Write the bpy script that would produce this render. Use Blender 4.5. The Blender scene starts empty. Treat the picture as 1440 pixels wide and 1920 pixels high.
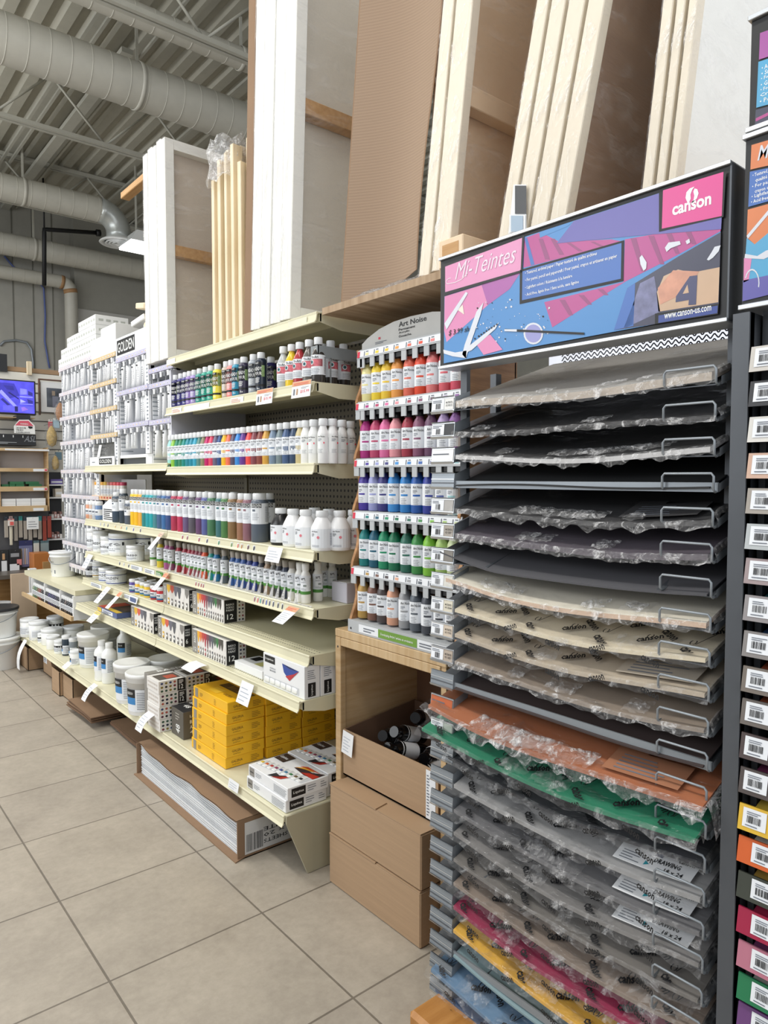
import bpy, math, random
from mathutils import Vector, Matrix
R = math.radians
PI = math.pi
rnd = random.Random(7)
scene = bpy.context.scene
col = scene.collection

# ---------------------------------------------------------------- camera
F, HC = 1325.0, 1.34
YAW = math.atan2(1104, 1325)          # aisle runs along +Y, shelves stand to the right (+X)
PITCH = math.atan2(66, F)
FW = Vector((math.sin(YAW)*math.cos(PITCH), math.cos(YAW)*math.cos(PITCH), -math.sin(PITCH)))
RT = Vector((math.cos(YAW), -math.sin(YAW), 0))
UP = RT.cross(FW)
cam_d = bpy.data.cameras.new('camera')
cam_d.sensor_fit = 'HORIZONTAL'
cam_d.sensor_width = 36.0
cam_d.lens = F/1440*36
cam_d.clip_start = 0.02
cam = bpy.data.objects.new('camera', cam_d)
col.objects.link(cam)
cam.matrix_world = Matrix(((RT.x, UP.x, -FW.x, 0), (RT.y, UP.y, -FW.y, 0), (RT.z, UP.z, -FW.z, HC), (0, 0, 0, 1)))
scene.camera = cam

# ---------------------------------------------------------------- light and exposure
vs = scene.view_settings
vs.view_transform = 'Standard'
vs.look = 'None'
vs.gamma = 1.0
vs.use_curve_mapping = False
vs.exposure = 0.0
scene.cycles.max_bounces = 7
scene.cycles.transparent_max_bounces = 24
scene.cycles.caustics_reflective = False
scene.cycles.caustics_refractive = False
scene.cycles.sample_clamp_indirect = 4.0
world = bpy.data.worlds.new('world')
scene.world = world
world.use_nodes = True
bg = world.node_tree.nodes['Background']
bg.inputs[0].default_value = (0.93, 0.96, 1.0, 1)
bg.inputs[1].default_value = 0.40

def area(name, loc, rot, sx, sy, watts, color=(1, 1, 1)):
    l = bpy.data.lights.new(name, 'AREA')
    l.shape = 'RECTANGLE'
    l.size, l.size_y = sx, sy
    l.energy = watts
    l.color = color
    o = bpy.data.objects.new(name, l)
    o.location = loc
    o.rotation_euler = rot
    col.objects.link(o)
    return o
# strip lamps hung over the aisle, daylight from the shop front to the left of the aisle
area('aisle_lamp', (-0.3, 1.2, 4.3), (0, R(8), 0), 0.35, 2.4, 52, (1, 0.97, 0.92))
area('aisle_lamp', (-0.3, 4.4, 4.3), (0, R(8), 0), 0.35, 2.4, 85, (1, 0.97, 0.92))
area('aisle_lamp', (0.2, 8.4, 4.3), (0, 0, 0), 0.35, 2.4, 85, (1, 0.97, 0.92))
area('window_daylight', (-4.5, 6.5, 2.6), (0, R(-90), 0), 3.2, 6.0, 190, (0.95, 0.98, 1.0))
area('shop_front_daylight', (0.8, -2.4, 3.2), (R(90), 0, 0), 6.0, 2.6, 130, (0.96, 0.98, 1.0))
area('lamp_uplight', (-0.3, 5.0, 4.35), (R(180), 0, 0), 0.35, 9.0, 150, (1, 0.98, 0.94))
area('window_daylight', (-4.0, 3.4, 4.0), (0, R(-78), 0), 1.6, 4.0, 95, (0.95, 0.98, 1.0))

# ---------------------------------------------------------------- helpers
def ray(px, py):
    return FW + RT*((px-720)/F) - UP*((py-960)/F)
def at(px, py, X=None, Y=None, Z=None):
    """a point of the place seen at (px, py) that lies in the plane X=, Y= or Z="""
    d = ray(px, py)
    t = X/d.x if X is not None else Y/d.y if Y is not None else (Z-HC)/d.z
    return Vector((0, 0, HC)) + d*t
def yat(px, X, py=900, z=None):
    if z is None:
        return at(px, py, X=X).y
    a = (px-720)/F
    return (a*(FW.x*X + FW.z*(z-HC)) - RT.x*X)/(RT.y - a*FW.y)

def lin(c):
    if isinstance(c, str):
        c = c.lstrip('#')
        c = [int(c[i:i+2], 16)/255 for i in (0, 2, 4)]
    return tuple(x/12.92 if x <= 0.04045 else ((x+0.055)/1.055)**2.4 for x in c) + (1.0,)

MATS = {}
def mat(name, c, rough=0.5, metal=0.0, var=0.06, ns=9.0, stretch=(1, 1, 1), bump=0.0, bs=60.0, spec=0.5, emit=0.0, coat=0.0):
    """a procedural surface: base colour broken up by noise, optional fine bump"""
    if name in MATS:
        return MATS[name]
    m = bpy.data.materials.new(name)
    m.use_nodes = True
    nt = m.node_tree
    b = nt.nodes['Principled BSDF']
    b.inputs['Roughness'].default_value = rough
    b.inputs['Metallic'].default_value = metal
    b.inputs['Specular IOR Level'].default_value = spec
    if coat:
        b.inputs['Coat Weight'].default_value = coat
        b.inputs['Coat Roughness'].default_value = 0.08
    tc = nt.nodes.new('ShaderNodeTexCoord')
    mp = nt.nodes.new('ShaderNodeMapping')
    mp.inputs['Scale'].default_value = stretch
    nt.links.new(tc.outputs['Object'], mp.inputs[0])
    nz = nt.nodes.new('ShaderNodeTexNoise')
    nz.inputs['Scale'].default_value = ns
    nz.inputs['Detail'].default_value = 4
    nt.links.new(mp.outputs[0], nz.inputs['Vector'])
    rp = nt.nodes.new('ShaderNodeValToRGB')
    cc = lin(c)
    rp.color_ramp.elements[0].position = 0.3
    rp.color_ramp.elements[1].position = 0.7
    rp.color_ramp.elements[0].color = tuple(max(0, x*(1-var)) for x in cc[:3]) + (1,)
    rp.color_ramp.elements[1].color = tuple(min(1, x*(1+var)) for x in cc[:3]) + (1,)
    nt.links.new(nz.outputs[0], rp.inputs[0])
    nt.links.new(rp.outputs[0], b.inputs['Base Color'])
    if emit:
        nt.links.new(rp.outputs[0], b.inputs['Emission Color'])
        b.inputs['Emission Strength'].default_value = emit
    if bump:
        n2 = nt.nodes.new('ShaderNodeTexNoise')
        n2.inputs['Scale'].default_value = bs
        n2.inputs['Detail'].default_value = 3
        nt.links.new(mp.outputs[0], n2.inputs['Vector'])
        bp = nt.nodes.new('ShaderNodeBump')
        bp.inputs['Strength'].default_value = bump
        bp.inputs['Distance'].default_value = 0.01
        nt.links.new(n2.outputs[0], bp.inputs['Height'])
        nt.links.new(bp.outputs[0], b.inputs['Normal'])
    MATS[name] = m
    return m
def hexm(c, rough=0.4):
    return mat('paint_%s' % c.lstrip('#'), c, rough, var=0.03)

def wood(name, c, c2, rough=0.55, ns=5.0, stretch=(1, 1, 14)):
    if name in MATS:
        return MATS[name]
    m = mat(name, c, rough, var=0.1, ns=ns, stretch=stretch, bump=0.12, bs=30)
    rp = [n for n in m.node_tree.nodes if n.type == 'VALTORGB'][0]
    rp.color_ramp.elements[0].color = lin(c2)
    rp.color_ramp.elements[1].color = lin(c)
    return m

def film(name, base=0.06, hi=0.55, ns=14.0, stretch=(1, 1, 1), tint=(1, 1, 1), bs=35.0, body=0.5):
    """thin clear wrap: see-through, bumpy, with pale noise streaks painted in as crease glints"""
    if name in MATS:
        return MATS[name]
    m = bpy.data.materials.new(name)
    m.use_nodes = True
    nt = m.node_tree
    nt.nodes.clear()
    out = nt.nodes.new('ShaderNodeOutputMaterial')
    mix = nt.nodes.new('ShaderNodeMixShader')
    tr = nt.nodes.new('ShaderNodeBsdfTransparent')
    tr.inputs[0].default_value = tint + (1,)
    gl = nt.nodes.new('ShaderNodeBsdfPrincipled')
    gl.inputs['Base Color'].default_value = (body, body, body*1.02, 1)
    gl.inputs['Roughness'].default_value = 0.13
    gl.inputs['Specular IOR Level'].default_value = 1.0
    tc = nt.nodes.new('ShaderNodeTexCoord')
    mp = nt.nodes.new('ShaderNodeMapping')
    mp.inputs['Scale'].default_value = stretch
    nz = nt.nodes.new('ShaderNodeTexNoise')
    nz.inputs['Scale'].default_value = ns
    nz.inputs['Detail'].default_value = 6
    nz.inputs['Roughness'].default_value = 0.65
    nz.inputs['Distortion'].default_value = 1.2
    rp = nt.nodes.new('ShaderNodeValToRGB')
    rp.color_ramp.elements[0].position = 0.5
    rp.color_ramp.elements[1].position = 0.72
    rp.color_ramp.elements[0].color = (base, base, base, 1)
    rp.color_ramp.elements[1].color = (hi, hi, hi, 1)  # streaks of pale body colour paint the highlights into the wrap
    n2 = nt.nodes.new('ShaderNodeTexNoise')
    n2.inputs['Scale'].default_value = bs
    n2.inputs['Detail'].default_value = 2
    n2.inputs['Distortion'].default_value = 2.0
    bp = nt.nodes.new('ShaderNodeBump')
    bp.inputs['Strength'].default_value = 0.9
    bp.inputs['Distance'].default_value = 0.02
    L = nt.links.new
    L(tc.outputs['Object'], mp.inputs[0])
    L(mp.outputs[0], nz.inputs['Vector'])
    L(mp.outputs[0], n2.inputs['Vector'])
    L(nz.outputs[0], rp.inputs[0])
    L(n2.outputs[0], bp.inputs['Height'])
    L(bp.outputs[0], gl.inputs['Normal'])
    L(rp.outputs[0], mix.inputs[0])
    L(tr.outputs[0], mix.inputs[1])
    L(gl.outputs[0], mix.inputs[2])
    L(mix.outputs[0], out.inputs[0])
    MATS[name] = m
    return m

# text outlines, read once from the built-in font
TXT = {}
def text_polys(s, res, bold=0.0):
    k = (s, res, bold)
    if k not in TXT:
        c = bpy.data.curves.new('outline', 'FONT')
        c.body = s
        c.resolution_u = res
        c.offset = bold
        o = bpy.data.objects.new('outline', c)
        me = bpy.data.meshes.new_from_object(o)
        vs_ = [(v.co.x, v.co.y) for v in me.vertices]
        fs = [tuple(p.vertices) for p in me.polygons]
        if vs_:
            x0 = min(v[0] for v in vs_); x1 = max(v[0] for v in vs_)
            y0 = min(v[1] for v in vs_); y1 = max(v[1] for v in vs_)
            w, h = max(x1-x0, 1e-6), max(y1-y0, 1e-6)
            vs_ = [((x-x0)/w, (y-y0)/h) for x, y in vs_]
            TXT[k] = (vs_, fs, w/h)
        else:
            TXT[k] = ([], [], 1)
        bpy.data.objects.remove(o)
        bpy.data.curves.remove(c)
        bpy.data.meshes.remove(me)
    return TXT[k]

class MB:
    """collects shapes and links them as ONE mesh object"""
    def __init__(s):
        s.v, s.f, s.fm, s.fs, s.mats = [], [], [], [], []
    def mi(s, m):
        if m not in s.mats:
            s.mats.append(m)
        return s.mats.index(m)
    def add(s, vs_, fs, m, smooth=False):
        o = len(s.v)
        i = s.mi(m)
        s.v.extend(Vector(v) for v in vs_)
        for f in fs:
            s.f.append(tuple(a+o for a in f)); s.fm.append(i); s.fs.append(smooth)
        return s
    def box(s, x0, x1, y0, y1, z0, z1, m, M=None):
        if x0 > x1: x0, x1 = x1, x0
        if y0 > y1: y0, y1 = y1, y0
        if z0 > z1: z0, z1 = z1, z0
        vs_ = [Vector((x, y, z)) for z in (z0, z1) for y in (y0, y1) for x in (x0, x1)]
        if M is not None:
            vs_ = [M @ v for v in vs_]
        return s.add(vs_, [(0, 2, 3, 1), (4, 5, 7, 6), (0, 1, 5, 4), (2, 6, 7, 3), (0, 4, 6, 2), (1, 3, 7, 5)], m)
    def rbox(s, x0, x1, y0, y1, z0, z1, m, b=0.003, M=None):
        """box with chamfered edges"""
        if x0 > x1: x0, x1 = x1, x0
        if y0 > y1: y0, y1 = y1, y0
        if z0 > z1: z0, z1 = z1, z0
        vs_, idx = [], {}
        for zi, z in enumerate((z0, z1)):
            for yi, y in enumerate((y0, y1)):
                for xi, x in enumerate((x0, x1)):
                    sx, sy, sz = (b, -b)[xi], (b, -b)[yi], (b, -b)[zi]
                    for k, p in enumerate(((x, y+sy, z+sz), (x+sx, y, z+sz), (x+sx, y+sy, z))):
                        idx[(xi, yi, zi, k)] = len(vs_)
                        vs_.append(Vector(p))
        I = lambda *a: idx[a]
        fs = []
        for a in (0, 1):
            fs.append((I(a, 0, 0, 0), I(a, 0, 1, 0), I(a, 1, 1, 0), I(a, 1, 0, 0)))
            fs.append((I(0, a, 0, 1), I(1, a, 0, 1), I(1, a, 1, 1), I(0, a, 1, 1)))
            fs.append((I(0, 0, a, 2), I(0, 1, a, 2), I(1, 1, a, 2), I(1, 0, a, 2)))
            for c in (0, 1):
                fs.append((I(a, c, 0, 0), I(a, c, 1, 0), I(a, c, 1, 1), I(a, c, 0, 1)))
                fs.append((I(a, 0, c, 0), I(a, 1, c, 0), I(a, 1, c, 2), I(a, 0, c, 2)))
                fs.append((I(0, a, c, 1), I(1, a, c, 1), I(1, a, c, 2), I(0, a, c, 2)))
        for x in (0, 1):
            for y in (0, 1):
                for z in (0, 1):
                    fs.append((I(x, y, z, 0), I(x, y, z, 1), I(x, y, z, 2)))
        if M is not None:
            vs_ = [M @ v for v in vs_]
        return s.add(vs_, fs, m)
    def lathe(s, prof, m, seg=20, c=(0, 0, 0), M=None, smooth=True, sx=1.0, sy=1.0, caps=True):
        vs_, fs = [], []
        for r, z in prof:
            for k in range(seg):
                a = 2*PI*k/seg
                vs_.append(Vector((c[0]+r*sx*math.cos(a), c[1]+r*sy*math.sin(a), c[2]+z)))
        for i in range(len(prof)-1):
            for k in range(seg):
                k2 = (k+1) % seg
                fs.append((i*seg+k, i*seg+k2, (i+1)*seg+k2, (i+1)*seg+k))
        if M is not None:
            vs_ = [M @ v for v in vs_]
        s.add(vs_, fs, m, smooth)
        if caps:
            n = len(prof)-1
            s.add(vs_[:seg], [tuple(range(seg-1, -1, -1))], m)
            s.add(vs_[n*seg:], [tuple(range(seg))], m)
        return s
    def tube(s, pts, r, m, seg=8, closed=False, smooth=True):
        pts = [Vector(p) for p in pts]
        n = len(pts)
        vs_, fs = [], []
        up = Vector((0, 0, 1))
        prev = None
        for i, p in enumerate(pts):
            a = pts[i-1] if i or closed else p
            b = pts[(i+1) % n] if i < n-1 or closed else p
            t = (b-a).normalized()
            if prev is None:
                q = t.orthogonal().normalized() if abs(t.dot(up)) > 0.95 else t.cross(up).normalized()
            else:
                q = (prev - t*prev.dot(t))
                q = q.normalized() if q.length > 1e-6 else t.orthogonal().normalized()
            prev = q
            w = t.cross(q)
            rr = r[i] if isinstance(r, (list, tuple)) else r
            for k in range(seg):
                an = 2*PI*k/seg
                vs_.append(p + q*(rr*math.cos(an)) + w*(rr*math.sin(an)))
        for i in range(n if closed else n-1):
            j = (i+1) % n
            for k in range(seg):
                k2 = (k+1) % seg
                fs.append((i*seg+k, i*seg+k2, j*seg+k2, j*seg+k))
        if not closed:
            fs.append(tuple(range(seg-1, -1, -1)))
            fs.append(tuple((n-1)*seg+k for k in range(seg)))
        return s.add(vs_, fs, m, smooth)
    def prism(s, poly, d, m):
        """poly: 3-D outline; d: thickness vector"""
        d = Vector(d)
        p = [Vector(q) for q in poly]
        n = len(p)
        return s.add(p+[q+d for q in p], [tuple(range(n-1, -1, -1)), tuple(range(n, 2*n))] + [(i, (i+1) % n, n+(i+1) % n, n+i) for i in range(n)], m)
    def grid(s, fn, nu, nv, m, smooth=True, u0=0., u1=1., v0=0., v1=1.):
        vs_ = [fn(u0+(u1-u0)*i/nu, v0+(v1-v0)*j/nv) for j in range(nv+1) for i in range(nu+1)]
        fs = [(j*(nu+1)+i, j*(nu+1)+i+1, (j+1)*(nu+1)+i+1, (j+1)*(nu+1)+i) for j in range(nv) for i in range(nu)]
        return s.add(vs_, fs, m, smooth)
    def text(s, st, fn, u, v, h, m, w=None, res=2, shear=0.0, rot=0.0, bold=0.012):
        """lettering whose lower left corner is (u, v) on the surface fn(u, v); h: height, w: width"""
        vs_, fs, asp = text_polys(st, res, bold)
        if w is None:
            w = h*asp
        cr, sr = math.cos(rot), math.sin(rot)
        out = []
        for x, y in vs_:
            a, b = x*w + y*h*shear, y*h
            out.append(fn(u + a*cr - b*sr, v + a*sr + b*cr))
        return s.add(out, fs, m)
    def patch(s, fn, u0, u1, v0, v1, m, n=1):
        return s.grid(fn, n, 1, m, False, u0, u1, v0, v1)
    def lines(s, fn, u0, u1, v0, v1, k, m, seed=1, n=1, fill=0.45):
        """small print too fine to read: rows of dark dashes"""
        q = random.Random(seed)
        st = (v1-v0)/k
        for i in range(k):
            a = u0 + (u1-u0)*0.0
            b = u0 + (u1-u0)*q.uniform(0.6, 1.0)
            s.patch(fn, a, b, v0+i*st, v0+i*st+st*fill, m, n)
        return s
    def barcode(s, fn, u0, u1, v0, v1, m, n=9, seed=3):
        q = random.Random(seed)
        w = (u1-u0)/n
        for i in range(n):
            s.patch(fn, u0+i*w, u0+i*w+w*q.uniform(0.25, 0.75), v0, v1, m)
        return s
    def build(s, name, parent=None, kind=None, label=None):
        me = bpy.data.meshes.new(name)
        me.from_pydata([tuple(v) for v in s.v], [], s.f)
        for m in s.mats:
            me.materials.append(m)
        me.polygons.foreach_set('material_index', s.fm)
        me.polygons.foreach_set('use_smooth', s.fs)
        me.update()
        o = bpy.data.objects.new(name, me)
        col.objects.link(o)
        if parent is not None:
            o.parent = parent
        if kind:
            o['kind'] = kind
        if label:
            o['label'] = label
        return o

def plane_fn(o, ux, uy):
    o, ux, uy = Vector(o), Vector(ux).normalized(), Vector(uy).normalized()
    return lambda u, v: o + ux*u + uy*v
def cyl_fn(r, z=0.0, r2=None, h=1.0):
    """label surface of an upright cylinder, u along the girth, facing -X at u = 0"""
    def fn(u, v):
        rr = r if r2 is None else r + (r2-r)*v/h
        return Vector((-rr*math.cos(u/r), -rr*math.sin(u/r), z+v))
    return fn
def tag(o, label, cat, group=None):
    o['label'] = label
    o['category'] = cat
    if group:
        o['group'] = group
    return o
def thing(name, label, cat, loc=(0, 0, 0), rz=0.0, group=None):
    o = bpy.data.objects.new(name, None)
    o.empty_display_size = 0.02
    col.objects.link(o)
    o.location = loc
    o.rotation_euler = (0, 0, rz)
    return tag(o, label, cat, group)
KIDS = {}
def dup(root, name=None):
    r = root.copy()
    col.objects.link(r)
    for ch in root.children:
        c = ch.copy(); col.objects.link(c); c.parent = r
        for g in ch.children:
            d = g.copy(); col.objects.link(d); d.parent = c
    return r
PROTO = {}
STANDING = []          # round things already standing on a shelf: the next one is set down behind them
def place(key, builder, label, group, loc, rz=0.0, scale=1.0, settle=False):
    """first call builds the thing, later calls copy it with its parts"""
    if key not in PROTO:
        PROTO[key] = builder()
        o = PROTO[key]
    else:
        o = dup(PROTO[key])
    o['label'] = label
    if group:
        o['group'] = group
    k0 = key[0] if isinstance(key, tuple) else key
    if settle:
        sc_ = scale[0] if isinstance(scale, (tuple, list)) else scale
        r = max(abs(c[0]) for ch in o.children for c in ch.bound_box)*sc_
        x, y = loc[0], loc[1]
        for step in range(40):
            if all((x-a)**2+(y-b)**2 >= (r+q+0.0012)**2 or abs(zz-loc[2]) > 0.05 for a, b, q, zz in STANDING) or x+r > 1.73:
                break
            n_ = math.hypot(x, y)
            x, y = x+0.004*x/n_, y+0.004*y/n_
        STANDING.append((x, y, r, loc[2]))
        loc = (x, y, loc[2])
    o.location = (loc[0], loc[1], loc[2]+0.0009)
    o.rotation_euler = (0, 0, rz)
    o.scale = (scale,)*3 if not isinstance(scale, (tuple, list)) else scale
    return o
ORD = ['first', 'second', 'third', 'fourth', 'fifth', 'sixth', 'seventh', 'eighth', 'ninth', 'tenth', 'eleventh', 'twelfth', 'thirteenth', 'fourteenth',
       'fifteenth', 'sixteenth', 'seventeenth', 'eighteenth', 'nineteenth', 'twentieth', 'twenty-first', 'twenty-second', 'twenty-third', 'twenty-fourth',
       'twenty-fifth', 'twenty-sixth', 'twenty-seventh', 'twenty-eighth', 'twenty-ninth', 'thirtieth', 'thirty-first', 'thirty-second']

# ---------------------------------------------------------------- common materials
CREAM = mat('cream_enamel', '#d9d5b9', 0.38, var=0.03)
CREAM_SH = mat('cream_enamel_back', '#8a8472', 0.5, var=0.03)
WHITE = mat('white_plastic', '#eef0f0', 0.3, var=0.02)
WHITE2 = mat('white_card', '#e9ebee', 0.55, var=0.02)
LABEL = mat('label_paper', '#e8ecf2', 0.45, var=0.02)
CAPW = mat('white_cap', '#e3e6e9', 0.38, var=0.02)
CAPG = mat('grey_cap', '#a9a39b', 0.45, var=0.03)
BLACK = mat('black_print', '#17181b', 0.5, var=0.03)
DARK = mat('dark_plastic', '#26282c', 0.4, var=0.05)
INK = mat('small_print', '#6b717c', 0.6, var=0.05)
RED = mat('red_print', '#d6304a', 0.5, var=0.03)
STEEL = mat('grey_steel', '#8f969d', 0.38, 0.35, var=0.04)
STEELD = mat('dark_grey_steel', '#55595f', 0.42, 0.25, var=0.05)
ALU = mat('aluminium', '#c3c7cb', 0.3, 0.7, var=0.03)
CARD = mat('cardboard', '#a98d70', 0.8, var=0.06, ns=3, stretch=(1, 1, 30), bump=0.06, bs=14)
CARD2 = mat('cardboard_dark', '#8a6f57', 0.85, var=0.07, ns=4, bump=0.05)
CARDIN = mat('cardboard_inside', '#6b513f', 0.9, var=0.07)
PINE = wood('pine', '#cbb089', '#b8976c', 0.6, 4, (1, 1, 12))
PINEY = wood('pine_along_aisle', '#cdb48e', '#b99a70', 0.6, 4, (1, 14, 1))
PALE = wood('pale_softwood', '#eee0c6', '#dccaa8', 0.6, 4, (14, 14, 1))
OAK = wood('oak_veneer', '#b98a5c', '#8f653f', 0.5, 5, (1, 1, 10))
LINEN = mat('linen_back', '#cbbfb1', 0.9, var=0.05, ns=260, bump=0.1, bs=300)
CANVW = mat('primed_canvas', '#f0f0ec', 0.7, var=0.02, bump=0.05, bs=250)
BIRCH = wood('birch_panel', '#ead3b6', '#dec3a2', 0.6, 2.5, (1, 6, 1))
ORANGE = mat('orange_print', '#d8a37c', 0.5, var=0.03)
GREENP = mat('green_print', '#4d8a3c', 0.5, var=0.03)
BLUEP = mat('blue_print', '#3f86c4', 0.5, var=0.03)
# ================================================================ SETTING
def tile_mat():
    m = bpy.data.materials.new('floor_tile')
    m.use_nodes = True
    nt = m.node_tree
    b = nt.nodes['Principled BSDF']
    L = nt.links.new
    tc = nt.nodes.new('ShaderNodeTexCoord')
    mp = nt.nodes.new('ShaderNodeMapping')
    mp.inputs['Location'].default_value = (-0.601, -1.861, 0)
    br = nt.nodes.new('ShaderNodeTexBrick')
    br.offset = 0.0
    br.squash = 1.0
    br.inputs['Scale'].default_value = 1.0
    br.inputs['Brick Width'].default_value = 0.4614
    br.inputs['Row Height'].default_value = 0.4623
    br.inputs['Mortar Size'].default_value = 0.0034
    br.inputs['Mortar Smooth'].default_value = 0.2
    br.inputs['Color1'].default_value = lin('#aea69b')
    br.inputs['Color2'].default_value = lin('#a8a096')
    br.inputs['Mortar'].default_value = lin('#766f66')
    nz = nt.nodes.new('ShaderNodeTexNoise')
    nz.inputs['Scale'].default_value = 4.5
    nz.inputs['Detail'].default_value = 9
    nz.inputs['Roughness'].default_value = 0.66
    nz.inputs['Distortion'].default_value = 0.0
    rp = nt.nodes.new('ShaderNodeValToRGB')
    rp.color_ramp.elements[0].position = 0.32
    rp.color_ramp.elements[1].position = 0.72
    rp.color_ramp.elements[0].color = (0.80, 0.785, 0.76, 1)
    rp.color_ramp.elements[1].color = (1.12, 1.11, 1.08, 1)
    mx = nt.nodes.new('ShaderNodeMixRGB')
    mx.blend_type = 'MULTIPLY'
    mx.inputs[0].default_value = 0.85
    n3 = nt.nodes.new('ShaderNodeTexNoise')
    n3.inputs['Scale'].default_value = 38
    n3.inputs['Detail'].default_value = 6
    n3.inputs['Roughness'].default_value = 0.7
    r3 = nt.nodes.new('ShaderNodeValToRGB')
    r3.color_ramp.elements[0].position = 0.35
    r3.color_ramp.elements[1].position = 0.65
    r3.color_ramp.elements[0].color = (0.88, 0.875, 0.86, 1)
    r3.color_ramp.elements[1].color = (1.05, 1.05, 1.05, 1)
    m3 = nt.nodes.new('ShaderNodeMixRGB')
    m3.blend_type = 'MULTIPLY'
    m3.inputs[0].default_value = 0.8
    L(tc.outputs['Object'], n3.inputs['Vector'])
    L(n3.outputs[0], r3.inputs[0])
    L(tc.outputs['Object'], mp.inputs[0])
    L(mp.outputs[0], br.inputs['Vector'])
    L(tc.outputs['Object'], nz.inputs['Vector'])
    L(nz.outputs[0], rp.inputs[0])
    L(br.outputs['Color'], mx.inputs[1])
    L(rp.outputs[0], mx.inputs[2])
    L(mx.outputs[0], m3.inputs[1])
    L(r3.outputs[0], m3.inputs[2])
    L(m3.outputs[0], b.inputs['Base Color'])
    b.inputs['Roughness'].default_value = 0.42
    bp = nt.nodes.new('ShaderNodeBump')
    bp.inputs['Strength'].default_value = 0.35
    bp.inputs['Distance'].default_value = 0.004
    iv = nt.nodes.new('ShaderNodeMath')
    iv.operation = 'SUBTRACT'
    iv.inputs[0].default_value = 1.0
    L(br.outputs['Fac'], iv.inputs[1])
    L(iv.outputs[0], bp.inputs['Height'])
    L(bp.outputs[0], b.inputs['Normal'])
    return m
mb = MB(); mb.box(-6, 9, -2.5, 12.6, -0.05, 0, tile_mat()); mb.build('floor', kind='structure')

CEIL = mat('painted_ceiling_steel', '#b4b2a6', 0.55, var=0.04)
CEIL2 = mat('painted_joist_steel', '#b9b8ae', 0.5, var=0.04)
DUCT = mat('painted_duct_steel', '#c2c0b6', 0.45, var=0.04)
WALLG = mat('grey_siding', '#aaa9a2', 0.6, var=0.04)
WALLD = mat('grey_wall_paint', '#96958d', 0.7, var=0.03)
WALLL = mat('light_wall_paint', '#b5b4b0', 0.7, var=0.03)
DZ = 5.6
mb = MB()
x = -6.0
vs_, fs = [], []
prof = []
while x < 9:
    prof += [(x, DZ), (x+0.10, DZ), (x+0.13, DZ+0.06), (x+0.20, DZ+0.06), (x+0.23, DZ)]
    x += 0.23
for xx, zz in prof:
    vs_ += [(xx, -2.5, zz), (xx, 12.6, zz)]
for i in range(len(prof)-1):
    fs.append((2*i, 2*i+1, 2*i+3, 2*i+2))
mb.add(vs_, fs, CEIL)
mb.box(-6, 9, -2.5, 12.6, DZ+0.065, DZ+0.1, CEIL)
mb.build('ceiling', kind='structure')

WY = 12.3
mb = MB()
x = -6.0
while x < 3.55:
    mb.box(x, x+0.012, WY-0.03, WY, 0, DZ, mat('siding_joint', '#77776f', 0.6))
    mb.box(x+0.012, x+0.29, WY-0.02, WY+0.05, 0, DZ, WALLG)
    x += 0.29
mb.build('wall_back', kind='structure')
mb = MB(); mb.box(3.56, 9, WY-0.25, WY+0.05, 0, DZ, WALLD); mb.build('wall_back_bulkhead', kind='structure')
mb = MB(); mb.box(3.565, 9, WY-0.28, WY-0.252, 0, at(240, 592, Y=WY-0.28).z, WALLL); mb.build('trim_1', kind='structure')
mb = MB(); mb.box(8.9, 9, -2.5, WY, 0, DZ, WALLD); mb.build('wall_right', kind='structure')

def joist(Y):
    mb = MB()
    for dy in (-0.05, 0.012):
        mb.box(-5.9, 8.85, Y+dy, Y+dy+0.038, DZ-0.008, DZ-0.058, CEIL2)
        mb.box(-5.9, 8.85, Y+dy, Y+dy+0.038, DZ-0.60, DZ-0.64, CEIL2)
    x = -5.5
    k = 0
    while x < 8.5:
        a, b = (DZ-0.05, DZ-0.61) if k % 2 == 0 else (DZ-0.61, DZ-0.05)
        mb.tube([(x, Y, a), (x+0.55, Y, b)], 0.013, CEIL2, 6)
        x += 0.55; k += 1
    mb.build('ceiling_joist', kind='structure')
for Y in (0.8, 3.25, 5.65, 8.1, 10.5):
    joist(Y)
# beams and conduit that run along the aisle under the deck
def runner(X, y0, y1, z, w, h, m=CEIL2, name='ceiling_beam'):
    mb = MB(); mb.box(X, X+w, y0, y1, z, z+h, m); mb.build(name, kind='structure')
runner(2.55, 7.0, 12.2, DZ-0.17, 0.11, 0.05)
runner(2.30, 2.0, 12.2, DZ-0.13, 0.03, 0.03, name='ceiling_rail')
runner(2.20, 2.0, 12.2, DZ-0.13, 0.03, 0.03, name='ceiling_rail')
runner(3.75, 2.0, 12.2, DZ-0.13, 0.03, 0.03, name='ceiling_rail')
runner(2.75, 2.0, 12.2, DZ-0.12, 0.025, 0.025, name='ceiling_rail')

# ducts
def duct(Y, z, r, x0, x1, label, step=0.17):
    t = thing('air_duct', label, 'air duct', ((x0+x1)/2, Y, z))
    mb = MB()
    prof, x = [], x0
    M = Matrix.Translation((-(x0+x1)/2, 0, 0)) @ Matrix.Rotation(R(90), 4, 'Y')
    mb.lathe([(r, x0), (r, x1)], DUCT, 36, M=M)
    while x < x1-0.02:
        mb.lathe([(r-0.001, x), (r+0.0025, x+0.002), (r+0.0025, x+0.007), (r-0.001, x+0.009)], DUCT, 36, M=M, caps=False, smooth=False)
        x += step
    mb.build('duct_pipe', t)
    for xs in (x0+(x1-x0)*0.35, x0+(x1-x0)*0.62, x0+(x1-x0)*0.85):
        b = MB()
        b.lathe([(r+0.004, xs-0.02), (r+0.011, xs-0.018), (r+0.011, xs+0.018), (r+0.004, xs+0.02)], DUCT, 24, M=M, caps=False)
        b.box(xs-(x0+x1)/2-0.014, xs-(x0+x1)/2+0.014, -0.005, 0.005, r, DZ-z, CEIL2)
        b.build('hanger_strap', t)
    return t
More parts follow.
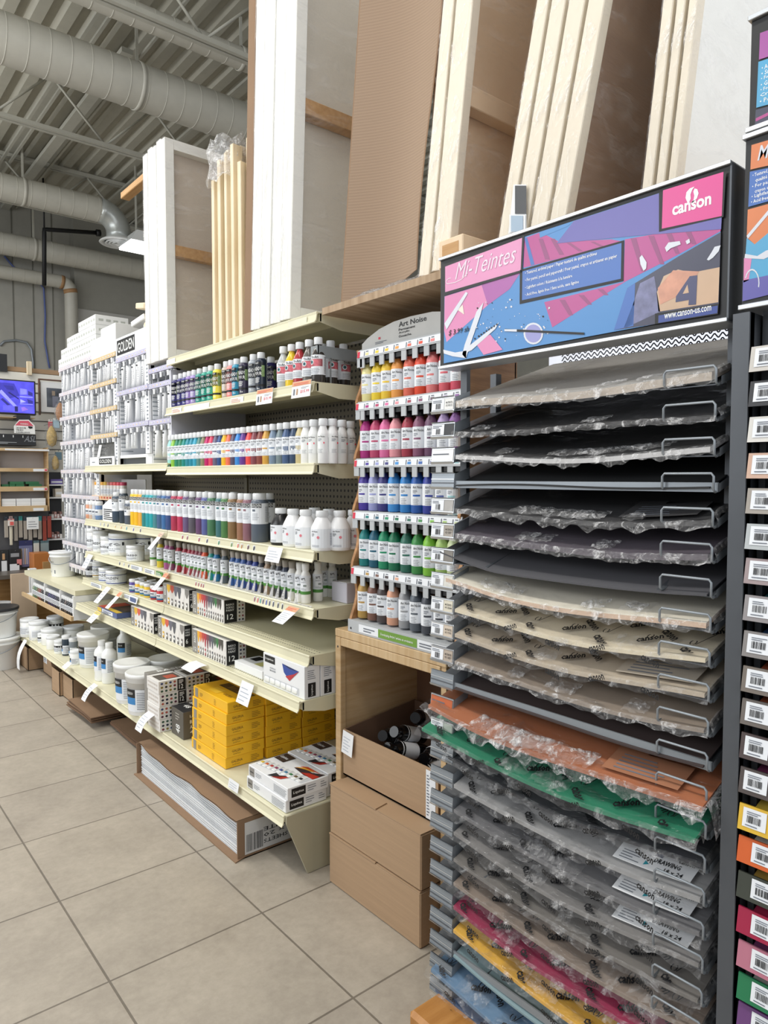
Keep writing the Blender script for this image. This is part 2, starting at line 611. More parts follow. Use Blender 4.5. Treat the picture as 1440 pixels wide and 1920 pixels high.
duct(6.72, 5.0, 0.20, -4.0, 3.75, 'large round spiral duct crossing the ceiling above the shelves, nearest and widest')
duct(6.05, 5.22, 0.095, -4.0, 4.6, 'thin round pipe duct running close above the widest spiral duct')
DX = at(185, 400, Y=10.1).x
t = duct(10.1, 5.0, 0.165, -3.0, DX, 'round spiral duct ending in an elbow with a round air diffuser')
mb = MB()
pts, rr = [], []
for k in range(7):
    a = R(90*k/6)
    pts.append((DX-t.location.x + 0.27*math.sin(a), 0, -0.27 + 0.27*math.cos(a)))
pts.append((DX-t.location.x+0.27, 0, -0.36))
mb.tube(pts, 0.165, mat('galvanised_elbow', '#b9bdbb', 0.3, 0.4), 24)
mb.build('elbow', t)
mb = MB()
cx = DX-t.location.x+0.27
mb.lathe([(0.16, -0.33), (0.25, -0.385), (0.262, -0.40), (0.25, -0.41), (0.205, -0.405), (0.20, -0.36), (0.16, -0.35)], WHITE, 32, c=(cx, 0, 0), caps=False)
for q in (0.17, 0.125, 0.08):
    mb.lathe([(q, -0.39), (q+0.016, -0.415), (q-0.012, -0.412), (q-0.02, -0.385)], WHITE, 28, c=(cx, 0, 0), caps=False)
mb.lathe([(0.199, -0.372), (0.0005, -0.371)], BLACK, 24, c=(cx, 0, 0), caps=False)
mb.lathe([(0.03, -0.40), (0.001, -0.415)], WHITE, 16, c=(cx, 0, 0), caps=False)
mb.build('air_diffuser', t)
duct(11.75, 4.78, 0.16, -3.0, 6.5, 'round spiral duct in front of the back wall, below the elbowed duct')
p1 = at(118, 552, Y=11.95)
t = duct(11.98, 4.42, 0.10, -3.0, p1.x, 'narrow duct low on the back wall, taped where it turns downward')
mb = MB()
ex = p1.x - t.location.x
mb.tube([(ex, 0, 0), (ex+0.06, 0, -0.02), (ex+0.11, 0, -0.07), (ex+0.13, 0, -0.14), (ex+0.13, 0, -2.4)], 0.098, DUCT, 20)
mb.build('downpipe', t)
mb = MB()
TAPE = mat('brown_tape', '#a9835c', 0.6)
mb.tube([(ex-0.03, 0, 0), (ex+0.02, 0, -0.006)], 0.104, TAPE, 20)
mb.tube([(ex+0.118, 0, -0.10), (ex+0.13, 0, -0.16)], 0.104, TAPE, 20)
mb.build('tape', t)

# black gas pipe by the diffuser
mb = MB()
a, b, c = at(188, 437, Y=11.2), at(83, 430, Y=11.2), at(83, 535, Y=11.2)
mb.tube([a, b + (a-b).normalized()*0.04, b, b+(c-b).normalized()*0.04, c], 0.03, BLACK, 10)
mb.tube([a, a+(b-a).normalized()*0.06], 0.05, BLACK, 10)
mb.tube([b, (b.x, b.y, DZ+0.068)], 0.012, BLACK, 8)
tag(mb.build('gas_pipe'), 'black gas pipe bending down beside the round air diffuser', 'pipe')
# blue cable hanging on the back wall
mb = MB()
pp = [(8, 480), (25, 500), (45, 514), (70, 527), (82, 540), (85, 590), (84, 640), (90, 675), (93, 690)]
mb.tube([at(x, y, Y=12.255) for x, y in pp], 0.014, mat('blue_cable', '#5a6aa5', 0.5), 8)
tag(mb.build('blue_cable'), 'blue cable drooping down the grey siding of the back wall', 'cable')
# loop of grey cable above the screen
mb = MB()
mb.tube([at(x, y, Y=12.25) for x, y in [(0, 648), (8, 640), (30, 638), (50, 642), (59, 655), (62, 680), (62, 700)]], 0.018, STEEL, 8)
tag(mb.build('grey_conduit'), 'grey conduit arching on the back wall above the screen', 'pipe')
# fluorescent fitting behind the wrapped canvases
p = at(268, 455, Y=9.6)
t = thing('ceiling_light', 'bright boxed fluorescent light hanging beyond the wrapped canvases', 'ceiling light', p)
mb = MB(); mb.prism([(-0.16, 0, 0.02), (0.6, 0, 0.02), (0.5, 0, 0.16), (-0.08, 0, 0.16)], (0, 0.5, 0), WHITE)
mb.box(-0.02, 0.0, 0.2, 0.22, 0.16, DZ-p.z, CEIL2)
mb.box(0.42, 0.44, 0.2, 0.22, 0.16, DZ-p.z, CEIL2)
mb.build('housing', t)
mb = MB(); mb.box(-0.15, 0.59, 0.02, 0.48, -0.01, 0.015, mat('lit_diffuser', '#ffffff', 0.5, var=0.01, emit=6.0)); mb.build('diffuser', t)

# ================================================================ STEEL SHELVING
XB = 1.75
YE, SEC = 1.956, 1.214
SEAM = [YE, YE+SEC, YE+2*SEC, YE+3*SEC]
PEG = bpy.data.materials.new('pegboard')
PEG.use_nodes = True
nt = PEG.node_tree
b = nt.nodes['Principled BSDF']
b.inputs['Roughness'].default_value = 0.6
tc = nt.nodes.new('ShaderNodeTexCoord')
sp = nt.nodes.new('ShaderNodeSeparateXYZ')
nt.links.new(tc.outputs['Object'], sp.inputs[0])
acc = None
for ax in ('Y', 'Z'):
    mul = nt.nodes.new('ShaderNodeMath'); mul.operation = 'MULTIPLY'; mul.inputs[1].default_value = 1/0.0254
    fr = nt.nodes.new('ShaderNodeMath'); fr.operation = 'FRACT'
    sb = nt.nodes.new('ShaderNodeMath'); sb.operation = 'SUBTRACT'; sb.inputs[1].default_value = 0.5
    sq = nt.nodes.new('ShaderNodeMath'); sq.operation = 'MULTIPLY'
    nt.links.new(sp.outputs[ax], mul.inputs[0]); nt.links.new(mul.outputs[0], fr.inputs[0])
    nt.links.new(fr.outputs[0], sb.inputs[0]); nt.links.new(sb.outputs[0], sq.inputs[0]); nt.links.new(sb.outputs[0], sq.inputs[1])
    if acc is None:
        acc = sq
    else:
        ad = nt.nodes.new('ShaderNodeMath'); ad.operation = 'ADD'
        nt.links.new(acc.outputs[0], ad.inputs[0]); nt.links.new(sq.outputs[0], ad.inputs[1]); acc = ad
gt = nt.nodes.new('ShaderNodeMath'); gt.operation = 'GREATER_THAN'; gt.inputs[1].default_value = 0.05
nt.links.new(acc.outputs[0], gt.inputs[0])
mx = nt.nodes.new('ShaderNodeMixRGB')
mx.inputs[1].default_value = lin('#1d1a17'); mx.inputs[2].default_value = lin('#7d7565')
nt.links.new(gt.outputs[0], mx.inputs[0]); nt.links.new(mx.outputs[0], b.inputs['Base Color'])

def shelf(unit, y0, y1, z, xf, perf=False, lip=0.034, xb=XB-0.012):
    """a steel shelf with its curled price channel along the front"""
    mb = MB()
    mb.box(xf+0.004, xb, y0+0.002, y1-0.002, z-0.004, z, CREAM)
    mb.box(xf+0.012, xf+0.016, y0+0.002, y1-0.002, z-0.03, z-0.004, CREAM)
    for yy in (y0+0.002, y1-0.005):
        mb.prism([(xf+0.012, yy, z-0.004), (xb, yy, z-0.004), (xb, yy, z-0.05), (xf+0.10, yy, z-0.05), (xf+0.012, yy, z-0.032)], (0, 0.003, 0), CREAM)
    # folded ribs under the deck
    mb.box(xf+0.12, xf+0.16, y0+0.02, y1-0.02, z-0.022, z-0.004, CREAM)
    if perf:
        y = y0+0.02
        while y < y1-0.02:
            mb.box(xf+0.030, xf+0.033, y, y+0.008, z, z+0.0004, BLACK)
            mb.box(xf+0.052, xf+0.0545, y, y+0.008, z, z+0.0004, BLACK)
            y += 0.0155
    o = mb.build('shelf', unit)
    p = MB()
    pts = [(xf+0.004, z+0.0015), (xf-0.001, z+0.002), (xf-0.004, z-0.001), (xf-0.003, z-0.008), (xf-0.006, z-lip+0.008), (xf-0.012, z-lip), (xf-0.010, z-lip-0.0025),
           (xf-0.003, z-lip+0.006), (xf+0.001, z-0.008), (xf+0.004, z-0.003)]
    p.prism([(x, y0+0.003, zz) for x, zz in pts], (0, y1-y0-0.006, 0), CREAM)
    p.build('price_channel', o)
    return o

ZS = dict(s1=1.885, s2=1.655, s3=1.384, s4=1.089, s5=0.895, s6=0.739, s7=0.591, b=0.222)
XF = dict(s1=1.345, s2=1.332, s3=1.332, s4=1.330, s5=1.327, s6=1.309, s7=1.268, b=1.205)

def unit(y0, y1, label, levels, pegs, top):
    u = thing('shelving_unit', label, 'shelving unit', (0, 0, 0))
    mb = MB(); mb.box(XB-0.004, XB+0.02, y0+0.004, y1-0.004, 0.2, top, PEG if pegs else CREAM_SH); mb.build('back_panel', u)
    for yy in (y0, y1):
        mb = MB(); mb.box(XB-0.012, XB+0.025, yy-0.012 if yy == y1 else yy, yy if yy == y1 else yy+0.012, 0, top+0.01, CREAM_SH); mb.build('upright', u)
    for k in levels:
        shelf(u, y0, y1, ZS[k], XF[k], perf=k in ('s6', 's7'))
    return u
U1 = unit(SEAM[0], SEAM[1], 'nearest cream steel shelving unit, holding bottles above and yellow boxes below', ['s1', 's2', 's3', 's4', 's5', 's6', 's7', 'b'], True, 1.872)
U2 = unit(SEAM[1], SEAM[2], 'middle cream steel shelving unit carrying white tube racks on its upper shelf', ['s4', 's5', 's6', 's7', 'b'], True, 1.872)
shelf(U2, SEAM[1], SEAM[2], 1.403, 1.335)
U3 = unit(SEAM[2], SEAM[3], 'farthest cream steel shelving unit with a counter top and ink bottle cubbies', ['b'], False, 1.2)
# base fronts and end panels
def kick(u, y0, y1, xk=1.62):
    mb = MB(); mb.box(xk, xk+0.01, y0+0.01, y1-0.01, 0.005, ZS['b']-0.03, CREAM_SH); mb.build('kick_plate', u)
for u_, i in ((U1, 0), (U2, 1), (U3, 2)):
    kick(u_, SEAM[i], SEAM[i+1])
ENDP = mat('cream_end_panel', '#aba68f', 0.45, var=0.03)
mb = MB()
mb.prism([(1.208, YE-0.006, 0.222), (1.208, YE-0.006, 0.196), (1.290, YE-0.006, 0.002), (1.76, YE-0.006, 0.002), (1.76, YE-0.006, 0.222)], (0, 0.008, 0), ENDP)
mb.build('end_panel', U1)
DIV = mat('lilac_white_divider', '#cfd0dc', 0.5, var=0.02)
mb = MB(); mb.box(1.350, XB-0.015, SEAM[1]-0.012, SEAM[1]-0.004, 1.392, 1.835, DIV); mb.build('divider_panel', U1)
# fence along the open end of the second shelf
mb = MB()
FN = mat('grey_clear_fence', '#8d9396', 0.25, var=0.03)
mb.box(1.350, 1.70, YE+0.006, YE+0.009, ZS['s2']+0.082, ZS['s2']+0.122, FN)
mb.box(1.350, 1.353, YE+0.006, YE+0.05, ZS['s2']+0.082, ZS['s2']+0.122, FN)
for xx in (1.40, 1.55, 1.69):
    mb.box(xx, xx+0.004, YE+0.006, YE+0.009, ZS['s2'], ZS['s2']+0.085, FN)
mb.build('end_fence', U1)
# third unit: counter, cubbies and their shelf
CT = at(156, 1113, X=1.27).z
mb = MB()
mb.box(1.262, XB-0.01, SEAM[2]+0.004, SEAM[3], CT-0.03, CT, CREAM)
mb.build('counter_top', U3)
PC = CT-0.165
cub = thing('ink_cubby', 'low white three-bay cubby with pine lip holding small ink bottles', 'cubby', (1.25, SEAM[2], PC))
mb = MB()
L3 = SEAM[3]-SEAM[2]
mb.box(0, 0.44, 0.004, L3-0.02, -0.012, 0, WHITE2)
mb.box(0.15, 0.162, 0.004, L3-0.02, 0, 0.133, WHITE2)
mb.box(0, 0.44, 0.004, 0.02, 0, 0.133, WHITE2)
mb.build('carcass', cub)
for yy in (0.30, 0.66, 0.98):
    mb = MB(); mb.box(0.006, 0.15, yy, yy+0.012, 0, 0.133, WHITE2); mb.build('partition', cub)
mb = MB(); mb.box(-0.014, 0, 0.004, L3-0.02, -0.014, 0.012, PINEY); mb.build('front_lip', cub)
mb = MB(); mb.prism([(0.02, 0.002, -0.012), (0.44, 0.002, -0.012), (0.44, 0.002, -0.10), (0.36, 0.002, -0.10)], (0, 0.01, 0), CREAM); mb.build('bracket', cub)
# swatch stickers on the price channels
def sticker(u, px, k, c, y=None, w=0.017, h=0.022):
    X = XF[k]-0.0065
    yy = yat(px, X, z=ZS[k]-0.02)
    mb = MB()
    f = plane_fn((X, yy+w/2, ZS[k]-0.030), (0, -1, 0), (0.08, 0, 1))
    mb.patch(f, 0, w, 0, h, LABEL)
    f2 = plane_fn((X-0.0006, yy+w/2, ZS[k]-0.030), (0, -1, 0), (0.08, 0, 1))
    m = hexm(c)
    mb.add([f2(w*0.15, h*0.15), f2(w*0.65, h*0.15), f2(w*0.85, h*0.5), f2(w*0.8, h*0.88), f2(w*0.35, h*0.85), f2(w*0.2, h*0.5)], [(0, 1, 2, 3, 4, 5)], m)
    mb.build('colour_sticker', u)
for px, c in [(342, '#a83a44'), (351, '#8a3a40'), (373, '#a0343f'), (388, '#33284a'), (410, '#4c8a62'), (434, '#6f8f4c'), (446, '#d87a62'), (453, '#b58a52'), (465, '#5a3034'), (476, '#2c3038')]:
    sticker(U1, px, 's4', c)
for px, c in [(188, '#c8cbd0'), (195, '#a0a4a8'), (202, '#3a3a3c'), (216, '#e8c060'), (227, '#e6a860'), (237, '#4aa0a8'), (250, '#4a3f98'), (263, '#40303a')]:
    sticker(U2, px, 's4', c)
for px, c in [(367, '#b03040'), (372, '#b03040'), (377, '#b83a44'), (381, '#a83040')]:
    sticker(U1, px, 's5', c, w=0.011)
for px, c in [(477, '#8a3040'), (483, '#e0605a'), (488, '#2a9a90'), (493, '#4a2a48'), (499, '#3050a8'), (505, '#28304c'), (512, '#283048'), (521, '#202428'), (529, '#202428')]:
    sticker(U1, px, 's5', c, w=0.011, h=0.024)
for px, c in [(224, '#303238'), (232, '#c8ccd0'), (241, '#28282c')]:
    sticker(U2, px, 's5', c)
def channel_card(u, pa, pb, k, bgm, fg=None, words=None):
    X = XF[k]-0.0075
    ya, yb = yat(pa, X, z=ZS[k]-0.02), yat(pb, X, z=ZS[k]-0.02)
    mb = MB()
    f = plane_fn((X, ya, ZS[k]-0.031), (0, -1, 0), (0.05, 0, 1))
    mb.patch(f, 0, ya-yb, 0, 0.024, bgm)
    f2 = plane_fn((X-0.0006, ya, ZS[k]-0.031), (0, -1, 0), (0.05, 0, 1))
    if fg:
        mb.lines(f2, (ya-yb)*0.06, (ya-yb)*0.9, 0.004, 0.021, 3, fg, seed=pa)
    if words:
        mb.text(words, f2, (ya-yb)*0.1, 0.008, 0.009, WHITE)
    mb.build('channel_card', u)
channel_card(U2, 245, 266, 's5', LABEL, INK)
channel_card(U2, 271, 289, 's5', LABEL, INK)
channel_card(U2, 292, 305, 's5', GREENP, WHITE)
channel_card(U1, 311, 318, 's5', ORANGE, RED)
channel_card(U2, 232, 258, 's6', LABEL, INK)
channel_card(U2, 170, 190, 's6', LABEL, INK)
channel_card(U1, 345, 392, 's2', WHITE)
channel_card(U1, 432, 456, 's2', LABEL, ORANGE)
channel_card(U1, 322, 340, 's2', LABEL, ORANGE)
channel_card(U1, 312, 328, 's1', WHITE)
channel_card(U1, 540, 575, 's1', mat('clear_strip', '#e3e2cf', 0.15))
# ================================================================ BOTTLES
TXTM = mat('label_lettering', '#1d1f24', 0.5, var=0.02)
def lid(mb, r, z0, z1, m, seg=16, ribs=True):
    mb.lathe([(r*0.97, z0), (r, z0+0.001), (r, z1-0.003), (r*0.93, z1)], m, seg)

def gouache_bottle(c, big=False):
    """squeeze bottle with domed shoulder, white label and paint showing below it"""
    r, h = (0.0215, 0.130)
    o = thing('gouache_bottle', '', 'paint bottle', group='bottles in the wooden colour rack')
    m = hexm(c, 0.28)
    mb = MB()
    mb.lathe([(r*0.9, 0), (r, 0.003), (r, 0.088), (r*0.93, 0.100), (r*0.70, 0.111), (r*0.52, 0.116), (r*0.5, 0.122)], m, 20)
    mb.build('bottle_body', o)
    mb = MB()
    f = cyl_fn(r+0.0006)
    mb.patch(f, -PI*r, PI*r, 0.024, 0.088, LABEL, 20)
    g = cyl_fn(r+0.0010)
    mb.text('Art Noise', g, -0.012, 0.0735, 0.0085, TXTM, w=0.034, res=1)
    mb.lines(g, -0.012, 0.004, 0.060, 0.071, 3, INK, n=3)
    mb.patch(g, -0.012, 0.012, 0.050, 0.0555, m, 4)
    mb.lines(g, -0.012, 0.014, 0.027, 0.046, 4, INK, seed=4, n=3, fill=0.25)
    mb.lines(g, 0.030, 0.052, 0.030, 0.080, 12, INK, seed=5, n=4, fill=0.4)
    mb.build('label', o)
    mb = MB(); mb.lathe([(r*0.62, 0.120), (r*0.66, 0.122), (r*0.6, 0.139), (r*0.3, 0.142)], DARK, 14)
    mb.build('cap', o)
    return o

def tall_bottle(c, white=False):
    """tall round bottle with sloping neck and broad white flip cap"""
    r = 0.0188
    o = thing('acrylic_bottle', '', 'paint bottle', group='bottles on the third shelf')
    m = hexm(c, 0.28)
    mb = MB()
    mb.lathe([(r*0.93, 0), (r, 0.003), (r, 0.098), (r*0.95, 0.104), (r*0.62, 0.121), (r*0.60, 0.128)], m, 20)
    mb.build('bottle_body', o)
    mb = MB()
    f = cyl_fn(r+0.0006); g = cyl_fn(r+0.0010)
    zb = 0.034
    mb.patch(f, -PI*r, PI*r, zb, 0.097, WHITE if white else LABEL, 20)
    mb.text('Art Noise', g, -0.010, 0.086, 0.006, TXTM, w=0.026, res=1)
    mb.lines(g, -0.010, 0.006, 0.074, 0.084, 3, INK, n=3)
    if white:
        mb.lathe([(0.0035, 0), (0.0001, 0.0002)], RED, 12, M=Matrix.Translation(g(0.012, 0.068)) @ Matrix.Rotation(R(-90), 4, 'Y') @ Matrix.Identity(4), caps=False)
        mb.lines(g, 0.030, 0.058, 0.040, 0.088, 14, INK, seed=8, n=4, fill=0.35)
    else:
        q = random.Random(c)
        if q.random() < 0.5:
            mb.patch(g, -0.011, 0.013, 0.058, 0.0635, m, 4)
        else:
            for k in range(4):
                mb.patch(g, -0.010+k*0.006, -0.006+k*0.006, 0.058-q.uniform(0.002, 0.010), 0.064, m)
    mb.lines(g, -0.010, 0.014, 0.037, 0.050, 3, INK, seed=4, n=3, fill=0.22)
    mb.build('label', o)
    mb = MB(); lid(mb, r*0.82, 0.126, 0.149, CAPW); mb.build('cap', o)
    return o

def straight_bottle(c, r=0.0235, h=0.185):
    """straight cylinder bottle, label over the upper part, paint showing below"""
    o = thing('fluid_acrylic_bottle', '', 'paint bottle', group='cylinder bottles on the fourth shelf')
    m = hexm(c, 0.28)
    hb = h*0.86
    mb = MB()
    mb.lathe([(r*0.94, 0), (r, 0.004), (r, hb-0.008), (r*0.9, hb), (r*0.72, hb+0.002)], m, 22)
    mb.build('bottle_body', o)
    mb = MB()
    f = cyl_fn(r+0.0006); g = cyl_fn(r+0.0011); g2 = cyl_fn(r+0.0016)
    z0, z1 = h*0.37, hb-0.012
    mb.patch(f, -PI*r, PI*r, z0, z1, LABEL, 22)
    mb.patch(g, -0.016, 0.030, z1-0.017, z1-0.001, BLACK, 6)
    mb.text('GOLDEN', g2, -0.0145, z1-0.015, 0.012, WHITE, w=0.043, res=1)
    mb.patch(g, -0.010, 0.004, z1-0.031, z1-0.023, m, 2)
    mb.lines(g, -0.010, 0.020, z0+0.016, z1-0.036, 6, INK, seed=11, n=4, fill=0.22)
    mb.lines(g, 0.045, 0.075, z0+0.01, z1-0.01, 14, INK, seed=12, n=4, fill=0.3)
    mb.build('label', o)
    mb = MB(); lid(mb, r*0.80, hb, h, CAPW); mb.build('cap', o)
    return o

def pour_bottle(c):
    """straight bottle with a black lettered label split by the paint colour"""
    r, h = 0.0212, 0.150
    o = thing('pouring_paint_bottle', '', 'paint bottle', group='pouring bottles on the second shelf')
    m = hexm(c, 0.28)
    mb = MB()
    mb.lathe([(r*0.93, 0), (r, 0.003), (r, 0.116), (r*0.9, 0.124), (r*0.62, 0.127)], m, 20)
    mb.build('bottle_body', o)
    mb = MB()
    f = cyl_fn(r+0.0006); g = cyl_fn(r+0.0011); g2 = cyl_fn(r+0.0016)
    w = 0.044
    a = -0.019
    mb.patch(f, a, a+w, 0.008, 0.114, m, 10)
    mb.patch(f, a, a+w, 0.058, 0.112, DARK, 10)
    mb.patch(g, a+w*0.72, a+w, 0.058, 0.100, mat('leaf_print', '#7f9a66', 0.5, var=0.4, ns=90), 4)
    mb.patch(g, a, a+w*0.6, 0.103, 0.113, BLACK, 5)
    mb.text('TRI-ART', g2, a+0.003, 0.1055, 0.005, WHITE, w=0.018, res=1)
    mb.text('READY', g2, a+0.002, 0.081, 0.0135, WHITE, w=0.031, res=1)
    mb.text('POUR', g2, a+0.002, 0.063, 0.0135, WHITE, w=0.031, res=1)
    mb.lines(g2, a+0.002, a+0.028, 0.036, 0.056, 5, WHITE, seed=3, n=4, fill=0.4)
    mb.patch(g, a, a+w, 0.022, 0.030, BLACK, 8)
    mb.text('8oz', g2, a+0.012, 0.011, 0.007, WHITE, w=0.012, res=1)
    mb.patch(f, a+w+0.010, a+w+0.050, 0.008, 0.112, mat('label_grey', '#b9c0cc', 0.4, var=0.05), 8)
    mb.lines(g, a+w+0.013, a+w+0.045, 0.060, 0.108, 9, INK, seed=6, n=5, fill=0.4)
    mb.build('label', o)
    mb = MB(); lid(mb, r*0.70, 0.127, 0.150, CAPW); mb.build('cap', o)
    return o

def swirl_bottle(c):
    """clear bottle with sloping shoulders, rosy swirl label and coloured liquid"""
    r, h = 0.0245, 0.150
    o = thing('liquid_medium_bottle', '', 'paint bottle', group='swirl label bottles on the second shelf')
    m = hexm(c, 0.2)
    mb = MB()
    mb.lathe([(r*0.92, 0), (r*0.97, 0.003), (r*0.97, 0.090), (r*0.6, 0.112), (r*0.42, 0.120), (r*0.42, 0.128)], m, 20)
    mb.build('bottle_body', o)
    mb = MB()
    f = cyl_fn(r+0.0004); g = cyl_fn(r+0.0009); g2 = cyl_fn(r+0.0014)
    mb.patch(f, -PI*r, PI*r, 0.024, 0.090, LABEL, 22)
    SW = mat('rosy_swirl_print', '#b9606a', 0.5, var=0.55, ns=60)
    mb.patch(g, -0.022, 0.030, 0.052, 0.076, SW, 8)
    mb.text('Tri-Art', g2, -0.014, 0.078, 0.009, TXTM, w=0.030, res=1)
    T = mat('teal_print', '#2f7f8c', 0.5)
    for k, (rr, mm) in enumerate(((0.0085, WHITE), (0.006, T), (0.003, BLACK))):
        pts = [(rr*math.cos(2*PI*i/14)-0.010, 0.066+rr*math.sin(2*PI*i/14)) for i in range(14)]
        ff = cyl_fn(r+0.0016+k*0.0004)
        mb.add([ff(*p) for p in pts], [tuple(range(14))], mm)
    mb.lines(g, -0.018, 0.020, 0.028, 0.048, 5, INK, seed=5, n=4, fill=0.3)
    mb.lines(g, 0.036, 0.070, 0.030, 0.086, 12, INK, seed=6, n=5, fill=0.35)
    mb.build('label', o)
    mb = MB(); lid(mb, r*0.60, 0.126, 0.150, CAPW); mb.build('cap', o)
    return o

def spout_bottle(c):
    """narrow bottle with a tapered grey spout cap and a green band on its label"""
    r = 0.0178
    o = thing('craft_paint_bottle', '', 'paint bottle', group='spout bottles on the fifth shelf')
    m = hexm(c, 0.3)
    mb = MB()
    mb.lathe([(r*0.93, 0), (r, 0.003), (r, 0.094), (r*0.92, 0.101), (r*0.66, 0.110), (r*0.60, 0.116)], m, 18)
    mb.build('bottle_body', o)
    mb = MB()
    f = cyl_fn(r+0.0006); g = cyl_fn(r+0.0011)
    mb.patch(f, -PI*r, PI*r, 0.032, 0.098, LABEL, 18)
    mb.patch(g, -PI*r, PI*r, 0.032, 0.043, GREENP, 18)
    mb.text('art.', g, -0.009, 0.082, 0.010, TXTM, w=0.019, res=1)
    mb.lines(g, -0.010, 0.012, 0.073, 0.079, 2, INK, n=3, fill=0.3)
    for k in range(3):
        mb.patch(g, 0.001+k*0.004, 0.004+k*0.004, 0.060, 0.0655, mat('leaf_mark', '#55685c', 0.5), 1)
    mb.lines(g, -0.010, 0.012, 0.047, 0.056, 3, INK, seed=2, n=3, fill=0.25)
    mb.lines(g, 0.026, 0.046, 0.05, 0.09, 9, INK, seed=7, n=3, fill=0.4)
    mb.build('label', o)
    mb = MB(); mb.lathe([(r*0.62, 0.114), (r*0.68, 0.117), (r*0.74, 0.134), (r*0.70, 0.140), (r*0.3, 0.141)], WHITE if c == '#f1f1ee' else CAPG, 16)
    mb.build('spout_cap', o)
    return o

def squat_jug(c, dark=False):
    r, h = 0.0385, 0.135
    o = thing('medium_bottle', '', 'bottle', group='squat bottles on the fourth shelf')
    m = hexm(c, 0.3)
    mb = MB()
    mb.lathe([(r*0.92, 0), (r, 0.005), (r, 0.072), (r*0.95, 0.080), (r*0.58, 0.108), (r*0.50, 0.112), (r*0.50, 0.118)], m, 24)
    mb.build('bottle_body', o)
    mb = MB()
    f = cyl_fn(r+0.0005); g = cyl_fn(r+0.0010)
    mb.patch(f, -0.04, 0.16, 0.010, 0.074, LABEL, 18)
    mb.text('Art Noise', g, -0.032, 0.063, 0.006, TXTM, w=0.026, res=1)
    mb.lines(g, -0.032, -0.018, 0.050, 0.061, 3, TXTM, n=2, fill=0.4)
    pts = [(0.005*math.cos(2*PI*i/12)-0.004, 0.046+0.005*math.sin(2*PI*i/12)) for i in range(12)]
    mb.add([g(*p) for p in pts], [tuple(range(12))], mat('rose_print', '#e0808c', 0.5))
    mb.lines(g, 0.040, 0.075, 0.020, 0.062, 10, INK, seed=9, n=4, fill=0.35)
    mb.lines(g, -0.032, 0.0, 0.014, 0.022, 2, INK, seed=2, n=3, fill=0.3)
    mb.build('label', o)
    mb = MB(); lid(mb, r*0.56, 0.115, 0.135, CAPW, 22); mb.build('cap', o)
    return o

RAD = dict(pour=0.0212, swirl=0.0245, tall=0.0188, tallw=0.0188, cyl=0.0235, spout=0.0178)
def row(kind, builder, pxs, cols, shelfk, dx, lab, rz=0.45, back=0.0, group=None, z=None):
    X = XF[shelfk]+dx+back
    ys = [yat(px, X, z=ZS[shelfk]+0.06) for px in pxs]
    gap = 2*RAD[kind]+0.0012
    for it in range(200):            # neighbours stand side by side, touching at most
        for a in range(len(ys)-1):
            d = ys[a]-ys[a+1]
            if d < gap:
                e = (gap-d)/2
                ys[a] += e; ys[a+1] -= e
    for i, y in enumerate(ys):
        c = cols[i] if not isinstance(cols, str) else cols
        place((kind, c), lambda: builder(c), lab(i), group, (X, y, ZS[shelfk] if z is None else z), rz + rnd.uniform(-0.15, 0.15))

CN = {}
# --- second shelf: pouring bottles, then swirl label bottles
px = [331, 341, 350, 357, 366, 376, 387, 397, 409, 428, 436, 442, 458, 476, 490]
cs = ['#2f2c6c', '#35307c', '#3d3a86', '#9078bc', '#a390cc', '#2f968a', '#2fa08c', '#3aa694', '#efe04e', '#6a5a50', '#ee8c88', '#2a90b2', '#35304a', '#a6adb6', '#1f2a3c']
nm = ['indigo', 'dark indigo', 'indigo violet', 'lilac', 'pale lilac', 'teal green', 'sea green', 'mint teal', 'bright yellow', 'brown', 'salmon pink', 'cyan blue', 'dark violet', 'silver grey', 'navy']
cs[9] = '#c4b8a8'
nm[9] = 'sandy beige'
row('pour', pour_bottle, px, cs, 's2', 0.03, lambda i: '%s pouring bottle with black lettered label, %s from the left on the second shelf' % (nm[i], ORD[i]), rz=0.62)
row('pour', pour_bottle, [500, 506], ['#1f2a3c', '#2f2c6c'], 's2', 0.11, lambda i: 'dark pouring bottle in shade %s the navy one, behind the row\'s right end' % ['just behind', 'farther behind'][i], rz=0.9)
px = [532, 547.5, 562.5, 580, 597]
cs = ['#b9bec2', '#e8c832', '#b03a40', '#6a6662', '#3a3634']
nm = ['clear grey', 'yellow', 'red', 'smoky', 'nearly black']
row('swirl', swirl_bottle, px, cs, 's2', 0.032, lambda i: '%s bottle with rosy swirl label, %s of its row on the second shelf' % (nm[i], ORD[i]), rz=0.5)
for i, (X, p_) in enumerate(((1.43, 620), (1.50, 644), (1.44, 604))):
    place(('swirl', '#3a3634'), lambda: swirl_bottle('#3a3634'), ['black bottle behind the grey fence, left of the two standing there', 'black bottle behind the grey fence, at its far right end', 'dark swirl bottle half hidden behind the nearly black one'][i], None, (X, yat(p_, X, z=ZS['s2']+0.05), ZS['s2']), 1.5)
